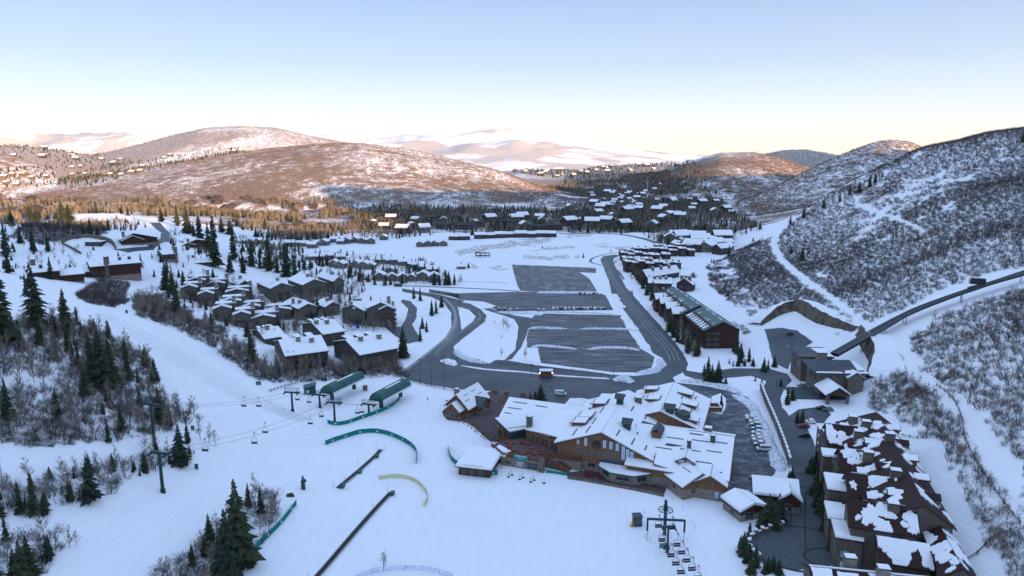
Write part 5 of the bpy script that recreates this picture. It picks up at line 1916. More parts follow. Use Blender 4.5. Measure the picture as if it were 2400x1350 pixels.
def timber_lodge():
    ax = math.atan2(-9.6, 24.9)
    e = empty('timber_lodge', (15.7, 234.1, 0), ax, 'huge timber lodge with many snow covered roofs at the foot of the piste', 'lodge')
    ca, sa = math.cos(ax), math.sin(ax)

    def loc(p):
        dx, dy = p[0] - 15.7, p[1] - 234.1
        return Vector((dx * ca + dy * sa, -dx * sa + dy * ca, p[2]))

    def LP(px, py, z):
        return loc(P(px, py, z))
    # main gable
    gable(e, 0.8, 35.9, 0, 46, 9.2, 6.2, 'y', 1.1, 'lodge_wall', 'fascia_wood', .4, hr=7.6, off=17.2, base=-1)
    A, B_ = roof_planes(0.8, 35.9, 0, 46, 9.2, 7.6, 15.4, 'y', 1.1, 17.2)
    # rows of guards running back along the slopes
    for Q, rows in (((A[0], A[3], A[2], A[1]), [(.15, .45), (.15, .75), (.5, .6), (.72, .4), (.78, .75)]), ((B_[1], B_[2], B_[3], B_[0]), [(.05, .3), (.1, .62), (.3, .3), (.36, .66), (.6, .5), (.75, .3)])):
        pass
    for x in (6, 11):
        for y in (3, 12, 24, 35):
            zz = 9.2 + (x - .8) * 6.2 / 16.4 + .62
            b = MB()
            b.box((x, y + 2, zz), (.42, 6.5, .24))
            b.build('snow_guard', M['fascia'], e)
    for x in (22, 27.5, 32):
        for y in (4, 14, 30, 40):
            zz = 15.4 - (x - 17.2) * 7.8 / 18.7 + .62
            b = MB()
            b.box((x, y + (x % 3), zz), (.42, 6.0, .24))
            b.build('snow_guard', M['fascia'], e)
    # right wing with long front slope
    gable(e, 27, 60.4, -2.8, 31, 6.2, 4.3, 'x', 0.9, 'lodge_wall', 'fascia_wood', .4, hr=8.5, off=18.5, base=-1, wname='wing_wall', rname='wing_roof')
    for (x, y, L) in ((34, 2, 6), (44, 1, 7), (52, 3, 6), (38, 7, 6), (47, 8, 7), (55, 9, 5), (41, 13, 6), (50, 13.5, 6), (57, 14, 4), (56, -.5, 5)):
        zz = 6.2 + (y + 2.8) * 6.6 / 21.3 + .62
        b = MB()
        b.box((x, y, zz), (L, .42, .24))
        b.build('snow_guard', M['fascia'], e)
    # back block
    gable(e, 17.5, 48, 32, 68, 8.4, 5.6, 'y', 0.9, 'lodge_wall', 'fascia_wood', .4, base=-1, wname='rear_wall', rname='rear_roof')
    for x in (22, 26, 38, 43):
        for y in (36, 45, 55, 62):
            zz = 8.4 + (15.25 - abs(x - 32.75)) * 5.6 / 15.25 + .62
            b = MB()
            b.box((x, y, zz), (.4, 3.5, .24))
            b.build('snow_guard', M['fascia'], e)
    # shed dormers on the back block and main roof
    for (x, y, z, w, rz) in ((39, 60, 12.3, 4.5, 1), (42, 50, 11.2, 4.5, 1), (36, 40, 13.0, 5, 1), (24, 62, 11.8, 4, -1), (27, 48, 12.6, 5, -1), (44, 36, 10.2, 4, 1), (6, 20, 12.4, 6, -1), (5.4, 13.5, 12.2, 5, -1), (8, 34, 13.0, 5, -1)):
        b = MB()
        b.box((x, y, z), (4.6, w, 2.2))
        b.build('dormer', M['lodge_wall'], e)
        b = MB()
        b.slab([(x - 3.2, y - w / 2 - .5, z + (1.0 if rz > 0 else 1.25) + .5 * rz), (x + 3.2, y - w / 2 - .5, z + 1.2 - .3 * rz), (x + 3.2, y + w / 2 + .5, z + 1.2 - .3 * rz), (x - 3.2, y + w / 2 + .5, z + (1.0 if rz > 0 else 1.25) + .5 * rz)], .25)
        o = b.build('dormer_roof', M['fascia'], e)
        b = MB()
        b.slab([(x - 3.0, y - w / 2 - .3, z + 1.45 + .5 * rz), (x + 3.0, y - w / 2 - .3, z + 1.5 - .3 * rz), (x + 3.0, y + w / 2 + .3, z + 1.5 - .3 * rz), (x - 3.0, y + w / 2 + .3, z + 1.45 + .5 * rz)], .3)
        b.build('dormer_snow', M['snow'], o)
    # left wing and hipped halls behind
    gable(e, -29.2, 4, 20, 41, 7.6, 4.2, 'x', 0.9, 'lodge_wall', 'fascia_wood', .4, base=-1, wname='hall_wall', rname='hall_roof')
    for (x, y, L) in ((-27, 21.5, 3), (-25, 24.5, 6), (-24, 28, 6), (-15, 22.5, 5), (-14.5, 27.5, 5)):
        zz = 7.6 + (y - 20) * 4.2 / 10.5 + .62
        b = MB()
        b.box((x, y, zz), (L, .42, .24))
        b.build('snow_guard', M['fascia'], e)
    for x0, x1, y0, y1, h, rs in ((-10, 3, 43, 56, 5.0, 3.6), (3, 18, 44, 62, 7.0, 4.0)):
        b = MB()
        b.box(((x0 + x1) / 2, (y0 + y1) / 2, h / 2), (x1 - x0, y1 - y0, h))
        b.build('annex_wall', M['lodge_wall'], e)
        cx, cy = (x0 + x1) / 2, (y0 + y1) / 2
        k = 1.0
        c4 = [(x0 - k, y0 - k, h), (x1 + k, y0 - k, h), (x1 + k, y1 + k, h), (x0 - k, y1 + k, h)]
        b = MB()
        for i in range(4):
            p, q = c4[i], c4[(i + 1) % 4]
            b.slab([p, q, (cx, cy, h + rs)], .3)
        o = b.build('annex_roof', M['fascia_wood'], e)
        b = MB()
        for i in range(4):
            p, q = c4[i], c4[(i + 1) % 4]
            b.slab(up(inset([p, q, (cx, cy, h + rs)], .2), .36), .34)
        b.build('roof_snow', M['snow'], o)
    # rotated veranda wing on the left end
    v = [LP(1159, 981, 10), LP(1193, 1014, 6.2), LP(1231, 1007.5, 7.2), LP(1320, 960, 12)]
    r1 = LP(1159, 981, 10)
    back = [r1, LP(1320, 960, 12), LP(1320, 960, 12) + Vector((-1.5, 8, -3)), r1 + Vector((-3, 7, -3))]
    b = MB()
    b.slab(v, .35)
    b.slab([back[3], back[0], back[1], back[2]][0:4], .35)
    o = b.build('veranda_roof', M['fascia'], e)
    b = MB()
    b.slab(up(inset(v, .3), .42), .42)
    b.slab(up(inset([back[3], back[0], back[1], back[2]], .3), .42), .42)
    # fan shaped roof plane between veranda and main gable
    f = [LP(1231, 1007.5, 8.2), LP(1314, 1026.5, 8.9), LP(1301, 1033, 9.3), LP(1330, 1022, 10.4), LP(1380, 985, 13.2), LP(1340, 955, 12.5)]
    f = [LP(1231, 1007.5, 8.2), LP(1312, 1027, 8.8), Vector((4.5, 4, 11.0)), Vector((10, 26, 13.2)), LP(1310, 962, 12)]
    cen = sum(f, Vector()) / len(f)
    for i in range(len(f)):
        b.slab(up([f[i], f[(i + 1) % len(f)], cen], .45), .45)
    b.build('roof_snow', M['snow'], o)
    b = MB()
    for i in range(len(f)):
        b.slab([f[i], f[(i + 1) % len(f)], cen], .3)
    b.build('fan_roof', M['fascia_wood'], e)
    for a, c in (((1193, 994), (1221, 988)), ((1226, 987), (1253, 983)), ((1259, 982), (1280, 979)), ((1291, 978), (1304, 976)), ((1191, 1004), (1250, 996))):
        pa, pc = LP(a[0], a[1], 8.6 + (a[0] - 1193) * .012), LP(c[0], c[1], 8.6 + (c[0] - 1193) * .012)
        m = MB()
        m.spike(pa, pc, .14, .14, 4)
        m.build('snow_guard', M['fascia'], e)
    # walls under fan roof (facing the deck) and veranda
    w0, w1, w2, w3 = LP(1232, 1030, 4), LP(1288, 1053, 4), LP(1330, 1062, 4), Vector((2, 6, 4))
    b = MB()
    for p, q in ((w0, w1), (w1, Vector((w1.x + 9, w1.y - .2, 4)))):
        d = (q - p).normalized()
        b.v += [Vector((p.x, p.y, 0)), Vector((q.x, q.y, 0)), Vector((q.x, q.y, 9)), Vector((p.x, p.y, 8.2)), Vector((p.x - d.y * .4, p.y + d.x * .4, 0)), Vector((q.x - d.y * .4, q.y + d.x * .4, 0)), Vector((q.x - d.y * .4, q.y + d.x * .4, 9)), Vector((p.x - d.y * .4, p.y + d.x * .4, 8.2))]
        k = len(b.v) - 8
        b.f += [(k, k + 1, k + 2, k + 3), (k + 5, k + 4, k + 7, k + 6), (k + 3, k + 2, k + 6, k + 7), (k + 1, k + 5, k + 6, k + 2), (k + 4, k, k + 3, k + 7)]
    b.build('deck_wall', M['lodge_wall'], e)
    d = (w1 - w0).normalized()
    an = math.atan2(d.y, d.x)
    for t_, ww, hh in ((.32, 1.3, 2.4), (.52, 1.3, 2.4), (.74, 1.4, 2.8), (.88, 1.4, 2.8)):
        p = w0.lerp(w1, t_)
        window(e, p.x, p.y, 5.9, ww, hh, 'f', 'window_dark', an)
    for i in range(5):
        window(e, w1.x + 1.2 + i * 1.7, w1.y - .05, 6.0, 1.2, 3.2, 'f')
    # veranda posts and dark glazing
    b = MB()
    b.box((0, 0, 0), (8, .3, 4))
    p = LP(1212, 1032, 4)
    o = b.build('veranda_glazing', M['window_dark'], e)
    o.location = (p.x, p.y + 2.5, 4.6)
    o.rotation_euler = (0, 0, rad(40))
    for px, py in ((1171, 1008), (1180, 1018), (1194, 1034), (1176, 990)):
        q = LP(px, py + 12, 0)
        m = MB()
        m.box((q.x, q.y, 3.6), (.7, .7, 7.4))
        m.build('log_post', M['timber'], e)
    m = MB()
    q = LP(1190, 1000, 0)
    m.box((q.x + 3, q.y + 3, 3.2), (9, 9, 6.4))
    m.build('veranda_wall', M['lodge_wall'], e)
    chimney(e, *LP(1241, 1000, 9)[:2], 7.5, 13.0, 2.0, 1.8, 'stone')
    chimney(e, 22.6, 40, 12, 15.6, 2.6, 2.4, 'stone')
    chimney(e, 51.5, 24.5, 6, 12.8, 2.6, 2.4, 'stone')
    chimney(e, 46.5, 8.5, 9, 13.2, 1.3, 1.1, 'dark_metal')
    cupola(e, 17.2, 30, 15.0)
    cupola(e, 23.8, 12.4, 12.2)
    cupola(e, 36.0, 34, 12.0, 2.8)
    b = MB()
    b.spike((41, 35, 9), (41, 35, 13.5), 3.2, 2.9, 6)
    b.spike((41, 35, 13.5), (41, 35, 15.0), 3.2, 0, 6)
    b.build('roof_plant', M['dark_metal'], e)
    # roof strips the snow has slid off
    for q in ([(33.5, 17.2, 12.95), (37, 17.2, 12.95), (37.4, 13.0, 11.65), (34.2, 13.2, 11.7)], [(45, 16.9, 12.86), (60.8, 16.9, 12.86), (60.8, 18.4, 13.33), (45, 18.4, 13.33)],
              [(46, 14.0, 11.95), (51, 14.2, 12.0), (50.5, 17, 12.9), (45.6, 17, 12.9)], [(38, 8.6, 10.3), (47.0, 8.2, 10.15), (46.4, 9.6, 10.6), (38.6, 9.9, 10.7)]):
        b = MB()
        b.slab([(x, y, z + .06) for x, y, z in q], .1)
        b.build('bare_metal_roof', M['slate_roof'], e)
    chimney(e, 54, 14, 10, 14.2, 1.6, 1.4, 'dark_metal')
    # bare metal cheek and big gabled dormer between main roof and right wing
    b = MB()
    b.slab([(27.4, 14, 11.9), (31.6, 12.5, 10.9), (33, 20, 13.1), (27.6, 22, 13.2)], .2)
    b.build('bare_metal_roof', M['slate_roof'], e)
    b = MB()
    b.box((34.5, 14, 11), (3.4, 5, 5.2))
    b.build('dormer', M['lodge_wall'], e)
    b = MB()
    b.slab([(32.3, 11, 13.1), (34.5, 11, 14.9), (34.5, 18.5, 14.9), (32.3, 18.5, 13.1)], .2)
    b.slab([(34.5, 11, 14.9), (36.7, 11, 13.1), (36.7, 18.5, 13.1), (34.5, 18.5, 14.9)], .2)
    b.build('dormer_roof', M['slate_roof'], e)
    # eyebrow gable on the right wing
    gable(e, 43.4, 49.2, 0.6, 8, 8.8, 1.7, 'y', .5, 'lodge_wall', 'fascia_wood', .3, base=6, wname='dormer_wall', rname='dormer_roof')
    for x in (44.4, 45.4, 47.2, 48.2):
        window(e, x, .6, 8.9, .8, .9, 'f', 'window_sky')
    # front gables of the right wing
    gable(e, 50.4, 60.2, -6.4, 4, 5.6, 2.8, 'y', .7, 'lodge_wall', 'fascia_wood', .35, base=-1, wname='gable_wall', rname='gable_roof')
    window(e, 57.5, -6.4, 2.2, 1.2, 2.2, 'f', 'window_sky')
    # rotated front pavilion
    c = LP(1600, 1172, 0)
    d2 = LP(1680, 1155, 0) - c
    an = math.atan2(d2.y, d2.x)
    s = empty('pavilion_base', (c.x, c.y, 0), an)
    s.parent = e
    s.name = 'pavilion'
    W = d2.length

    def rot(x, y, z):
        return Vector((c.x + x * math.cos(an) - y * math.sin(an), c.y + x * math.sin(an) + y * math.cos(an), z))
    bpy.data.objects.remove(s)
    bm = MB()
    D, h, zt = 19, 5.0, 8.2
    pts = [rot(0, 0, 0), rot(W, 0, 0), rot(W, D, 0), rot(0, D, 0)]
    bm.poly([rot(0, 0, -1), rot(W, 0, -1), rot(W, 0, h), rot(W * .5, 0, zt), rot(0, 0, h)])
    bm.poly([rot(0, D, -1), rot(0, 0, -1), rot(0, 0, h), rot(0, D, h)])
    bm.poly([rot(W, 0, -1), rot(W, D, -1), rot(W, D, h), rot(W, 0, h)])
    bm.build('pavilion_wall', M['lodge_wall'], e)
    sl = (zt - h) / (W * .5)
    qa = [rot(-1, -1, h - sl), rot(W / 2, -1, zt), rot(W / 2, D, zt), rot(-1, D, h - sl)]
    qb = [rot(W / 2, -1, zt), rot(W + 1, -1, h - sl), rot(W + 1, D - 8, h - sl), rot(W / 2, D, zt)]
    bm = MB()
    bm.slab(up(qa, .22), .3)
    bm.slab(up(qb, .22), .3)
    o = bm.build('pavilion_roof', M['fascia_wood'], e)
    bm = MB()
    bm.slab(up(inset(qa, .25), .6), .4)
    bm.slab(up(inset(qb, .25), .6), .4)
    bm.build('roof_snow', M['snow'], o)
    for y in (2.5, 8.5, 14):
        for x in (1.8, 4.6):
            if (x, y) in ((4.6, 14), (1.8, 2.5)):
                continue
            z = h + x * sl + .66
            p, q = rot(x, y, z), rot(x, y + 4.5, z)
            m = MB()
            m.spike(p, q, .13, .13, 4)
            m.build('snow_guard', M['fascia'], e)
    for x in (W * .3, W * .78):
        p = rot(x, 0, 2.6)
        window(e, p.x, p.y, 2.6, 1.3, 1.8, 'f', 'window_dark', an)
    for y in (5, 10):
        p = rot(0, y, 2.6)
        window(e, p.x, p.y, 2.6, 1.2, 1.4, 'l', 'window_dark', an)
    # triangular cheek wall left of the pavilion
    b = MB()
    b.poly([(36, -1.2, 0), (44.5, -1.2, 0), (44.5, -1.2, 5.8), (36, -1.2, 8.0)])
    b.poly([(44.5, -1.2, 0), (36, -1.2, 0), (36, 0.2, 8), (44.5, 0.2, 5.8)][0:2] + [(36, -.8, 0), (44.5, -.8, 0)])
    b.build('cheek_wall', M['lodge_wall'], e)
    b = MB()
    b.slab([(35.9, -2.6, 7.7), (48, -2.6, 5.6), (48, 3, 7.6), (35.9, 3, 9.6)], .3)
    o = b.build('cheek_roof', M['fascia_wood'], e)
    b = MB()
    b.slab(up([(36.2, -2.4, 7.7), (47.8, -2.4, 5.7), (47.8, 3, 7.7), (36.2, 3, 9.6)], .36), .36)
    b.build('roof_snow', M['snow'], o)
    # facade windows placed where the photograph shows them on the front wall
    a_, b2 = P(1363, 1101, 0), P(1537, 1130, 0)

    def FV(px, py):
        d = ray(px, py)
        nx, ny = -(b2.y - a_.y), (b2.x - a_.x)
        t = (nx * a_.x + ny * a_.y) / (nx * d[0] + ny * d[1])
        return loc((d[0] * t, d[1] * t, CAM_Z + d[2] * t))
    sc_ = 241.0 / FOC
    for px, py, w, h_, g in ((1355, 1035, 5, 10, 's'), (1373, 1035, 6.5, 18, 's'), (1417, 1041, 7, 18, 's'), (1432, 1044, 7, 17, 's'), (1447, 1048, 7, 17, 's'), (1461, 1061, 7.5, 33, 's'), (1471, 1066, 7.5, 26, 's'), (1481, 1068, 7, 19, 's'),
                             (1519.5, 1084, 6, 13, 's'), (1528, 1089, 6, 13, 's'), (1355, 1055, 9, 14, 'd'), (1372, 1059, 7, 13, 'd'), (1387, 1061.5, 7, 13, 'd'), (1401.5, 1063.5, 7, 13, 'd'), (1416, 1066.5, 7, 13, 'd'), (1431, 1068.5, 7, 13, 'd'),
                             (1446, 1071.5, 7, 13, 'd'), (1386, 1089, 18, 9, 'd'), (1414, 1093, 5, 9, 'd'), (1395, 1025.5, 3, 6, 'd'), (1402, 1027, 3, 6, 'd')):
        p = FV(px, py)
        window(e, p.x, 0, p.z, w * sc_, h_ * sc_ * 1.05, 'f', 'window_sky' if g == 's' else 'window_dark')
    p = FV(1398, 1040)
    b = MB()
    b.box((p.x, -.5, p.z - .9), (2.9, 1.0, .25))
    b.box((p.x, -.95, p.z - .3), (2.9, .1, 1.1))
    b.box((p.x, -.06, p.z + .2), (2.6, .1, 2.0))  # dark panel stands in for the shade of the recess
    b.build('balcony', M['timber_dark'], e)
    # half octagon dining bay with its own snow roof
    cx, cy, rr = 26.2, 0.0, 8.6
    oc = [(cx - rr, cy), (cx - rr, cy - 2.2), (cx - rr * .45, cy - 5.6), (cx + rr * .45, cy - 5.6), (cx + rr, cy - 2.2), (cx + rr, cy)]
    b = MB()
    for i in range(5):
        b.poly([(oc[i][0], oc[i][1], -.5), (oc[i + 1][0], oc[i + 1][1], -.5), (oc[i + 1][0], oc[i + 1][1], 3.9), (oc[i][0], oc[i][1], 3.9)])
    b.build('bay_wall', M['stone_light'], e)
    oe = [(cx + (x - cx) * 1.14, cy + (y - cy) * 1.2) for x, y in oc]
    b = MB()
    b.slab([(x, y, 4.1) for x, y in oe], .45)
    b.slab([(oe[0][0], cy - .1, 4.6), (oe[-1][0], cy - .1, 4.6), (oe[-1][0] - 1, cy - .05, 5.6), (oe[0][0] + 1, cy - .05, 5.6)], .3)
    o = b.build('bay_roof', M['slate_roof'], e)
    b = MB()
    b.slab([(cx + (x - cx) * 1.06, cy + (y - cy) * 1.12 - .5, 4.45) for x, y in oc], .32)
    b.build('roof_snow', M['snow'], o)
    for (x0, y0), (x1, y1) in zip(oc[1:4], oc[2:5]):
        a = math.atan2(y1 - y0, x1 - x0)
        L = math.hypot(x1 - x0, y1 - y0)
        for f in (.5,):
            window(e, x0 + (x1 - x0) * f, y0 + (y1 - y0) * f, 2.2, L * .55, 1.5, 'f', 'window_dark', a)
    # deck over the ski shop
    dk = [LP(1152, 1045, 4), LP(1177, 1066, 4), LP(1268, 1081, 4), LP(1283, 1068, 4), LP(1362, 1080, 4), LP(1368, 1062, 4), w1 + Vector((0, 1, 0)), w0 + Vector((0, 1, 0)), LP(1195, 1020, 4)]
    b = MB()
    b.slab([Vector((p.x, p.y, 3.98)) for p in dk], .4)
    b.build('deck', M['pavers'], e)
    b = MB()
    for p, q in ((LP(1177, 1066, 4), LP(1268, 1081, 4)), (LP(1283, 1068, 4), LP(1362, 1080, 4)), (LP(1268, 1081, 4), LP(1283, 1068, 4)), (LP(1362, 1080, 4), LP(1366, 1070, 4))):
        d = (q - p).normalized()
        n = Vector((-d.y, d.x, 0)) * .4
        k = len(b.v)
        b.v += [Vector((p.x, p.y, -1)), Vector((q.x, q.y, -1)), Vector((q.x, q.y, 3.6)), Vector((p.x, p.y, 3.6))]
        b.v += [v_ + n for v_ in b.v[k:k + 4]]
        b.f += [(k, k + 1, k + 2, k + 3), (k + 5, k + 4, k + 7, k + 6), (k + 1, k + 5, k + 6, k + 2), (k + 4, k, k + 3, k + 7)]
    b.build('shop_wall', M['lodge_wall'], e)

    def rail(pts, parent=e, name='railing', h=1.15):
        for p, q in zip(pts[:-1], pts[1:]):
            p, q = Vector(p), Vector(q)
            d = q - p
            L = d.length
            n = max(1, int(L / 2.2))
            b = MB()
            ang = math.atan2(d.y, d.x)
            for i in range(n):
                c_ = p + d * ((i + .5) / n)
                b.v_len = 0
                k = MB()
                u = d / n
                lo, hi = p + d * (i / n), p + d * ((i + 1) / n)
                for zz, th in ((h, .16), (h * .62, .3), (h * .25, .3)):
                    b.spike(lo + Vector((0, 0, zz)), hi + Vector((0, 0, zz)), th * .6, th * .6, 4)
                b.box((lo.x, lo.y, lo.z + h * .5), (.22, .22, h + .2), ang)
            b.build(name, M['lodge_rail'], parent)
    rail([LP(1152, 1045, 4), LP(1177, 1066, 4), LP(1268, 1081, 4)])
    rail([LP(1286, 1066, 4), LP(1340, 1079, 4), LP(1361, 1077, 4), LP(1366, 1068, 4)])
    rail([LP(1165, 1035, 4), LP(1200, 1026, 4), LP(1230, 1022, 4)])
    # sign on the deck rail
    p, q = LP(1204, 1072, 4), LP(1238, 1077.5, 4)
    d = q - p
    an2 = math.atan2(d.y, d.x)
    b = MB()
    b.box((0, 0, 0), (d.length, .15, 1.75))
    s = b.build('sign', M['green_steel'], e)
    t2 = NT('sign_green')
    s.data.materials[0] = t2.set((0.02, 0.20, 0.17), 0.5)
    mid = (p + q) / 2
    s.location = (mid.x + .25 * math.sin(an2), mid.y - .3, 4.55)
    s.rotation_euler = (0, 0, an2)
    for txt, sz, zz in (('APRES SKI', .95, .1), ('grill & bar', .5, -.62)):
        cu = bpy.data.curves.new('lettering', 'FONT')
        cu.body = txt
        cu.size = sz
        cu.align_x = 'CENTER'
        cu.extrude = .02
        to = bpy.data.objects.new('lettering', cu)
        COL.objects.link(to)
        t3 = M.get('letter_white') or NT('letter_white').set((0.85, 0.87, 0.88), 0.6)
        M['letter_white'] = t3
        cu.materials.append(t3)
        dg = bpy.context.evaluated_depsgraph_get()
        me_ = bpy.data.meshes.new_from_object(to.evaluated_get(dg))
        bpy.data.objects.remove(to)
        to = bpy.data.objects.new('lettering', me_)
        COL.objects.link(to)
        to.parent = s
        to.location = (0, -.1, zz)
        to.rotation_euler = (math.pi / 2, 0, 0)
    # shop openings below the deck
    p0, p1 = LP(1177, 1066, 4), LP(1268, 1081, 4)
    d = p1 - p0
    an3 = math.atan2(d.y, d.x)
    for f, w, h_, g in ((.12, 1.0, 1.2, 'd'), (.2, 1.0, 1.2, 'd'), (.42, 1.0, 1.8, 's'), (.5, 1.0, 1.8, 's'), (.78, 3.8, 2.4, 'd')):
        q = p0 + d * f
        window(e, q.x, q.y, 1.6, w, h_, 'f', 'window_sky' if g == 's' else 'window_dark', an3)
    q = p1
    b = MB()
    b.box((q.x + .3, q.y - .1, 2.2), (1.9, 1.6, 5.6))
    b.build('stone_pier', M['stone'], e)
    # outside stair
    p, q = LP(1279, 1068, 4), LP(1333, 1106, 0)
    b = MB()
    n = 12
    for i in range(n):
        a = p.lerp(q, (i + .5) / n)
        b.box((a.x, a.y, a.z / 2 + .1), (1.1, 2.2, max(.3, a.z)), math.atan2(q.y - p.y, q.x - p.x))
    b.build('stair', M['stone'], e)
    rail([p + Vector((-.3, -1.2, 0)), q + Vector((-.3, -1.2, 0))])
    rail([p + Vector((.3, 1.2, 0)), q + Vector((.3, 1.2, 0))])
    # deck furniture
    for i in range(26):
        w = LP(random.uniform(1185, 1275), random.uniform(1036, 1066), 4)
        b = MB()
        b.box((0, 0, .42), (1.5, .9, .1))
        b.box((0, .75, .25), (1.5, .3, .1))
        b.box((0, -.75, .25), (1.5, .3, .1))
        b.box((0, 0, .2), (.2, 1.3, .4))
        o = b.build('picnic_table', M['lodge_rail'])
        wz = Matrix.Rotation(ax, 4, 'Z') @ Vector((w.x, w.y, 0))
        o.location = (wz.x + 15.7, wz.y + 234.1, 4.0)
        o.rotation_euler = (0, 0, random.uniform(0, 3))
        tag(o, 'red brown picnic table on the lodge deck', 'table', 'picnic tables on the deck')
    for i in range(24):
        px = random.uniform(1365, 1545)
        g = P(px, 1112 + (px - 1365) * .14 + random.uniform(-4, 6), 0)
        b = MB()
        b.box((0, 0, .42), (1.5, .9, .1))
        b.box((0, .75, .25), (1.5, .3, .1))
        b.box((0, -.75, .25), (1.5, .3, .1))
        b.box((0, 0, .2), (.2, 1.3, .4))
        o = b.build('picnic_table', M['paint_red'])
        o.location = (g.x, g.y, .15)
        o.rotation_euler = (0, 0, random.uniform(0, 3))
        tag(o, 'dark red picnic table on the paved terrace before the lodge front', 'table', 'picnic tables before the lodge')
    # low terrace walls
    b = MB()
    for a, c_ in zip([(1330, 1122), (1370, 1128), (1420, 1137), (1500, 1152), (1556, 1164)][:-1], [(1330, 1122), (1370, 1128), (1420, 1137), (1500, 1152), (1556, 1164)][1:]):
        p, q = P(*a, 0), P(*c_, 0)
        d = q - p
        b.box(((p.x + q.x) / 2, (p.y + q.y) / 2, .35), (d.length, .4, 1.0), math.atan2(d.y, d.x))
    tag(b.build('terrace_wall', M['stone']), 'low stone wall between terrace and piste below the lodge', 'wall')


def ski_shed():
    e = empty('ski_shed', (-19.5, 233, 0), rad(-14), 'low shed with one big sagging snow roof beside the lodge deck', 'shed')
    flat(e, 2, 13.5, -6, 9, 3.2, 'timber_dark', 'fascia_wood', 0.7, 1.2, base=-1)
    b = MB()
    b.slab([(9.5, 6, 4.3), (16.5, 5, 4.2), (17.5, 9, 4.3), (12, 13, 4.4)], .8)
    b.build('roof_snow', M['snow'], e)
    b = MB()
    b.slab([(4, -6.5, 4.2), (11, -6.5, 4.2), (11, -6.3, 4.25), (4, -6.3, 4.25)], .05)
    b.build('snow_guard', M['fascia'], e)
    for x in (4, 7, 10):
        window(e, x, -6, 1.6, 1.8, 1.5, 'f')


def ticket_hut():
    c = P(1052, 975, 0)
    r = P(1122, 978, 0)
    a = math.atan2(18, 8)
    # ridge runs back to the right; front gable faces the piste
    e = empty('timber_hut', (-24, 284.0, 0.1), rad(-28), 'brown timber hut with steep crossed snow roofs on the plaza', 'hut')
    gable(e, -5.5, 5.5, 0, 17, 4.2, 5.2, 'y', 1.0, 'hut_wall', 'fascia_wood', .4, base=-1)
    gable(e, -3.6, 3.6, -4, 0.4, 3.4, 3.2, 'y', .6, 'hut_wall', 'fascia_wood', .35, base=-1, wname='porch_wall', rname='porch_roof')
    gable(e, 4.5, 9, 5.5, 13, 3.8, 2.8, 'x', .6, 'hut_wall', 'slate_roof', 0, base=-1, wname='dormer_wall', rname='dormer_roof')
    gable(e, -10, -5.2, 7, 15, 3.0, 2.0, 'x', .5, 'hut_wall', 'slate_roof', 0.3, base=-1, wname='side_wall', rname='side_roof')
    chimney(e, -6.5, 10, 3, 7.8, 1.8, 1.6, 'stone')
    for x in (-2, 0, 2):
        window(e, x, -4, 1.9, 1.6, 1.8, 'f')
    window(e, 0, 0, 6.6, 3.2, 1.2, 'f')
    for y in (2, 8, 11.5, 15):
        window(e, 5.5 if y < 5 or y > 14 else 9, y, 2.1, 1.5, 1.6, 'r', 'window_sky' if y == 8 else 'window_dark')
    for y in (2.5, 6.5, 13):
        for s in (-1, 1):
            pass
    for (x, y) in ((1.8, 3), (1.8, 9), (3.6, 1), (3.6, 12)):
        z = 9.4 - x * 5.2 / 5.5 + .66
        b = MB()
        b.box((x, y + 1.5, z), (.2, 3.4, .18))
        b.build('snow_guard', M['fascia'], e)


timber_lodge()
ski_shed()
ticket_hut()


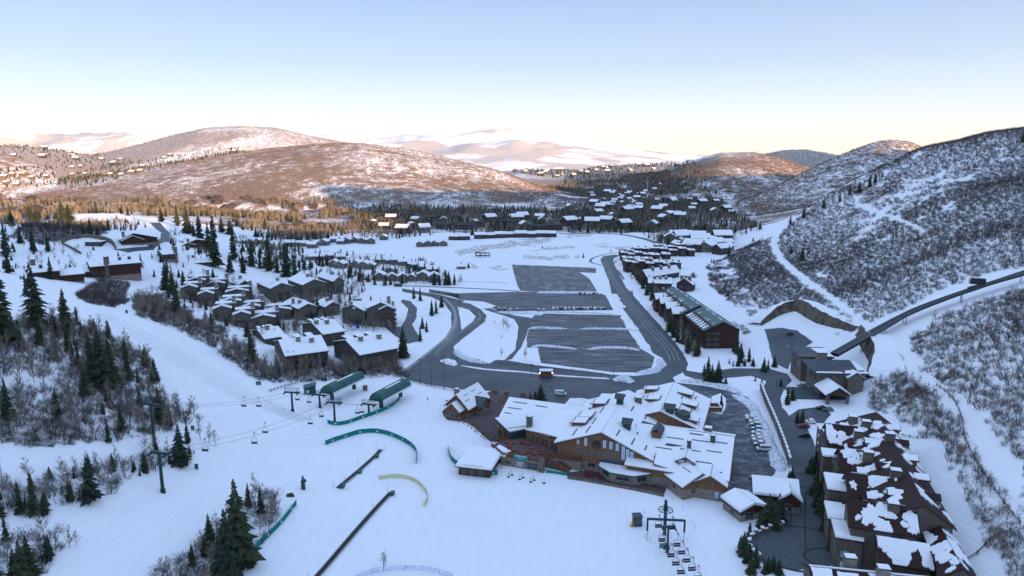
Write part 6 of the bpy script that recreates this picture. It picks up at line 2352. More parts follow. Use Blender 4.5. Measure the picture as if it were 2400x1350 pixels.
# ------------------------------------------------------------------ red roofed hotel, station, small houses
def hotel():
    a = math.atan2(-28, 84)
    e = empty('hotel', (90.0, 160.0, 0), a * 1.0, 'big hotel with dark red tile roofs and melting snow patches', 'hotel')
    W, D = 23.5, 85

    def g2(x0, x1, y0, y1, h, rise, rg, seed, n, **kw):
        w, r = gable(e, x0, x1, y0, y1, h, rise, rg, .8, kw.pop('wall', 'hotel_wall'), 'tile_roof', 0, **kw)
        A, B_ = roof_planes(x0, x1, y0, y1, h, kw.get('hr') or h, max(h, kw.get('hr') or h) + rise, rg, .8, kw.get('off'))
        if rg == 'y':
            snow_patches(r, (A[0], A[3], A[2], A[1]), n, seed)
            snow_patches(r, (B_[1], B_[2], B_[3], B_[0]), n, seed + 1)
        else:
            snow_patches(r, A, n, seed)
            snow_patches(r, (B_[3], B_[2], B_[1], B_[0]), n, seed + 1)
    g2(4, W, 14, D, 14.5, 5.2, 'y', 3, 16, off=16.5)
    for i, (y0, y1, x0, sd) in enumerate(((9, 21, -1.5, 11), (27, 38, 0.5, 12), (45, 57, 0.5, 13), (66, 80, -1.0, 14))):
        g2(x0, 14, y0, y1, 13.6, 4.4, 'x', sd * 5, 7, wname='gable_wall', rname='gable_roof')
    # low snow covered roofs along the drive side
    for x0, x1, y0, y1, h in ((-5, 1.5, 8, 17, 9.5), (-5.5, 0.5, 20, 30, 8.5), (-4.5, 3, 33, 44, 11.5), (-3.5, 3, 57, 63, 12)):
        flat(e, x0, x1, y0, y1, h, 'hotel_wall', 'tile_roof', .55, .5, name='low_wall', rname='low_roof')
    for x0, y0, y1 in ((-5, 8, 17), (-5.5, 20, 30), (-4.5, 33, 44), (-3.5, 57, 63)):
        for z in (2.0, 5.2):
            for f in (.2, .5, .8):
                window(e, x0, y0 + (y1 - y0) * f, z, 1.5, 1.7, 'l')
            window(e, x0 + 2.4, y0, z, 1.8, 1.7, 'f', 'window_sky')
    for (x, y, h) in ((8, 79, 19.5), (11.5, 74, 20), (4.5, 73.5, 18), (8, 66, 19), (16, 59, 22), (8, 47, 19.5), (13, 33, 20.5), (9, 14, 19.0)):
        chimney(e, x, y, h - 6, h, 2.8, 2.2, 'hotel_wall')
    # timber balconies towards the drive
    for k in range(4):
        balcony(e, 66, 82, -1.2, 3.2 + 3.0 * k, 1.8, 'l', mat='hotel_wall')
        balcony(e, 46, 56, .4, 3.2 + 3.0 * k, 1.6, 'l', mat='hotel_wall')
        for y in (68, 71, 75, 78, 81, 47.5, 51, 54.5, 29, 33, 36, 11, 14, 18):
            window(e, -1.0 if y > 60 or y < 22 else .5, y, 4.6 + 3.0 * k - 3, 1.9, 1.8, 'l')
    for y in (66, 70.5, 75, 80, 82):
        b = MB()
        b.box((-3.0, y, 6.5), (.35, .35, 13.6))
        b.build('balcony_post', M['stone_light'], e)
    # dormers on both slopes
    for i, (x, y, z) in enumerate(((20.3, 24, 16.9), (20.3, 36, 16.9), (20.3, 50, 16.9), (20.3, 63, 16.9), (20.3, 76, 16.9), (11.2, 23.5, 16.6), (11.2, 42, 16.6), (11.0, 61, 16.6), (9.0, 83, 15.6), (6.2, 62, 14.4), (6.0, 41, 14.4), (6.2, 24, 14.4))):
        b = MB()
        b.box((x, y, z), (3.4, 3.0, 2.2))
        k = b.build('dormer', M['hotel_wall'], e)
        b = MB()
        b.slab([(x - 2.2, y - 2.0, z + 1.0), (x + 2.2, y - 2.0, z + 1.0), (x + 2.2, y, z + 2.1), (x - 2.2, y, z + 2.1)], .2)
        b.slab([(x - 2.2, y, z + 2.1), (x + 2.2, y, z + 2.1), (x + 2.2, y + 2.0, z + 1.0), (x - 2.2, y + 2.0, z + 1.0)], .2)
        b.build('dormer_roof', M['tile_roof'], k)
        if i % 3:
            b = MB()
            b.slab([(x - 2.0, y - 1.8, z + 1.35), (x + 2.0, y - 1.8, z + 1.35), (x + 2.0, y, z + 2.4), (x - 2.0, y, z + 2.4)], .22)
            b.build('dormer_snow', M['snow'], k)
    # east side and court
    for k in range(3):
        for y in range(5, 82, 6):
            window(e, W, y, 4.5 + 3.2 * k, 1.6, 1.6, 'r')
    g2(5, 16, 1, 13, 9.0, 3.2, 'x', 77, 7, wname='court_wall', rname='court_roof')
    g2(17.2, W, -6, 13.5, 12.0, 2.4, 'y', 79, 7, wname='tower_wall', rname='tower_roof')
    b = MB()
    b.box((19, -9, 4), (8, 5, 8))
    b.build('court_wall', M['stone'], e)
    b = MB()
    b.box((3, -4, .5), (9, 12, 1.2))
    b.build('court_floor', M['paver_dark'], e)
    # south wing across the bottom of the picture
    c = P(1862, 1322, 11)
    s = empty('hotel_wing', (71.5, 144.0, 0), rad(-10.5), 'front wing of the hotel with long snow patched red roof and two chimneys', 'hotel')
    w, r = gable(s, 0, 31, 0, 13, 9.6, 3.2, 'x', .7, 'hotel_wall', 'tile_roof', 0)
    A, B_ = roof_planes(0, 31, 0, 13, 9.6, 9.6, 12.8, 'x', .7)
    q = [Vector(p) for p in A]
    for u0, u1, v0, v1 in ((.02, .16, .05, .96), (.2, .34, .2, .9), (.42, .8, .62, .95), (.84, .97, .1, .9), (.5, .62, .02, .2)):
        m = MB()
        pts = []
        for u, v in ((u0, v0), (u1, v0), (u1, v1), (u0, v1)):
            pass
        n = 5
        edge = [(u0 + (u1 - u0) * i / n, v0 + random.uniform(-.03, .03)) for i in range(n)] + [(u1 + random.uniform(-.008, .008), v0 + (v1 - v0) * i / n) for i in range(n)] + \
               [(u1 - (u1 - u0) * i / n, v1 + random.uniform(-.03, .0)) for i in range(n)] + [(u0 + random.uniform(-.008, .008), v1 - (v1 - v0) * i / n) for i in range(n)]
        for u, v in edge:
            pts.append(q[0] + (q[1] - q[0]) * u + (q[3] - q[0]) * v + Vector((0, 0, .62)))
        m.slab(pts, .5)
        m.build('roof_snow', M['snow'], r)
    m = MB()
    m.box((15.5, 6.7, 13.25), (32, .35, .3))
    m.build('ridge_snow', M['snow'], s)
    chimney(s, 15.5, 5, 9, 15.5, 2.6, 2.0, 'stone_light')
    chimney(s, 9.5, 9.5, 9, 14.8, 2.6, 2.0, 'stone_light')
    for x in range(2, 31, 4):
        for k in range(3):
            window(s, x, 0, 2 + 3 * k, 1.6, 1.6, 'f')
            window(s, 31 - x, 13, 2 + 3 * k, 1.6, 1.6, 'b')
    flat(s, -8, -1.0, 1, 8, 5.0, 'hotel_wall', 'tile_roof', .5, .5, name='low_wall', rname='low_roof')
    # gully wall and red lower strip on the hill side
    b = MB()
    L = [P(2215, 1010, 2), P(2240, 1080, 2), P(2262, 1180, 2), P(2285, 1260, 2), P(2300, 1300, 2)]
    for p, q in zip(L[:-1], L[1:]):
        d = q - p
        b.box(((p.x + q.x) / 2, (p.y + q.y) / 2, 3.5), (d.length + .4, .8, 8), math.atan2(d.y, d.x))
    tag(b.build('retaining_wall', M['rock_cut']), 'brown retaining wall in the gully behind the hotel', 'wall')


def station():
    e = empty('funicular_station', (143.5, 306.5, 0.6), rad(-4), 'stone funicular station with dark roofs at the foot of the right hill', 'station')
    # main block, stone, broad dark hipped roof
    b = MB()
    b.box((12.5, 13, 5), (21, 16, 13))
    b.build('wall', M['stone'], e)
    b = MB()
    e4 = [(-.5, 3, 10.4), (24.5, 3, 10.4), (24.5, 23, 11.6), (-.5, 23, 11.6)]
    rg = [(5, 14, 14.2), (18, 14, 14.2)]
    b.slab([e4[0], e4[1], rg[1], rg[0]], .4)
    b.slab([e4[1], e4[2], rg[1]], .4)
    b.slab([e4[2], e4[3], rg[0], rg[1]], .4)
    b.slab([e4[3], e4[0], rg[0]], .4)
    ro = b.build('roof', M['slate_roof'], e)
    b = MB()
    b.slab([(20, 3.4, 11.0), (24.3, 3.4, 10.85), (24.3, 20, 12), (19.2, 13.5, 14.4)], .3)
    b.slab([(13, 3.2, 10.9), (20, 3.2, 10.9), (19, 5.2, 11.7), (14, 5, 11.6)], .25)
    b.slab([(0, 3.2, 10.85), (12.5, 3.2, 10.85), (12, 4.0, 11.2), (.6, 4.0, 11.2)], .2)
    b.build('roof_snow', M['snow'], ro)
    # rear higher part
    b = MB()
    b.box((8, 32, 5.5), (15, 15, 14))
    b.build('rear_wall', M['stone'], e)
    b = MB()
    b.slab([(-1, 24, 12.2), (16.5, 24, 12.2), (16.5, 40.5, 13.2), (-1, 40.5, 13.2)], .4)
    ro = b.build('rear_roof', M['slate_roof'], e)
    b = MB()
    b.slab([(11, 25, 12.7), (16.2, 25, 12.7), (16.2, 38, 13.4), (9.5, 38, 13.4)], .35)
    b.build('roof_snow', M['snow'], ro)
    chimney(e, 8.5, 21, 11, 15.6, 4.6, 3.2, 'stone_light')
    # small gable over the entrance side and porch
    gable(e, 14.5, 21.5, 2, 8, 9.0, 2.4, 'y', .8, 'stone', 'slate_roof', .3, wname='bay_wall', rname='bay_roof')
    c = MB()
    gable(e, 1.0, 11.0, -9, 4, 4.4, 3.2, 'y', 1.0, 'timber_dark', 'slate_roof', .35, wname='porch_beam', rname='porch_roof', base=3.6)
    for x, y in ((1.6, -8.4), (10.4, -8.4), (1.6, 2), (10.4, 2)):
        b = MB()
        b.box((x, y, 1.8), (1.2, 1.2, 4.6))
        b.build('stone_pier', M['stone'], e)
    for x in (3, 7, 11, 16, 18, 20):
        window(e, x, 5, 8.0, 1.8, 1.5, 'f')
        window(e, x, 5, 4.6, 1.8, 1.5, 'f')
    for y in (9, 14, 18, 28, 34):
        window(e, 2 if y < 22 else .5, y, 7.2, 2.2, 3.6, 'l')
    b = MB()
    b.box((18, 5.0, 1.6), (5, .3, 3.4))
    b.build('gate', M['window_dark'], e)
    b = MB()
    b.box((4, 5.5, -.2), (30, 16, .5))
    b.build('forecourt', M['asphalt'], e)
    # rock cuts behind
    def cut(line, h0, h1_, label):
        L = smooth_line([Vector((p.x, p.y, 0)) for p in line], 1.6)
        v, f = [], []
        n = 7
        for i, p in enumerate(L):
            d = (L[min(i + 1, len(L) - 1)] - L[max(i - 1, 0)]).normalized()
            nn = Vector((-d.y, d.x, 0))
            g = h1(p.x, p.y)
            t = i / (len(L) - 1)
            hh = np.interp(t, np.linspace(0, 1, len(h1_)), h1_) * random.uniform(.93, 1.05)
            for j in range(n):
                s = j / (n - 1)
                off = -2.6 * s + random.uniform(-.35, .35)
                q = p + nn * -off
                v.append((q.x, q.y, g - 1.2 + hh * s))
            q = p + nn * 7.5
            v.append((q.x, q.y, g - 1.2 + hh - .4))
            q = p + nn * 16
            v.append((q.x, q.y, h1(q.x, q.y) - .6))
        m = n + 2
        for i in range(len(L) - 1):
            for j in range(m - 1):
                k = i * m + j
                f.append((k, k + 1, k + m + 1, k + m))
        f = [tuple(reversed(q)) for q in f]
        o = mesh_obj('rock_wall', v, f, [M['rock_cut'], M['snow']])
        for i, p in enumerate(o.data.polygons):
            if i % (m - 1) >= n - 1:
                p.material_index = 1
        tag(o, label, 'rock wall')
    cut([P(2016, 905, 1), P(2030, 880, 1), P(2012, 856, 1), P(1998, 838, 1)][::-1], 0, [8, 11, 10, 5], 'brown rock cut right of the funicular station')
    cut([P(1988, 832, 1), P(1940, 812, 1), P(1905, 796, 1), P(1870, 774, 1), P(1858, 766, 1), P(1830, 764, 1), P(1788, 770, 1)][::-1], 0, [2.5, 7, 10.5, 10, 9, 7, 5], 'tall brown rock cut curving behind the funicular lot')


def funicular():
    ln = [(1955, 828, 12.5, 345), (2074, 761, None, 5), (2134, 729, None, 5), (2207, 700, None, 5), (2291, 671, None, 5), (2400, 637, None, 5), (2560, 588, None, 5)]
    pts = []
    for px, py, z, y in ln:
        if z:
            pts.append(P(px, py, z))
        else:
            g = G(px, py + 24)
            d = ray(px, py)
            t = g.y / d[1]
            pts.append(Vector((d[0] * t, g.y, CAM_Z + d[2] * t)))
    c = smooth_line(pts, 3.0)
    e = empty('funicular_track', c[0], 0, 'dark elevated funicular track climbing the right hillside', 'railway track')
    o0 = Vector(c[0])
    v, f = [], []
    for i, p in enumerate(c):
        d = (c[min(i + 1, len(c) - 1)] - c[max(i - 1, 0)]).normalized()
        n = Vector((-d.y, d.x, 0)).normalized()
        q = p - o0
        for a, b in ((2.3, 0), (2.3, -1.4), (-2.3, -1.4), (-2.3, 0)):
            v.append(q + n * a + Vector((0, 0, b)))
    for i in range(len(c) - 1):
        for j in range(4):
            k = i * 4
            f.append((k + j, k + (j + 1) % 4, k + 4 + (j + 1) % 4, k + 4 + j))
    mesh_obj('track_bed', v, f, M['dark_metal'], e)
    for s in (-1.75, 1.75, -.7, .7):
        m = MB()
        for i in range(0, len(c) - 1):
            d = (c[i + 1] - c[i]).normalized()
            n = Vector((-d.y, d.x, 0)).normalized()
            m.spike(c[i] - o0 + n * s + Vector((0, 0, .12)), c[i + 1] - o0 + n * s + Vector((0, 0, .12)), .12, .12, 4)
        m.build('rail', M['grey_metal'] if abs(s) > 1 else M['dark_metal'], e)
    for i in range(8, len(c) - 2, 9):
        p = c[i]
        g = h1(p.x, p.y)
        if p.z - g < 1.5:
            continue
        d = (c[i + 1] - c[i - 1]).normalized()
        n = Vector((-d.y, d.x, 0)).normalized()
        m = MB()
        for s in (-1.3, 1.3):
            m.spike(Vector((p.x, p.y, g - .5)) + n * s * 1.4 - o0, p + n * s + Vector((0, 0, -1)) - o0, .22, .18, 6)
        m.spike(p + n * -2 - o0 + Vector((0, 0, -1.15)), p + n * 2 - o0 + Vector((0, 0, -1.15)), .25, .25, 4)
        m.build('support', M['green_steel'], e)
    # the car
    k = min(range(len(c)), key=lambda i: abs(proj(c[i].x, c[i].y, c[i].z)[0] - 2295))
    p = c[k]
    d = (c[k + 1] - c[k - 1]).normalized()
    e2 = empty('funicular_car', p + Vector((0, 0, .3)), math.atan2(d.y, d.x), 'dark glazed funicular car half way up the track', 'funicular car')
    sl = d.z / math.hypot(d.x, d.y)
    m = MB()
    for x0, x1 in ((-4.2, 4.2),):
        z0 = x0 * sl
        m.slab([(x0, -1.3, z0 + .9), (x1, -1.3, x1 * sl * .6 + .9), (x1, 1.3, x1 * sl * .6 + .9), (x0, 1.3, z0 + .9)], .8)
    m.build('chassis', M['green_steel'], e2)
    m = MB()
    m.box((0, 0, 2.3), (7.2, 2.5, 2.8), top=.86)
    m.build('cabin', M['window_dark'], e2)
    m = MB()
    m.box((0, 0, 3.8), (6.4, 2.3, .25))
    m.build('cabin_roof', M['dark_metal'], e2)
    m = MB()
    m.box((-3.75, 0, 1.9), (.3, 2.3, 1.8))
    t = NT('car_gold')
    m.build('end_panel', t.set((0.35, 0.25, 0.08), 0.4), e2)


def small_right():
    # snow laden cottages by the turning circle
    e, W, D = place3((1735, 1224), (1792, 1213), (1735, 1178), 'low hut with thick snow roof by the turning circle', 'hut', 'hut')
    gable(e, 0, W, 0, 9, 3.6, 1.6, 'y', .8, 'brown_wall', 'fascia', .8)
    window(e, W * .35, 0, 1.7, 3.0, 2.0, 'f')
    window(e, 0, 4, 1.7, 2.0, 1.4, 'l')
    c = G(1772, 1192)
    e = empty('cottage', (c.x, c.y + 2, 0), rad(-14), 'taller cottage with deep snow roof behind the low hut', 'cottage')
    gable(e, 0, 13, 0, 9.5, 4.6, 2.8, 'x', .9, 'brown_wall', 'fascia', .9)
    gable(e, 7.5, 13.5, -2.5, 4, 4.4, 2.4, 'y', .7, 'brown_wall', 'fascia', .8, wname='porch_wall', rname='porch_roof')
    window(e, 10, -2.5, 2, 2, 2, 'f')
    window(e, 3, 0, 2, 2, 1.6, 'f')
    # striped retaining wall
    L = [G(1783, 915), G(1790, 935), G(1800, 960), G(1812, 988), G(1823, 1015), G(1832, 1040), G(1841, 1065), G(1851, 1098)]
    c = smooth_line([Vector((p.x, p.y, 0)) for p in L], 3.4)
    e = empty('retaining_wall', c[0], 0, 'long retaining wall with red brown posts and pale panels and a snowy top', 'wall')
    for i, (p, q) in enumerate(zip(c[:-1], c[1:])):
        d = q - p
        a = math.atan2(d.y, d.x)
        m = MB()
        m.box(((p.x + q.x) / 2 - c[0].x, (p.y + q.y) / 2 - c[0].y, 1.9), (d.length - .7, .35, 4.2), a)
        m.build('panel', M['stone_light'], e)
        m = MB()
        m.box((p.x - c[0].x, p.y - c[0].y, 2.0), (.75, .7, 4.6), a)
        m.build('post', M['red_wall'], e)
        m = MB()
        m.box(((p.x + q.x) / 2 - c[0].x, (p.y + q.y) / 2 - c[0].y, 4.15), (d.length * .95, .8, .3), a)
        m.build('cap_snow', M['snow'], e)
    # stone pillars and low wall round the circle
    pts = [(1838, 1190), (1838, 1205), (1837, 1222), (1833, 1236), (1820, 1239), (1804, 1243), (1787, 1249), (1771, 1254), (1760, 1264), (1756, 1277), (1758, 1291), (1766, 1302), (1778, 1311)]
    P3 = [G(*p) for p in pts]
    e = empty('stone_fence', P3[0], 0, 'low stone fence with snow capped pillars round the turning circle', 'fence')
    for i, p in enumerate(P3):
        o = p - P3[0]
        m = MB()
        m.box((o.x, o.y, .8), (1.0, 1.0, 2.0))
        k = m.build('pillar', M['stone'], e)
        m = MB()
        m.box((o.x, o.y, 1.98), (1.15, 1.15, .4), top=.7)
        m.build('cap_snow', M['snow'], k)
        if i < len(P3) - 1:
            q = P3[i + 1] - P3[0]
            d = q - o
            m = MB()
            m.box(((o.x + q.x) / 2, (o.y + q.y) / 2, .5), (d.length, .4, 1.0), math.atan2(d.y, d.x))
            k = m.build('fence_wall', M['stone'], e)
            m = MB()
            m.box(((o.x + q.x) / 2, (o.y + q.y) / 2, 1.1), (d.length * .5, .5, .25), math.atan2(d.y, d.x))
            m.build('cap_snow', M['snow'], k)
    # brick bin enclosure right of the lodge
    e, W, D = place3((1664, 968), (1692, 968), (1664, 948), 'red brick yard enclosure with snow on its walls beside the lodge', 'enclosure', 'enclosure')
    for x0, x1, y0, y1 in ((0, W, 0, .5), (0, .5, .5, 6), (W - .5, W, .5, 6), (.5, W - .5, 5.5, 6)):
        m = MB()
        m.box(((x0 + x1) / 2, (y0 + y1) / 2, 1.2), (x1 - x0, y1 - y0, 2.6))
        k = m.build('wall', M['hut_wall'], e)
        m = MB()
        m.box(((x0 + x1) / 2, (y0 + y1) / 2, 2.62), (x1 - x0, y1 - y0, .22))
        m.build('cap_snow', M['snow'], k)


hotel()
station()
funicular()
small_right()


# ------------------------------------------------------------------ ski lifts
def lift_terminal(front, back, ground, label):
    f, b = Vector(front), Vector(back)
    d = (b - f)
    L = math.hypot(d.x, d.y) + 4
    a = math.atan2(d.y, d.x)
    z = ground
    e = empty('lift_terminal', (f.x, f.y, z), a, label, 'ski lift', 'chairlift bottom stations')
    # arched green hood: faceted shell open below
    prof = [(-3.6, 4.4), (-3.5, 5.6), (-2.6, 6.9), (-1.1, 7.6), (1.1, 7.6), (2.6, 6.9), (3.5, 5.6), (3.6, 4.4)]
    m = MB()
    n = len(prof)
    for x in (0, L):
        for y, zz in prof:
            m.v.append(Vector((x + (1.0 if x == 0 and zz > 6 else 0), y, zz)))
    for i in range(n - 1):
        m.f.append((i, i + 1, n + i + 1, n + i))
    m.f.append(tuple(range(n - 1, -1, -1)))
    m.f.append(tuple(range(n, 2 * n)))
    m.f.append((0, n, 2 * n - 1, n - 1))
    m.f = [tuple(reversed(q)) for q in m.f]
    m.build('hood', M['green_roof'], e)
    for k in range(1, 9):
        m = MB()
        x = 1 + (L - 1) * k / 9
        for (y0, z0), (y1, z1) in zip(prof[:-1], prof[1:]):
            m.spike((x, y0 * 1.01, z0 + .04), (x, y1 * 1.01, z1 + .04), .06, .06, 4)
        m.build('seam', M['green_steel'], e)
    m = MB()
    m.slab([(L * .3, -.6, 7.68), (L * .8, -.7, 7.68), (L * .8, .3, 7.70), (L * .3, .2, 7.70)], .05)
    m.build('hood_snow', M['snow'], e)
    for s in (-1, 1):
        m = MB()
        m.box((L / 2, s * 3.68, 4.5), (L, .12, .9))
        m.build('fairing', M['paint_white'], e)
    for x in (3.5, L - 4):
        m = MB()
        m.box((x, 0, 2.2), (1.4, 1.4, 4.8), top=.75)
        m.build('mast', M['green_steel'], e)
    m = MB()
    m.spike((4, 0, 3.9), (4, 0, 4.15), 2.6, 2.6, 16)
    m.build('bullwheel', M['dark_metal'], e)
    m = MB()
    m.box((-.6, 0, 4.6), (1.6, 6.6, .3))
    for s in (-2.6, 2.6):
        m.spike((-2.4, s, 4.1), (3, s, 4.1), .16, .16, 6)
    m.build('launch_frame', M['green_steel'], e)
    return e


def tower(base, top_z, arm, label, ang, frames=True, thick=.55):
    e = empty('lift_tower', base, ang, label, 'lift tower', 'green chairlift towers')
    H_ = top_z - base.z
    m = MB()
    m.spike((0, 0, -.5), (0, 0, H_ * .5), thick, thick * .85, 12)
    m.spike((0, 0, H_ * .5), (0, 0, H_), thick * .85, thick * .7, 12)
    m.spike((0, 0, -.5), (0, 0, .9), thick * 1.5, thick * 1.3, 12)
    m.build('pole', M['green_steel'], e)
    m = MB()
    m.box((0, 0, H_ + .1), (.7, arm, .6))
    m.build('crossarm', M['green_steel'], e)
    for s in (-1, 1):
        m = MB()
        m.box((0, s * arm * .46, H_ - .35), (3.6, .3, .3))
        for i in range(6):
            m.spike((-1.5 + i * .6, s * arm * .46 - .14, H_ - .15), (-1.5 + i * .6, s * arm * .46 + .14, H_ - .15), .26, .26, 8)
        m.build('sheave_train', M['dark_metal'], e)
    if frames:
        m = MB()
        for s in (-1, 1):
            for x in (-.9, .9):
                m.spike((x, s * arm * .42, H_ + .2), (x, s * arm * .46, H_ + 1.9), .07, .07, 4)
            m.spike((-.9, s * arm * .46, H_ + 1.9), (.9, s * arm * .46, H_ + 1.9), .07, .07, 4)
        for x in (-.9, .9):
            m.spike((x, -arm * .46, H_ + 1.9), (x, arm * .46, H_ + 1.9), .07, .07, 4)
            for j in range(7):
                y = -arm * .42 + arm * .84 * j / 6
                m.spike((x, y, H_ + .3), (x, y, H_ + 1.9), .05, .05, 4)
        m.build('catwalk', M['green_steel'], e)
    m = MB()
    for i in range(int(H_ / .6)):
        m.box((-thick - .1, 0, .8 + i * .6), (.12, .5, .06))
    m.build('ladder', M['green_steel'], e)
    return e


CH = {}


def chair(hang, ang, label, group='quad chairs hanging on the lift cables'):
    """four seat chair hanging from the cable point"""
    if 'e' not in CH:
        e = empty('lift_chair', (0, 0, 0), 0, label, 'lift chair', group)
        m = MB()
        m.box((0, 0, -.05), (.7, .22, .3))
        m.spike((0, 0, 0), (0, .25, -.8), .05, .05, 5)
        m.spike((0, .25, -.8), (0, 0, -1.9), .05, .05, 5)
        m.build('hanger', M['dark_metal'], e)
        m = MB()
        pts = [(-.5, -.9, -3.9), (-.45, -.95, -2.6), (-.2, -.9, -2.1), (0, 0, -1.85), (-.2, .9, -2.1), (-.45, .95, -2.6), (-.5, .9, -3.9)]
        for p, q in zip(pts[:-1], pts[1:]):
            m.spike(p, q, .055, .055, 5)
        m.build('frame', M['grey_metal'], e)
        m = MB()
        m.slab([(-.45, -1.0, -3.7), (.1, -1.0, -3.75), (.1, 1.0, -3.75), (-.45, 1.0, -3.7)], .14)
        m.build('seat', M['paint_black'], e)
        m = MB()
        m.box((-.55, 0, -3.35), (.1, 2.0, .5))
        m.build('backrest', M['paint_black'], e)
        m = MB()
        m.spike((.15, -.95, -3.3), (.15, .95, -3.3), .04, .04, 5)
        for s in (-.95, .95):
            m.spike((-.4, s, -2.7), (.15, s, -3.3), .04, .04, 5)
        m.build('safety_bar', M['grey_metal'], e)
        e.location = hang
        e.rotation_euler = (0, 0, ang)
        CH['e'] = e
        return e
    return copy_tree(CH['e'], hang, ang, label, group)


def cable(pts, label, r=.045):
    m = MB()
    for a, b in zip(pts[:-1], pts[1:]):
        a, b = Vector(a), Vector(b)
        n = 14
        pr = a
        for i in range(1, n + 1):
            t = i / n
            q = a.lerp(b, t) - Vector((0, 0, (b - a).length * .025 * 4 * t * (1 - t)))
            m.spike(pr, q, r, r, 4)
            pr = q
    return tag(m.build('lift_cable', M['dark_metal']), label, 'cable', 'haul ropes of the chairlifts')


def lifts():
    AF, AB, BF, BB = P(766, 920, 6), P(829, 890, 6), P(882, 935, 6), P(938, 905, 6)
    tA = lift_terminal(AF, AB, 1.5, 'green hooded chairlift station further from the lodge')
    tB = lift_terminal(BF, BB, 1.0, 'green hooded chairlift station nearer to the lodge')

    def tw(bx, by, tx, ty, arm, label, ang, fr=True, th=.55):
        g = G(bx, by)
        d = ray(tx, ty)
        t = g.y / d[1]
        return g, CAM_Z + d[2] * t, tower(g, CAM_Z + d[2] * t, arm, label, ang, fr, th)
    aA = math.atan2(-94.2 - AF.x, 278.5 - AF.y)
    dirA = math.atan2((AB - AF).y, (AB - AF).x)
    dirB = math.atan2((BB - BF).y, (BB - BF).x)
    g1, z1, t1 = tw(686, 964, 685, 920, 6.4, 'green lift tower farthest from the lodge with tall catwalk frames', dirA + .3)
    g2, z2, t2 = tw(750, 955, 750, 926, 6.4, 'green lift tower right in front of the farther lift station', dirA + .1)
    g3, z3, t3 = tw(785, 994, 785, 944, 6.4, 'green lift tower standing at the left end of the curved green net', dirB + .3)
    g4, z4, t4 = tw(865, 974, 865, 948, 6.4, 'green lift tower right in front of the nearer lift station', dirB + .1)
    gA, zA, tA2 = tw(363, 1047, 358, 948, 6.4, 'tall green lift tower against the dark brush on the left slope', rad(70), True, .5)
    gB, zB, tB2 = tw(382, 1153, 377, 1062, 5.4, 'tall green lift tower standing free on the left piste', rad(75), False, .5)
    for s, nm in ((-1, 'one side'), (1, 'other side')):
        def off(g, z, ang, arm=6.4):
            return Vector((g.x - math.sin(ang) * s * arm * .46, g.y + math.cos(ang) * s * arm * .46, z - .05))
        cable([off(AF, 5.8, dirA, 5.4), off(g2, z2, dirA + .1), off(g1, z1, dirA + .3), off(gA, zA, rad(70)), off(gA, zA, rad(70)) + Vector((-60, -120, 30))], 'haul rope from the farther lift station up the left slope, ' + nm)
        cable([off(BF, 5.3, dirB, 5.4), off(g4, z4, dirB + .1), off(g3, z3, dirB + .3), off(gB, zB, rad(75), 5.4), off(gB, zB, rad(75), 5.4) + Vector((-40, -120, 30))], 'haul rope from the nearer lift station up the left slope, ' + nm)
    spots = [(571, 930, 10, 'left of two chairs high above the left piste'), (606, 931, 10, 'right of two chairs high above the left piste'), (697, 918, 8, 'just right of the farthest lift tower'), (724, 924, 7, 'between the two farther towers'),
             (596, 1014, 9.5, 'lower one of two above the middle of the piste'), (621, 990, 9.5, 'upper one of two above the middle of the piste'), (727, 972, 8.5, 'before the left end of the green net'), (753, 956, 8, 'below the foot of a lift tower'),
             (838, 949, 6, 'left of a touching pair by the nearer station'), (848, 947, 6, 'right of a touching pair by the nearer station'), (480, 1028, 12, 'among the thin aspens at the slope edge')]
    for px, py, z, lb in spots:
        gz = G(px, py + 40).z
        chair(P(px, py, gz + z), dirA + .3, 'lift chair ' + lb)
    # the near double chair line at the bottom
    e = empty('lift_return_station', P(1560, 1250, 0), rad(80), 'dark green return wheel of the near lift with its gantry', 'ski lift')
    o = e.location
    W0 = P(1560, 1195, 8)
    m = MB()
    q = W0 - o
    R_ = Matrix.Rotation(-rad(80), 3, 'Z')
    q = R_ @ q
    for k in range(24):
        a0, a1 = 6.283 * k / 24, 6.283 * (k + 1) / 24
        m.spike(q + Vector((math.cos(a0) * 2.1, math.sin(a0) * 2.1, 0)), q + Vector((math.cos(a1) * 2.1, math.sin(a1) * 2.1, 0)), .13, .13, 5)
    for k in range(8):
        a0 = 6.283 * k / 8
        m.spike(q, q + Vector((math.cos(a0) * 2.1, math.sin(a0) * 2.1, 0)), .09, .09, 4)
    m.build('bullwheel', M['green_steel'], e)
    m = MB()
    m.box((q.x, q.y, 5.4), (1.0, 1.0, 11.4), top=.8)
    m.box((q.x, q.y, 8.6), (1.5, 1.2, 1.4))
    m.build('mast', M['green_steel'], e)
    m = MB()
    gl, gr = R_ @ (P(1518, 1216, 7) - o), R_ @ (P(1605, 1220, 7) - o)
    d = gr - gl
    m.box(((gl.x + gr.x) / 2, (gl.y + gr.y) / 2, 7), (d.length, .55, .55), math.atan2(d.y, d.x))
    m.box((gl.x, gl.y, 5.2), (.55, .55, 3.8))
    m.box((gr.x, gr.y, 5.2), (.55, .55, 3.8))
    m.build('gantry', M['green_steel'], e)
    for g in (gl, gr):
        m = MB()
        m.spike((g.x, g.y, -.5), (g.x, g.y, 3.4), .12, .1, 6)
        m.build('gantry_leg', M['grey_metal'], e)
    m = MB()
    mid = q.lerp((gl + gr) / 2, 1.0)
    m.spike(q + Vector((0, 0, .5)), Vector((mid.x, mid.y, 7.2)), .3, .3, 6)
    m.build('beam', M['green_steel'], e)
    bp = P(1564, 1295, 0)
    dirN = rad(-84)
    t = tower(Vector((bp.x, bp.y, 0)), 7.9, 3.9, 'green single tower just below the return wheel of the near lift', dirN, False, .38)
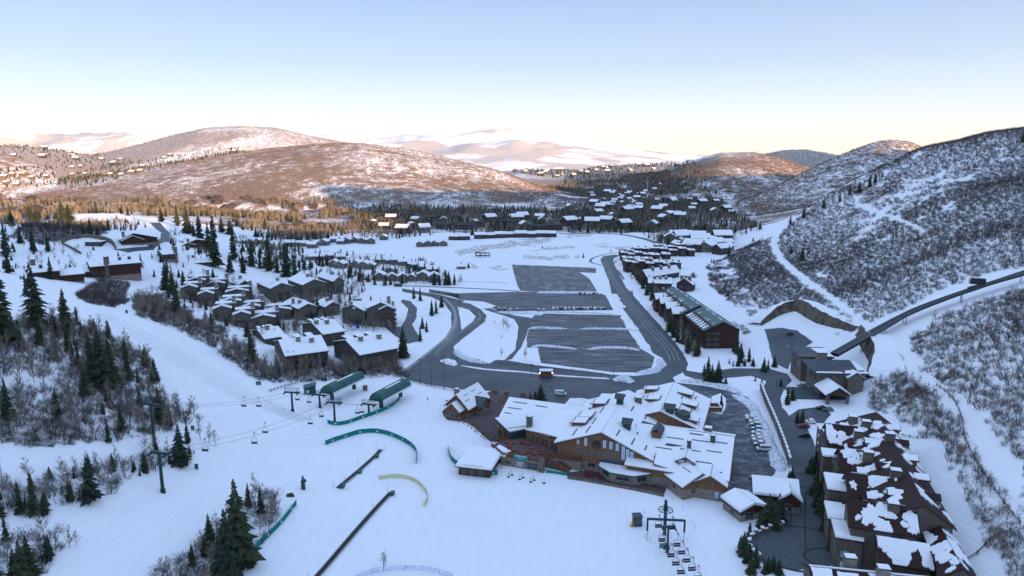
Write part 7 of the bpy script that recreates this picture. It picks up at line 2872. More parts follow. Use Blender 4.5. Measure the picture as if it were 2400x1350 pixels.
    m = MB()
    m.box((-.5, -1.2, 1.9), (.15, 2.0, 1.5))
    m.build('notice_board', M['sign_board'], t)
    L0, L1 = P(1546, 1196, 8) - Vector((0, 0, 0)), P(1577, 1196, 8)
    LA, LB = P(1551, 1232, 8.3), P(1583, 1236, 8.3)
    far = Vector((2.5, -70, 6))
    cable([L0, LA, LA + far], 'haul rope of the near lift, left strand')
    cable([L1, LB, LB + far], 'haul rope of the near lift, right strand')
    for i in range(5):
        dd = LA + Vector((.3 * i, -4.2 * i - 1.5, .25 * i - .2))
        chair(dd, dirN, 'chair on the left strand of the near lift, %s from the wheel' % 'first second third fourth fifth'.split()[i], 'chairs of the near lift')
        dd = LB + Vector((.3 * i, -4.2 * i - 3, .25 * i - .2))
        chair(dd, dirN, 'chair on the right strand of the near lift, %s from the wheel' % 'first second third fourth fifth'.split()[i], 'chairs of the near lift')
    for i, (px, py) in enumerate(((1545, 1214), (1577, 1218))):
        chair(P(px, py - 6, 8), dirN, 'chair parked directly at the wheel on the %s side' % ('left', 'right')[i], 'chairs of the near lift')
    # operator hut with coloured flags
    c = G(1493, 1230)
    e = empty('operator_hut', c, rad(8), 'small dark green operator hut left of the near lift', 'hut')
    m = MB()
    m.box((0, 0, 1.5), (2.4, 2.4, 3.2))
    m.build('wall', M['green_steel'], e)
    m = MB()
    m.box((0, 0, 3.2), (2.9, 2.9, .2))
    m.build('roof', M['dark_metal'], e)
    window(e, 0, -1.2, 1.8, 1.2, 1.0, 'f')
    for i, (col, dx) in enumerate((((.35, .03, .03), -1.9), ((.5, .45, .05), -1.6), ((.35, .4, .05), -2.2))):
        m = MB()
        m.spike((dx, -.8, 0), (dx + .7, -.6, 2.6 - i * .3), .35, .1, 5)
        tt = NT('pad_%d' % i)
        m.build('safety_pad', tt.set(col, .7), e)
    c = G(727, 922)
    e = empty('operator_hut', c, rad(15), 'dark green hut with slanted roof beside the farther lift station', 'hut')
    m = MB()
    m.box((0, 0, 1.8), (5.2, 3.4, 4.0))
    m.build('wall', M['green_steel'], e)
    m = MB()
    m.slab([(-3, -2.2, 3.6), (3, -2.2, 4.6), (3, 2.2, 4.9), (-3, 2.2, 3.9)], .25)
    m.build('roof', M['green_roof'], e)
    window(e, -1, -1.7, 1.5, 1.2, 1.4, 'f', 'window_sky')
    c = G(856, 915)
    m = MB()
    m.box((0, 0, 1.1), (2.0, 1.8, 2.6), top=.95)
    o = m.build('ticket_booth', M['hut_wall'])
    o.location = c
    tag(o, 'small brown booth on the snow between the two lift stations', 'booth')


t_ = NT('sign_board')
M['sign_board'] = t_.set((0.03, 0.22, 0.16), 0.6)
lifts()


# ------------------------------------------------------------------ nets, rails, conveyor lifts and small things
def net_mat(name, col, alpha, logo=True):
    t = NT(name)
    v = t.coord(True)
    t.b.inputs['Alpha'].default_value = 1.0
    ck = t.n('ShaderNodeTexNoise')
    ck.inputs['Scale'].default_value = 7
    t.l(v, ck.inputs['Vector'])
    a = t.math('GREATER_THAN', ck.outputs[0], 0.5 - (alpha - .5) * .6)
    t.l(a, t.b.inputs['Alpha'])
    M[name] = t.set(t.mix(t.noise(v, .35, 3), tuple(c * .7 for c in col), tuple(c * 1.2 for c in col)), .8, .1)


net_mat('net_green', (0.015, 0.21, 0.19), .86)
net_mat('net_yellow', (0.62, 0.60, 0.20), .5)
net_mat('net_blue', (0.22, 0.30, 0.60), .35)


def net(pts, h, mat, label, name='safety_net', logos=True, step=2.0):
    g = [G(*p) for p in pts]
    c = smooth_line([Vector((p.x, p.y, 0)) for p in g], step)
    z = [h1(p.x, p.y) for p in c]
    o0 = Vector((c[0].x, c[0].y, z[0]))
    e = empty(name, o0, 0, label, 'net')
    v, f = [], []
    for i, p in enumerate(c):
        d = (c[min(i + 1, len(c) - 1)] - c[max(i - 1, 0)]).normalized()
        n = Vector((-d.y, d.x, 0)) * .03
        w = random.uniform(-.08, .08)
        b = Vector((p.x, p.y, z[i])) - o0
        v += [b + n + Vector((0, 0, -.1)), b + n + Vector((w, 0, h + w)), b - n + Vector((w, 0, h + w)), b - n + Vector((0, 0, -.1))]
    for i in range(len(c) - 1):
        k = i * 4
        f += [(k, k + 1, k + 5, k + 4), (k + 3, k + 7, k + 6, k + 2), (k + 1, k + 2, k + 6, k + 5)]
    mesh_obj('netting', v, f, M[mat], e)
    for i in range(0, len(c), 2):
        m = MB()
        b = Vector((c[i].x, c[i].y, z[i])) - o0
        m.spike(b + Vector((0, 0, -.3)), b + Vector((0, 0, h + .25)), .045, .045, 4)
        m.build('pole', M['green_steel'] if 'green' in mat else M['grey_metal'], e)
    if logos:
        for i in range(2, len(c) - 1, 3):
            p, q = c[i], c[i + 1]
            d = (q - p).normalized()
            n = Vector((d.y, -d.x, 0))
            if n.y > 0:
                n = -n
            b = Vector((p.x, p.y, z[i])) - o0 + n * .07
            m = MB()
            for s, hh in ((0, .75), (.38, .55)):
                k = len(m.v)
                m.v += [b + d * (s - .3) + Vector((0, 0, .55)), b + d * (s + .3) + Vector((0, 0, .55)), b + d * s + Vector((0, 0, .55 + hh)),
                        b + d * (s - .3) + n * .02 + Vector((0, 0, .55)), b + d * (s + .3) + n * .02 + Vector((0, 0, .55)), b + d * s + n * .02 + Vector((0, 0, .55 + hh))]
                m.f += [(k + 3, k + 4, k + 5), (k + 2, k + 1, k), (k, k + 1, k + 4, k + 3), (k + 1, k + 2, k + 5, k + 4), (k + 2, k, k + 3, k + 5)]
            m.build('printed_emblem', M['letter_white'], e)


def rail_fence(pts, label, h=1.2, mat='timber_dark', step=2.6):
    g = [G(*p) for p in pts]
    c = smooth_line([Vector((p.x, p.y, 0)) for p in g], step)
    z = [h1(p.x, p.y) for p in c]
    o0 = Vector((c[0].x, c[0].y, z[0]))
    e = empty('rail_fence', o0, 0, label, 'fence')
    b = [Vector((p.x, p.y, zz)) - o0 for p, zz in zip(c, z)]
    for p in b:
        m = MB()
        m.box((p.x, p.y, p.z + h / 2), (.2, .2, h + .3))
        m.build('post', M[mat], e)
    for k, (p, q) in enumerate(zip(b[:-1], b[1:])):
        for hh in (.45, .95):
            m = MB()
            m.spike(p + Vector((0, 0, hh * h / 1.2)), q + Vector((0, 0, hh * h / 1.2)), .08, .08, 4)
            m.build('rail', M[mat], e)


def conveyor(a, b, label, sheds):
    p, q = G(*a), G(*b)
    d = q - p
    L = math.hypot(d.x, d.y)
    an = math.atan2(d.y, d.x)
    e = empty('conveyor_lift', p, an, label, 'conveyor lift')
    n = 24
    v, f = [], []
    for i in range(n + 1):
        x = L * i / n
        w = Vector((p.x + math.cos(an) * x, p.y + math.sin(an) * x))
        zz = h1(w.x, w.y) - p.z
        for y, h in ((-.5, 0), (-.5, .34), (.5, .34), (.5, 0)):
            v.append((x, y, zz + h))
    for i in range(n):
        for j in range(3):
            k = i * 4 + j
            f.append((k, k + 4, k + 5, k + 1))
    f = [tuple(reversed(x)) for x in f]
    mesh_obj('belt', v, f, M['rubber'], e)
    for s in (-1, 1):
        m = MB()
        for i in range(n):
            m.v_ = 0
            z0 = v[i * 4][2]
            z1 = v[i * 4 + 4][2]
            m.spike((L * i / n, s * .75, z0 + .3), (L * (i + 1) / n, s * .75, z1 + .3), .13, .13, 4)
        m.build('edge_rail', M['grey_metal'], e)
    for fx, sz in sheds:
        m = MB()
        i = min(n, int(fx * n))
        m.box((L * fx, -1.0, v[i * 4][2] + sz / 2), (1.6, 1.2, sz))
        m.build('drive_box', M['green_roof'], e)
    for fx in (0, 1):
        for s in (-1.3, 1.3):
            m = MB()
            z0 = v[0 if fx == 0 else n * 4][2]
            m.spike((L * fx, s, z0), (L * fx, s, z0 + 2.2), .06, .06, 4)
            m.build('marker_pole', M['paint_red'] if s < 0 else M['grey_metal'], e)


def small_things():
    net([(763, 1043), (790, 1033), (830, 1020), (870, 1014), (910, 1020), (950, 1038), (972, 1055), (977, 1072), (975, 1088)], 1.9, 'net_green', 'green safety net arching over the top of the conveyor lift')
    net([(768, 992), (785, 997), (812, 994), (850, 981), (882, 970), (910, 958), (930, 944), (937, 936)], 1.7, 'net_green', 'green safety net curving below the nearer lift station')
    net([(1050, 1048), (1052, 1066), (1060, 1082), (1080, 1096), (1110, 1106), (1140, 1112), (1166, 1113)], 1.9, 'net_green', 'green safety net round the snow roofed shed')
    net([(695, 1183), (660, 1228), (620, 1268), (580, 1308), (545, 1345), (515, 1380)], 1.7, 'net_green', 'long green safety net running past the tall dark conifers')
    net([(888, 1124), (920, 1120), (950, 1122), (975, 1131), (994, 1149), (1003, 1166), (1000, 1180), (993, 1188)], 1.5, 'net_yellow', 'yellow safety net curving over the end of the long conveyor', logos=False)
    net([(835, 1362), (870, 1345), (930, 1337), (990, 1338), (1030, 1346), (1060, 1358)], 1.6, 'net_blue', 'blue safety net at the bottom edge of the piste', logos=False)
    net([(1280, 1108), (1300, 1110), (1334, 1116)], 1.1, 'net_green', 'short green net below the outside stair of the lodge', logos=False)
    rail_fence([(631, 919), (660, 909), (697, 898)], 'left piece of wooden rail fence above the piste')
    rail_fence([(706, 897), (745, 890), (780, 884)], 'middle piece of wooden rail fence above the piste')
    rail_fence([(792, 886), (850, 888), (897, 884)], 'right piece of wooden rail fence above the piste')
    rail_fence([(938, 887), (955, 894), (1000, 906), (1040, 914), (1100, 922)], 'dark rail fence along the snowy edge of the plaza', step=4)
    rail_fence([(1160, 853), (1230, 858), (1300, 866), (1380, 874), (1430, 882)], 'low brown rail fence between plaza and front car park', step=4)
    rail_fence([(2060, 1010), (2100, 1020), (2150, 1028), (2215, 1025), (2250, 1012)], 'wooden rail fence in the woods above the hotel', step=4)
    rail_fence([(2195, 905), (2235, 940), (2255, 985), (2258, 1020), (2280, 1070), (2330, 1150), (2390, 1230)], 'long dark fence along the left side of the right ski run', step=5)
    rail_fence([(2240, 1330), (2290, 1300), (2330, 1260), (2400, 1240)], 'rail fence at the bottom right behind the hotel', step=4)
    conveyor((793, 1145), (893, 1055), 'shorter conveyor lift inside the green net arch', [(.03, 1.4), (.4, .8), (.82, .8)])
    conveyor((735, 1362), (917, 1155), 'long conveyor lift running to the bottom edge', [(.97, 1.2)])
    # tall light poles
    for i, (px, py, top, lb) in enumerate(((985, 899, 843, 'left of three tall dark light poles at the plaza edge'), (1011, 905, 849, 'middle of three tall dark light poles at the plaza edge'), (1041, 911, 856, 'right of three tall dark light poles at the plaza edge'),
                                           (1245, 884, 854, 'lamp post with two arms by the plaza shelter'), (1438, 888, 856, 'lamp post before the right part of the front car park'), (1040, 850, 832, 'road sign at the plaza fork'), (1072, 858, 838, 'lamp post by the left snow pile'),
                                           (1565, 582, 567, 'thin pole at the far road bend'), (1077, 728, 700, 'pole beside the left road fork'), (1820, 905, 893, 'short lamp at the top of the station road'))):
        g = G(px, py)
        d = ray(px, top)
        h = CAM_Z + d[2] * g.y / d[1] - g.z
        e = empty('light_pole', g, 0, lb, 'light pole')
        m = MB()
        m.spike((0, 0, -.2), (0, 0, h), .16, .1, 8)
        m.build('pole', M['dark_metal'], e)
        m = MB()
        m.box((0, 0, h + .1), (1.6, .35, .25))
        m.build('lamp_head', M['dark_metal'], e)
    # shelter on the plaza
    c = G(1280, 884)
    e = empty('bus_shelter', (c.x, c.y, .1), rad(-2), 'timber bus shelter with white snow roof and small lamps in the middle of the plaza', 'shelter')
    m = MB()
    m.box((0, 0, 3.3), (7.2, 3.6, .35))
    o = m.build('roof', M['fascia_wood'], e)
    m = MB()
    m.box((0, 0, 3.7), (7.0, 3.4, .5), top=.97)
    m.build('roof_snow', M['snow'], o)
    for x in (-3.2, -1.1, 1.1, 3.2):
        for y in (-1.4, 1.4):
            m = MB()
            m.box((x, y, 1.6), (.35, .35, 3.2))
            m.build('post', M['timber'], e)
    m = MB()
    m.box((0, 1.2, 1.2), (6.6, .2, 2.2))
    m.build('back_wall', M['hut_wall'], e)
    m = MB()
    m.box((0, .5, .5), (5.5, .6, .15))
    m.build('bench', M['timber'], e)
    t = NT('lamp_glow')
    t.b.inputs['Emission Color'].default_value = (1, .65, .3, 1)
    t.b.inputs['Emission Strength'].default_value = 6
    M['lamp_glow'] = t.set((.9, .8, .6), .5)
    for x in (-3.2, 3.2):
        m = MB()
        m.spike((x, -1.75, 2.6), (x, -1.75, 2.9), .16, .16, 8)
        m.build('lamp', M['lamp_glow'], e)
    # bins and planters on the terrace
    for i, (px, py) in enumerate(((1161, 921), (1187, 925), (1226, 928))):
        o = MB()
        o.box((0, 0, .8), (2.0, 2.0, 1.7))
        k = o.build('planter', M['timber'])
        k.location = G(px, py)
        k.rotation_euler = (0, 0, .2 * i)
        tag(k, ('left', 'middle', 'right')[i] + ' one of three square timber planters at the back of the lodge terrace', 'planter')
    # ski racks along the terrace edge
    rk = [(1062, 985), (1072, 987), (1083, 989), (1093, 991), (1104, 997), (1112, 1003), (1119, 1009), (1126, 1014), (1133, 1021), (1141, 1026), (1150, 1030), (1178, 942), (1182, 934), (1176, 948)]
    first = None
    for i, (px, py) in enumerate(rk):
        g = G(px, py)
        if first is None:
            e = empty('ski_rack', g, .3, 'timber ski rack on the edge of the lodge terrace', 'ski rack', 'ski racks along the terrace edge')
            for s in (-1.6, 1.6):
                m = MB()
                m.box((s, 0, .6), (.16, .16, 1.3))
                m.box((s, 0, .05), (.2, 1.3, .12))
                m.build('leg', M['timber'], e)
            for z in (.5, 1.1):
                m = MB()
                m.box((0, 0, z), (3.3, .14, .14))
                m.build('rail', M['timber'], e)
            first = e
        else:
            copy_tree(first, g, random.uniform(-.2, 1.3))
    # maze gates
    for i, (px, py) in enumerate(((1196, 1116), (1222, 1122), (1248, 1128), (1275, 1133))):
        g = G(px, py)
        e = empty('lift_gate', g, rad(20), 'dark metal gate frame on the snow below the deck, %s from the left' % ('first', 'second', 'third', 'last')[i], 'gate', 'row of gate frames')
        for s in ((-.8, .8) if i < 3 else (0,)):
            m = MB()
            m.spike((s, s * .6, 0), (s, s * .6, 1.8), .07, .07, 5)
            m.box((s, s * .6, .1), (.9, .9, .18))
            m.build('stand', M['dark_metal'], e)
        if i < 3:
            m = MB()
            m.spike((-.8, -.48, 1.3), (.8, .48, 1.7), .06, .06, 5)
            m.build('bar', M['dark_metal'], e)
    # snow guns, sign boards, pads
    c = G(711, 1146)
    e = empty('snow_gun', c, .4, 'dark green snow gun on a pedestal on the open piste', 'snow gun')
    m = MB()
    m.box((0, 0, .8), (1.2, 1.2, 1.9))
    m.build('pedestal', M['green_steel'], e)
    m = MB()
    m.spike((-.6, 0, 2.3), (.9, 0, 2.9), .55, .62, 12)
    m.build('barrel', M['green_steel'], e)
    m = MB()
    m.spike((0, 0, 2.5), (0, 0, 4.4), .45, .3, 8)
    m.build('hood', M['green_roof'], e)
    m = MB()
    m.box((0, 0, 0), (2.6, 1.3, 1.0), top=.6)
    o = m.build('covered_machine', M['timber_dark'])
    o.location = G(680, 1163) + Vector((0, 0, .4))
    o.rotation_euler = (0, 0, .5)
    tag(o, 'dark covered object lying on the snow left of the snow gun', 'machine')
    for px, py, lb in ((603, 903, 'left board of the pair in the middle of the left piste'), (609, 903, 'right board of the pair in the middle of the left piste'), (297, 735, 'green board on the upper edge of the ski run'), (49, 655, 'left board of the pair at the top of the ski run'),
                       (55, 655, 'right board of the pair at the top of the ski run'), (461, 1101, 'green board at the foot of the thin aspens'), (503, 815, 'green board below the wooden cottages'), (452, 1010, 'small board by the brush tip')):
        m = MB()
        m.box((0, 0, 1.1), (1.1, .15, 1.7))
        m.box((-.4, 0, .3), (.1, .1, 1.2))
        m.box((.4, 0, .3), (.1, .1, 1.2))
        o = m.build('notice_board', M['green_roof'])
        o.location = G(px, py)
        tag(o, lb, 'sign board')
    for px, py, lb in ((538, 836, 'left green padded box at the piste edge'), (551, 843, 'right green padded box at the piste edge'), (760, 892, 'dark green equipment box behind the farther lift station')):
        m = MB()
        m.box((0, 0, .6), (3.0, 1.5, 1.3), top=.8)
        o = m.build('equipment_box', M['green_steel'])
        o.location = G(px, py)
        o.rotation_euler = (0, 0, -.3)
        tag(o, lb, 'box')
    # bamboo marker poles on the piste
    for px, py, hh in ((838, 1088, 2), (873, 1190, 2.4), (808, 1127, 1.6), (780, 1142, 2.4), (1510, 1205, 2), (1600, 1195, 2), (1628, 1240, 2), (1612, 1268, 2), (1524, 1270, 2), (1510, 1262, 1.6), (1620, 1225, 1.5), (636, 945, 1.5), (665, 965, 1.5)):
        m = MB()
        m.spike((0, 0, -.2), (0, 0, hh), .05, .04, 4)
        o = m.build('marker_pole', M['dark_metal'])
        o.location = G(px, py)
        tag(o, 'thin marker pole stuck in the groomed snow', 'pole', 'marker poles on the piste')
    for i, (px, py) in enumerate(((2064, 824), (2068, 826), (2075, 828), (2103, 834), (2107, 836), (2111, 839), (2115, 842), (2118, 846), (2088, 812), (1962, 786), (1957, 785), (1966, 785), (2040, 800), (2035, 925), (2045, 915), (2100, 870), (2161, 870))):
        m = MB()
        m.spike((0, 0, -.2), (0, 0, 1.9), .12, .1, 4)
        o = m.build('fence_stake', M['timber_dark'])
        o.location = G(px, py)
        tag(o, 'short dark stake in the snow around the funicular', 'stake', 'stakes by the funicular')
    # barns on the meadow
    c = G(1131, 602)
    e = empty('ranch_gate', c, 0, 'dark timber ranch frame standing alone on the meadow', 'timber frame')
    for x in (-8, -3, 3, 8):
        m = MB()
        m.box((x, 0, 2.5), (.9, .9, 5.4))
        m.build('post', M['timber_dark'], e)
    m = MB()
    m.box((0, 0, 1.6), (17, .8, 1.0))
    m.box((0, 0, 4.6), (17, .8, 1.0))
    m.build('beam', M['timber_dark'], e)
    m = MB()
    m.slab([(-8, -3, 6), (2, -3, 10), (2, 3, 10), (-8, 3, 6)], .6)
    o = m.build('roof', M['timber_dark'], e)
    m = MB()
    m.slab([(-7.5, -2.7, 6.6), (1.6, -2.7, 10.4), (1.6, 2.7, 10.4), (-7.5, 2.7, 6.6)], .5)
    m.build('roof_snow', M['snow'], o)
    c = G(1081, 630)
    e = empty('meadow_hut', c, .1, 'small brown hut with snow roof on the meadow edge', 'hut')
    gable(e, -4.5, 4.5, -3, 3, 2.8, 1.8, 'x', .6, 'hut_wall', 'fascia_wood', .4)
    # coloured plastic posts by the left road
    for i in range(22):
        px = 925 + (i % 11) * 3.2 if i < 6 else 1008 + (i - 6) * 4.4
        py = 667 + (0 if i < 6 else 14 + (i - 6) * .7)
        m = MB()
        m.box((0, 0, 1.4), (1.3, .8, 3.0))
        o = m.build('banner_post', M[('green_roof', 'timber', 'green_steel')[i % 3]])
        o.location = G(px, py + 5)
        tag(o, 'narrow coloured board in the row beside the upper left road', 'board', 'boards beside the upper left road')


small_things()


# ------------------------------------------------------------------ people
def person(loc, face, coat, trousers, label, arm=0.25, hat=(0.03, 0.03, 0.04)):
    e = empty('person', loc, face, label, 'person')
    v = [(0, 0, .95), (0, 0, 1.18), (0, 0, 1.42), (0, 0, 1.53), (0, .01, 1.66), (.10, 0, .9), (.12, .03, .5), (.13, .02, .08), (.13, -.14, .04), (-.10, 0, .9), (-.13, -.05, .5), (-.14, .05, .08), (-.14, -.12, .04),
         (.2, 0, 1.40), (.27, 0, 1.15), (.28, -.12 - arm * .3, .95), (-.2, 0, 1.40), (-.27, .02, 1.15), (-.28, -.10, .93)]
    ed = [(0, 1), (1, 2), (2, 3), (3, 4), (0, 5), (5, 6), (6, 7), (7, 8), (0, 9), (9, 10), (10, 11), (11, 12), (2, 13), (13, 14), (14, 15), (2, 16), (16, 17), (17, 18)]
    rr = [.15, .16, .17, .065, .10, .105, .08, .06, .05, .105, .08, .06, .05, .08, .06, .05, .08, .06, .05]
    me = bpy.data.meshes.new('body')
    me.from_pydata(v, ed, [])
    o = bpy.data.objects.new('body', me)
    COL.objects.link(o)
    o.parent = e
    md = o.modifiers.new('skin', 'SKIN')
    for i, sv in enumerate(me.skin_vertices[0].data):
        sv.radius = (rr[i], rr[i] * .85)
    me.skin_vertices[0].data[0].use_root = True
    o.modifiers.new('sub', 'SUBSURF').levels = 1
    t = NT('clothes')
    pz = t.n('ShaderNodeSeparateXYZ')
    t.l(t.coord(True), pz.inputs[0])
    c = t.mix(t.math('GREATER_THAN', pz.outputs['Z'], .9), trousers, coat)
    c = t.mix(t.math('GREATER_THAN', pz.outputs['Z'], 1.56), c, (0.35, 0.2, 0.15))
    me.materials.append(t.set(c, .8))
    m = MB()
    m.spike((0, .02, 1.66), (0, .02, 1.8), .12, .07, 8)
    t = NT('hat')
    m.build('hat', t.set(hat, .8), e)
    return e


person(G(1002, 940), 0.6, (0.03, 0.06, 0.05), (0.02, 0.02, 0.03), 'person in dark clothes walking on the snow near the plaza fence')
person(G(1133, 1018), 2.2, (0.55, 0.58, 0.62), (0.03, 0.03, 0.05), 'person in a pale jacket by the ski racks')
person(G(1131, 1019), 0.4, (0.02, 0.03, 0.06), (0.02, 0.02, 0.03), 'person in a dark blue jacket by the ski racks')
person(G(1293, 912), 1.4, (0.03, 0.04, 0.05), (0.02, 0.02, 0.03), 'person in dark clothes standing on the plaza behind the conifers')
# ------------------------------------------------------------------ planting
def plant_all():
    KEEP_OFF.extend([
        [(1480, 600), (1560, 590), (1650, 690), (1740, 780), (1730, 830), (1640, 830), (1560, 730), (1490, 650)],
        [(1790, 745), (1860, 728), (1990, 815), (2080, 850), (2020, 940), (1850, 930), (1830, 800), (1780, 790)],
        [(1930, 975), (2080, 985), (2200, 1060), (2240, 1200), (2300, 1260), (2230, 1420), (1900, 1420)]])
    # the brush on the slopes near by
    bx, by, bz, bh = [], [], [], []
    for i, poly in enumerate(BRUSH):
        left = i <= 7
        x, y, z, px, py = sample_px(poly, 2.6 if left else 2.9, 1250)
        k = in_frame(px, py) & (clear_mask(px, py) if not left else clear_mask(px, py))
        n = 0.55 * (fbm(x / 30, y / 30, 61, 4) + 0.5) + 0.45 * (1.5 * fbm(x / 8, y / 8, 63, 2) + 0.5)
        dens = np.full(x.shape, 0.68 if left else 0.70)
        sparse = inpoly(px, py, [(2000, 400), (2280, 320), (2300, 400), (2230, 500), (2150, 560), (2000, 570), (1950, 520)])
        dens = np.where(sparse, 0.57, dens)
        dens = np.where(inpoly(px, py, [(1600, 640), (1700, 600), (1800, 760), (1740, 790)]), 0.5, dens)
        k &= n < dens * (0.9 + 0.25 * rng.random(x.shape))
        x, y, z, n = x[k], y[k], z[k], n[k]
        bx.append(x)
        by.append(y)
        bz.append(z)
        h = rng.uniform(1.6, 3.6, len(x)) * (1.15 if not left else 1.2)
        bh.append(h)
    x, y, z, h = map(np.concatenate, (bx, by, bz, bh))
    print('bushes', len(x))
    mass('slope_brush', np.stack([x, y, z - 0.1], 1), h, h * rng.uniform(1.0, 1.5, len(x)), 'bush', 'leafless scrub covering the near slopes')
    # scrub of the far hills, the same plants in clumps
    xs, ys = [], []
    for x0, x1, y0, y1, sp in ((-1900, 500, 1480, 2700, 11.5), (200, 1500, 1120, 2300, 10), (500, 1900, 1950, 3000, 14), (-2900, -300, 2700, 4000, 19), (1000, 2400, 2800, 3900, 20), (-1300, 900, 1100, 1500, 13), (0, 1300, 1250, 2600, 12)):
        gx, gy = np.meshgrid(np.arange(x0, x1, sp), np.arange(y0, y1, sp), indexing='ij')
        xs.append((gx + rng.uniform(-.5, .5, gx.shape) * sp).ravel())
        ys.append((gy + rng.uniform(-.5, .5, gx.shape) * sp).ravel())
    x = np.concatenate(xs)
    y = np.concatenate(ys)
    hh = hill_h(x, y)
    z = H(x, y)
    px, py = proj(x, y, z)
    n = fbm(x / 120, y / 120, 71, 4) + 0.5
    vil = inpoly(px, py, [(700, 485), (1290, 490), (1330, 440), (1420, 400), (1640, 395), (1720, 500), (1795, 530), (1700, 565), (1600, 588), (1500, 550), (1330, 541), (1100, 546), (860, 552), (700, 520)]) & (y > 1050)
    k = (px > -60) & (px < 2460) & ((hh > 5) | vil) & (n < np.where(vil, 0.66, 0.74)) & ~((px > 1180) & (px < 1760) & (y > 2400) & (py < 385))
    x, y, z = x[k], y[k], z[k]
    print('far clumps', len(x))
    h = rng.uniform(2.2, 4.5, len(x)) * np.interp(y, [1000, 4000], [1, 1.5])
    mass('hill_scrub', np.stack([x, y, z - 0.3], 1), h, h * rng.uniform(1.4, 2.4, len(x)), 'bushfar', 'leafless scrub on the far hills')

    CL = 'conifers on the near left slope'
    big = [(8, 800, 590, 'very tall dark conifer at the left edge above the ski run'), (85, 762, 612, 'tall dark conifer beside the ski run left of the slim one'),
           (155, 772, 672, 'slim dark conifer right of two taller ones by the ski run'), (-25, 950, 800, 'dark conifer cut by the left edge half way down'), (20, 985, 880, 'broad dark conifer low at the left edge'),
           (240, 912, 768, 'twin topped dark conifer rising from the bare brush'), (218, 905, 775, 'narrow dark conifer touching the twin topped one'), (262, 905, 790, 'short dark conifer right of the twin topped one'),
           (375, 992, 903, 'dark conifer behind the tall lift tower'), (398, 1000, 945, 'small dark conifer at the right tip of the brush'), (424, 1090, 988, 'conifer standing alone right of the lift towers'),
           (440, 1040, 985, 'small conifer among thin aspens near the slope edge'), (342, 860, 805, 'small conifer on the edge of the ski run'), (300, 890, 800, 'conifer near the top of the brush'),
           (48, 1203, 1120, 'dark conifer at the left end of the middle tree line'), (80, 1205, 1098, 'broad dark conifer in the middle tree line'), (105, 1204, 1150, 'short conifer behind the broad one'),
           (168, 1175, 1122, 'small round conifer in the middle tree line'), (212, 1172, 1062, 'spire shaped conifer in the middle tree line'), (234, 1166, 1142, 'tiny conifer at the foot of the spire shaped one'),
           (192, 1164, 1130, 'tiny conifer left of the spire shaped one'), (265, 1103, 1056, 'small conifer on the track edge above the tree line'), (340, 1106, 1052, 'conifer left of the front lift tower'),
           (328, 1115, 1095, 'tiny conifer near the front lift tower'), (-4, 1210, 1148, 'conifer cut by the left edge in the middle'), (-5, 1375, 1262, 'conifer in the bottom left corner'),
           (38, 1365, 1275, 'slim conifer in the bottom left group'), (72, 1362, 1243, 'tallest conifer of the bottom left group'), (55, 1380, 1256, 'dark conifer behind the bottom left group'), (112, 1312, 1250, 'small conifer right of the bottom left group'),
           (562, 1322, 1108, 'tallest dark conifer at the bottom near the green net'), (535, 1345, 1180, 'dark conifer in front of the tallest one'), (590, 1330, 1240, 'low conifer right of the tallest one'),
           (492, 1275, 1196, 'slim conifer left of the tallest bottom one'), (612, 1202, 1130, 'conifer above the end of the green net'), (550, 1372, 1290, 'conifer foot at the bottom edge')]
    for px, py, top, lb in big:
        plant_px('conifer', px, py, top, lb, CL, 1.0)
    for poly, n, h0, h1_ in ((BRUSH[0], 70, 4, 10), (BRUSH[1], 22, 3, 7), (BRUSH[2], 9, 4, 7), (BRUSH[3], 7, 4, 8)):
        x, y, z, px, py = sample_px(poly, 6)
        k = rng.permutation(len(x))[:n]
        for i in k:
            if in_frame(px[i], py[i], 60):
                plant('conifer', x[i], y[i], random.uniform(h0, h1_), 'small dark conifer among the bare brush on the left slope', CL)
    LT = 'bare aspens on the left slope'
    for poly, n, h0, h1_ in ((BRUSH[0], 330, 5, 9), (BRUSH[1], 90, 5, 8), (BRUSH[2], 14, 5, 8), (BRUSH[3], 26, 6, 9), (BRUSH[5], 110, 5, 9), (BRUSH[6], 60, 5, 8), (BRUSH[4], 16, 4, 6)):
        x, y, z, px, py = sample_px(poly, 4)
        k = rng.permutation(len(x))[:n]
        for i in k:
            if in_frame(px[i], py[i], 60):
                plant('bare', x[i], y[i], random.uniform(h0, h1_), 'leafless aspen among the brush on the left slope', LT)
    plant_px('bare', 899, 1340, 1283, 'lone leafless tree on the snow above the blue net', 'bare trees by the lift area')
    plant_px('bare', 682, 905, 868, 'bare tree behind the left lift tower', 'bare trees by the lift area')
    plant_px('bare', 213, 785, 738, 'thin bare tree standing on the ski run edge', 'bare trees by the lift area')
    for px, py, top in ((490, 1040, 985), (505, 1045, 1000), (395, 1010, 940), (470, 1030, 970), (163, 1285, 1225), (180, 1280, 1235)):
        plant_px('bare', px, py, top, 'thin leafless tree at the edge of the open piste', LT)
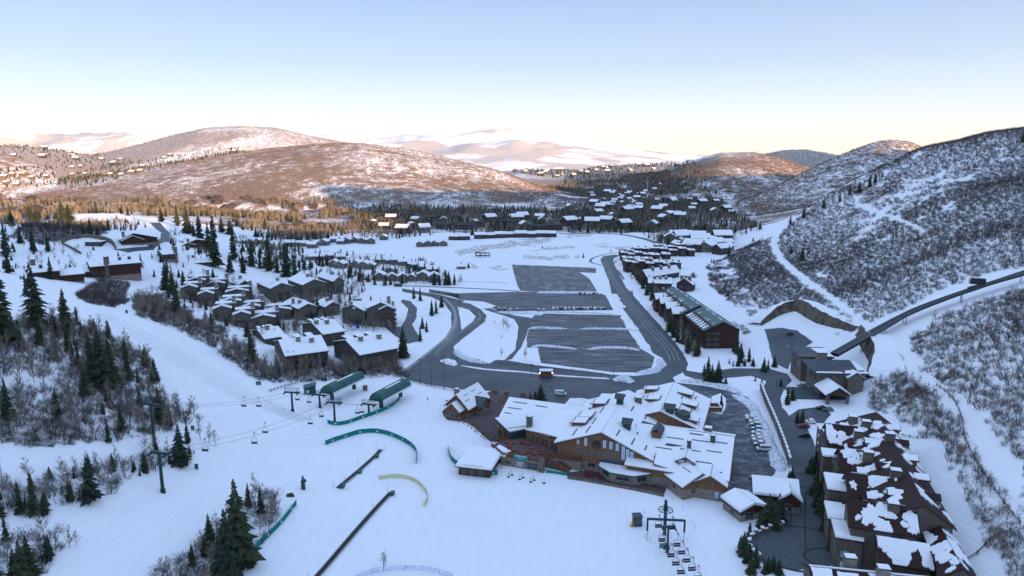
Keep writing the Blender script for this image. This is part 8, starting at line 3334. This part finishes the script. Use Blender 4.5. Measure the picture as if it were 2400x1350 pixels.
    # conifers round the left condos
    for px, py, top in ((505, 625, 500), (548, 610, 535), (590, 625, 562), (630, 635, 545), (672, 648, 566), (650, 640, 590), (610, 630, 585), (692, 652, 604), (540, 640, 590), (570, 640, 590),
                        (440, 548, 480), (417, 530, 488), (470, 575, 505), (490, 590, 520), (455, 560, 520), (375, 600, 568), (390, 680, 610), (395, 700, 655), (405, 690, 630), (414, 735, 660), (392, 640, 605),
                        (430, 670, 632), (420, 650, 628), (410, 600, 560), (15, 600, 520), (48, 570, 533), (78, 590, 536), (113, 590, 545), (20, 640, 570), (196, 550, 522), (213, 552, 508), (229, 553, 525),
                        (255, 540, 510), (62, 690, 640), (120, 655, 600), (590, 850, 770), (655, 780, 740), (580, 790, 745), (640, 700, 660), (745, 745, 690), (795, 790, 760), (945, 838, 762), (950, 832, 790),
                        (985, 800, 765), (1000, 778, 750), (1012, 740, 700), (1022, 735, 700), (990, 770, 740), (1035, 720, 690), (870, 720, 690), (820, 650, 610), (845, 660, 620), (985, 705, 672), (970, 700, 670),
                        (860, 622, 597), (865, 622, 600), (895, 618, 595), (917, 604, 594), (940, 605, 598), (1018, 668, 634), (1030, 668, 640), (1045, 668, 630), (1052, 668, 634), (1065, 667, 640), (1098, 628, 613), (1081, 622, 612), (1271, 582, 574),
                        (1350, 605, 597), (1356, 604, 596), (1367, 604, 592), (1128, 600, 590), (1432, 590, 583)):
        plant_px('conifer', px, py, top, 'dark conifer near the wooden condominiums on the left' if px < 960 else 'conifer on the valley snow left of the car parks', 'conifers round the left condominiums' if px < 960 else 'conifers on the valley floor')
    # gold lit belt and the valley woods
    zones = [([(0, 470), (800, 470), (830, 500), (700, 520), (780, 560), (600, 560), (540, 520), (260, 500), (0, 535)], 7, .22, 10, 17, 'belt trees in the low sun'),
             ([(800, 480), (1280, 490), (1300, 540), (1100, 552), (800, 565), (700, 575), (620, 560), (640, 545), (830, 530)], 7.5, .4, 7, 13, 'trees round the far terraced houses'),
             ([(0, 395), (280, 385), (450, 360), (560, 345), (560, 360), (420, 385), (300, 410), (220, 440), (0, 440)], 20, .7, 9, 15, 'trees of the far left village'),
             ([(1200, 400), (1400, 390), (1640, 380), (1640, 395), (1500, 400), (1300, 418), (1200, 404)], 26, .7, 11, 16, 'trees of the far ridge village'),
             ([(1280, 440), (1560, 400), (1640, 440), (1720, 500), (1790, 540), (1700, 570), (1620, 590), (1540, 560), (1440, 540), (1330, 535), (1290, 500), (1400, 470)], 8, .38, 7, 13, 'trees of the valley village'),
             ([(1340, 405), (1640, 398), (1700, 470), (1640, 480), (1300, 440)], 17, .5, 8, 14, 'trees of the upper valley'),
             ([(1290, 500), (1560, 500), (1700, 560), (1640, 592), (1590, 592), (1500, 553), (1300, 542)], 8.5, .4, 7, 13, 'trees behind the meadow road'),
             ([(740, 600), (830, 596), (900, 620), (1000, 615), (1060, 665), (900, 672), (720, 640)], 7.5, .5, 6, 11, 'trees in the small valley village'),
             ([(560, 590), (700, 575), (720, 600), (720, 640), (640, 620), (560, 620)], 11, .6, 7, 12, 'trees behind the big condominiums'),
             ([(0, 335), (260, 360), (330, 385), (150, 400), (0, 360)], 34, .8, 11, 16, 'trees on the far left ridge')]
    for poly, sp, pc, h0, h1_, grp in zones:
        x, y, z, px, py = sample_px(poly, sp, 5000)
        k = clear_mask(px, py) & in_frame(px, py, 20) & (fbm(x / 60, y / 60, 81, 3) > (-0.02 if 'belt' in grp else -0.12))
        for i in np.where(k)[0]:
            kind = 'conifer' if rng.random() < pc else 'bare'
            plant(kind, x[i], y[i], random.uniform(h0, h1_) * (1.0 if kind == 'conifer' else 0.95), ('dark conifer' if kind == 'conifer' else 'leafless tree') + ' among the ' + grp, grp)
    for px, py, top in ((72, 525, 478), (85, 525, 488), (148, 528, 468), (163, 528, 476), (135, 526, 490), (226, 500, 474), (415, 522, 482), (378, 520, 484), (300, 505, 484), (465, 530, 500), (520, 545, 505), (540, 550, 512)):
        plant_px('conifer', px, py, top, 'tree catching the golden sun behind the left hill', 'golden trees behind the left hill', 1.5)
    # right side
    for px, py, top in ((1852, 527, 504), (1883, 512, 483), (1888, 495, 484), (1930, 488, 464), (1968, 473, 452), (1991, 457, 432), (2014, 450, 424), (2038, 438, 408), (2051, 428, 406), (2068, 415, 403),
                        (1880, 612, 579), (1708, 601, 573), (1854, 594, 574), (1765, 566, 555), (2397, 334, 303), (1706, 694, 678), (1672, 618, 605), (1667, 616, 604)):
        plant_px('conifer', px, py, top, 'dark conifer standing out on the right hill', 'conifers on the right hill', 1.15)
    a, b = [(1478, 625), (1500, 660), (1530, 710), (1560, 760), (1590, 800), (1625, 835)], 76
    for i in range(b):
        f = i / (b - 1) * (len(a) - 1)
        k = min(int(f), len(a) - 2)
        f -= k
        px = a[k][0] + (a[k + 1][0] - a[k][0]) * f + random.uniform(-4, 22)
        py = a[k][1] + (a[k + 1][1] - a[k][1]) * f + random.uniform(-6, 6)
        top = py - random.uniform(0.085, 0.125) * (py - 375) * random.uniform(.8, 1.15)
        plant_px('conifer' if random.random() < .6 else 'bare', px, py, top, 'tree of the dense row before the green roofed condominiums', 'tree row before the right condominiums')
    for px, py, top in ((1658, 898, 832), (1668, 900, 850), (1682, 898, 842), (1650, 880, 850), (1728, 830, 785), (1720, 825, 790), (1735, 850, 800), (1630, 835, 808), (1700, 905, 880), (1709, 852, 838), (1718, 858, 843),
                        (1730, 858, 835), (1745, 858, 838), (1755, 848, 812), (1765, 858, 836), (1740, 836, 818), (1790, 870, 835), (1800, 865, 840), (1815, 860, 830), (1785, 905, 885), (1770, 893, 878), (1690, 955, 918),
                        (1845, 948, 905), (1857, 938, 905), (1830, 905, 885), (1868, 990, 962), (1880, 995, 955), (1254, 935, 912), (1243, 938, 915), (1855, 1135, 1090), (1848, 1130, 1098)):
        plant_px('conifer', px, py, top, 'conifer beside the roads right of the timber lodge', 'conifers beside the right hand roads', 1.1)
    for i in range(26):
        f = i / 25
        plant_px('conifer' if i % 3 else 'bare', 1457 + 42 * f + random.uniform(-3, 6), 606 + 56 * f, 606 + 56 * f - random.uniform(14, 26), 'tree of the row before the blocky red condominiums', 'tree row before the blocky condominiums', 1.1)
    plant_px('conifer', 1267, 940, 898, 'tall conifer behind the low roof of the timber lodge', 'conifers by the lodge', 2.1)
    for px, py, top in ((1800, 1235, 1150), (1815, 1240, 1165), (1830, 1225, 1160), (1780, 1240, 1190), (1825, 1200, 1150), (1756, 1262, 1218), (1742, 1300, 1240), (1755, 1320, 1262), (1770, 1330, 1270), (1735, 1285, 1250),
                        (1800, 1340, 1300), (1812, 1335, 1296), (1790, 1345, 1310), (1760, 1345, 1300), (1745, 1320, 1290), (1825, 1345, 1305)):
        plant_px('conifer', px, py, top, 'dense conifer round the turning circle wall', 'conifers round the turning circle', 1.3)
    for i in range(22):
        f = i / 21
        px = 1905 + 40 * f + random.uniform(-10, 14)
        py = 1095 + 190 * f + random.uniform(-6, 6)
        plant_px('conifer', px, py, py - random.uniform(40, 62), 'dense conifer along the left side of the red roofed hotel', 'conifers along the red roofed hotel', 1.3)
    RB = 'bare trees on the right slopes'
    for poly, n, h0, h1_ in ((BRUSH[9], 150, 4, 7), (BRUSH[10], 60, 4, 7), (BRUSH[11], 70, 4, 7)):
        x, y, z, px, py = sample_px(poly, 4)
        k = rng.permutation(len(x))[:n]
        for i in k:
            if in_frame(px[i], py[i], 40) and clear_mask(px[i:i + 1], py[i:i + 1])[0]:
                plant('bare', x[i], y[i], random.uniform(h0, h1_), 'leafless tree on the brushy slope right of the hotel', RB)
    for px, py, top in ((1985, 1070, 1010), (1230, 840, 810), (1180, 770, 742), (1190, 775, 745), (1175, 835, 812), (1160, 762, 750), (1175, 795, 782), (1075, 668, 645), (1082, 664, 640), (700, 790, 740), (720, 850, 800),
                        (1420, 640, 630), (1480, 660, 640)):
        plant_px('bare', px, py, top, 'leafless tree on the snow between the roads', 'bare trees between the roads')
    for poly, sp, pc in (([(560, 690), (830, 680), (850, 765), (700, 810), (610, 800), (560, 760)], 7.5, .28), ([(400, 640), (540, 650), (640, 690), (600, 790), (500, 765), (420, 720)], 8, .35), ([(700, 640), (860, 640), (850, 700), (800, 690), (720, 660)], 8, .4), ([(540, 560), (720, 585), (700, 640), (560, 620)], 9, .5)):
        x, y, z, px, py = sample_px(poly, sp)
        for i in range(len(x)):
            kd = 'conifer' if random.random() < pc else 'bare'
            plant(kd, x[i], y[i], random.uniform(4, 9) if kd == 'conifer' else random.uniform(6, 10), ('dark conifer' if kd == 'conifer' else 'slender leafless aspen') + ' among the left condominiums', 'trees among the left condominiums')
    x, y, z, px, py = sample_px([(0, 530), (270, 515), (400, 540), (500, 600), (420, 640), (350, 650), (180, 650), (0, 630)], 12)
    for i in range(len(x)):
        if not inpoly(px[i], py[i], [(145, 555), (275, 550), (400, 520), (400, 600), (270, 592), (150, 575)]):
            kd = 'conifer' if random.random() < .4 else 'bare'
            plant(kd, x[i], y[i], random.uniform(4, 8) if kd == 'conifer' else random.uniform(5, 9), ('small conifer' if kd == 'conifer' else 'leafless aspen') + ' among the hill houses', 'trees among the hill houses')
    # condo surroundings, thin aspens in front of walls
    for px0, px1, py, h in ((600, 760, 868, 42), (770, 940, 870, 40), (520, 600, 830, 45), (560, 680, 740, 30), (700, 800, 720, 34), (640, 700, 770, 30), (420, 520, 700, 24), (850, 930, 770, 26)):
        for i in range(int((px1 - px0) / 3.4)):
            px = random.uniform(px0, px1)
            q = py + random.uniform(-4, 8)
            plant_px('bare', px, q, q - h * random.uniform(.7, 1.1), 'slender leafless aspen in front of the left condominiums', 'aspens before the left condominiums')


def grow():
    for kind, meshes, nm in (('conifer', CONIF, 'conifer'), ('bare', BARE, 'bare_tree')):
        L = PLANTED[kind]
        x = np.array([p[0] for p in L])
        y = np.array([p[1] for p in L])
        z = H(x, y)
        h = np.array([p[3] for p in L])
        fat = np.array([p[6] for p in L])
        d = np.sqrt(x ** 2 + y ** 2 + (z - CAM_Z) ** 2)
        px, py = proj(x, y, z + h * 0.6)
        app = h / d * np.where((px > -5) & (px < 2405) & (py > 0) & (py < 1360), 1, 0.01)
        order = np.argsort(-app)
        print(kind, len(L))
        nbig = min(298, len(L))
        for i in order[:nbig]:
            ms = meshes[random.randrange(len(meshes))]
            e = empty(nm, (x[i], y[i], z[i] - 0.1), random.uniform(0, 6.28), L[i][4], 'tree', L[i][5])
            e.scale = (h[i] * fat[i], h[i] * fat[i], h[i])
            for m, pn in zip(ms, ('trunk', 'crown')):
                o = bpy.data.objects.new(pn, m)
                COL.objects.link(o)
                o.parent = e
        rest = order[nbig:]
        if len(rest):
            hh = h[rest]
            mass('far_' + nm + 's', np.stack([x, y, z - 0.1], 1)[rest], hh, hh * fat[rest] * (1.25 if kind == 'bare' else 1.1), kind,
                 'the many smaller %s of the valley and its villages' % ('conifers' if kind == 'conifer' else 'leafless trees'), 0.02)


plant_all()
grow()
# ------------------------------------------------------------------ tell look-alikes apart by what they stand beside
LAND = [((130, 620), 'the hillside condominiums at the far left'), ((270, 640), 'the red condominium with stone chimney'), ((200, 570), 'the curved stone wall'), ((325, 555), 'the gabled hilltop house'), ((450, 600), 'the condominiums on the hill edge'),
        ((10, 680), 'the tallest left conifer'), ((110, 720), 'the top of the ski run'), ((200, 760), 'the upper end of the left brush'), ((300, 740), 'the middle of the ski run'), ((420, 730), 'the bushes above the ski run'),
        ((240, 870), 'the twin topped conifer'), ((130, 850), 'the hollow in the left brush'), ((30, 940), 'the left edge below the hollow'), ((110, 960), 'the lower left brush'), ((330, 930), 'the brush tip near the piste'), ((370, 1000), 'the tall lift tower'),
        ((220, 1000), 'the lower brush edge'), ((440, 1050), 'the lone conifer by the lift towers'), ((90, 1160), 'the broad conifer of the middle line'), ((210, 1120), 'the spire shaped conifer'), ((310, 1090), 'the free standing lift tower'),
        ((60, 1310), 'the bottom left corner'), ((150, 1270), 'the bottom left bushes'), ((480, 1290), 'the bottom bushes'), ((560, 1220), 'the tallest bottom conifer'), ((630, 1170), 'the end of the green net'), ((430, 1330), 'the bottom edge bushes'),
        ((470, 690), 'the upper stepped cottages'), ((560, 750), 'the lower stepped cottages'), ((630, 690), 'the left big gabled condominium'), ((740, 680), 'the middle big gabled condominium'), ((800, 700), 'the right big gabled condominium'),
        ((860, 740), 'the tall four storey condominium'), ((660, 830), 'the left taupe condominium'), ((870, 850), 'the right taupe condominium'), ((560, 830), 'the piste edge boxes'), ((950, 790), 'the curved driveway'), ((1010, 750), 'the left road bank'),
        ((760, 780), 'the middle row condominium'), ((500, 590), 'the tall pine on the hill edge'), ((640, 600), 'the pines behind the condominiums'), ((820, 600), 'the back of the small village'), ((1000, 640), 'the front of the small village'), ((1100, 610), 'the meadow hut'),
        ((1340, 600), 'the right part of the meadow'), ((1200, 800), 'the slip road'), ((1480, 640), 'the blocky red condominiums'), ((1540, 720), 'the long green roof'), ((1610, 800), 'the near green roof'), ((1670, 890), 'the service road bank'), ((1760, 850), 'the funicular road'),
        ((1850, 940), 'the station forecourt'), ((1860, 1100), 'the end of the striped wall'), ((1925, 1120), 'the hotel balconies'), ((1925, 1230), 'the low hotel roofs'), ((1800, 1200), 'the snowy hut'), ((1750, 1290), 'the pillars of the turning circle'), ((1800, 1330), 'the bottom of the turning circle'),
        ((2100, 930), 'the wooded triangle behind the hotel'), ((2200, 1000), 'the long dark fence'), ((2250, 1120), 'the gully behind the hotel'), ((2330, 1200), 'the fence end at the lower right'), ((2200, 830), 'the upper bushes of the right run'), ((2320, 820), 'the slope below the funicular track'), ((2370, 950), 'the right edge of the run'),
        ((1350, 530), 'the far road junction'), ((1450, 500), 'the left part of the valley village'), ((1560, 490), 'the middle of the valley village'), ((1660, 520), 'the right part of the valley village'), ((1500, 440), 'the upper valley village'), ((1620, 460), 'the village foot of the hills'), ((1720, 540), 'the snow slope above the village'),
        ((1640, 580), 'the pale cottages'), ((1300, 398), 'the left ridge village'), ((1430, 395), 'the middle of the ridge village'), ((1580, 385), 'the right ridge village'), ((60, 355), 'the left ridge'), ((220, 370), 'the ridge below the mountains'),
        ((120, 500), 'the golden trees at the left'), ((300, 490), 'the golden trees behind the hilltop'), ((500, 490), 'the sunlit dark houses'), ((700, 500), 'the sunlit snowfield'), ((900, 520), 'the dark terrace blocks'), ((1100, 530), 'the row houses at the upper meadow'), ((1240, 520), 'the last terrace blocks')]
ORD = ('first second third fourth fifth sixth seventh eighth ninth tenth eleventh twelfth thirteenth fourteenth fifteenth sixteenth seventeenth eighteenth nineteenth twentieth '
       'twenty-first twenty-second twenty-third twenty-fourth twenty-fifth twenty-sixth twenty-seventh twenty-eighth twenty-ninth thirtieth').split()


def tell_apart():
    by = {}
    for o in COL.objects:
        if o.parent is None and o.get('label') and o.get('category') and o.get('kind') is None:
            by.setdefault(o['label'], []).append(o)
    cl = {}
    for lb, os_ in by.items():
        if len(os_) < 2:
            continue
        base = lb
        for cut in (' on the', ' among', ' near', ' in front', ' in the', ' along', ' of the', ' beside', ' standing out', ' round', ' crowded', ' stuck', ' left of', ' between', ' by the', ' at the', ' with', ' before', ' right of'):
            base = base.split(cut)[0]
        base = ' '.join(base.split()[-4:])
        for o in os_:
            px, py = proj(*o.location)
            k = min(range(len(LAND)), key=lambda i: (LAND[i][0][0] - px) ** 2 + ((LAND[i][0][1] - py) * 1.6) ** 2)
            cl.setdefault((base, k), []).append((float(px), o))
    for (base, k), L in cl.items():
        L.sort(key=lambda t: t[0])
        for i, (_, o) in enumerate(L):
            if len(L) == 1:
                o['label'] = '%s by %s' % (base, LAND[k][1])
            elif i < len(ORD):
                o['label'] = '%s %s from left by %s' % (ORD[i], base, LAND[k][1])
            else:
                o['label'] = '%s by %s, %s' % (base, LAND[k][1], ORD[(i - 30) % 30])


tell_apart()
# ------------------------------------------------------------------ haze
def haze():
    b = bmesh.new()
    bmesh.ops.create_cube(b, size=1)
    me = bpy.data.meshes.new('haze')
    b.to_mesh(me)
    b.free()
    o = bpy.data.objects.new('haze', me)
    COL.objects.link(o)
    o.scale = (90000, 90000, 1000)
    o.location = (0, 0, 470)
    t = NT('haze')
    t.t.nodes.remove(t.b)
    v = t.n('ShaderNodeVolumePrincipled')
    v.inputs['Color'].default_value = (0.80, 0.90, 1.0, 1)
    v.inputs['Density'].default_value = 0.000015
    t.l(v.outputs[0], t.out.inputs['Volume'])
    me.materials.append(t.m)
    tag(o, 'thin cold morning air over the valley', kind='stuff')


haze()
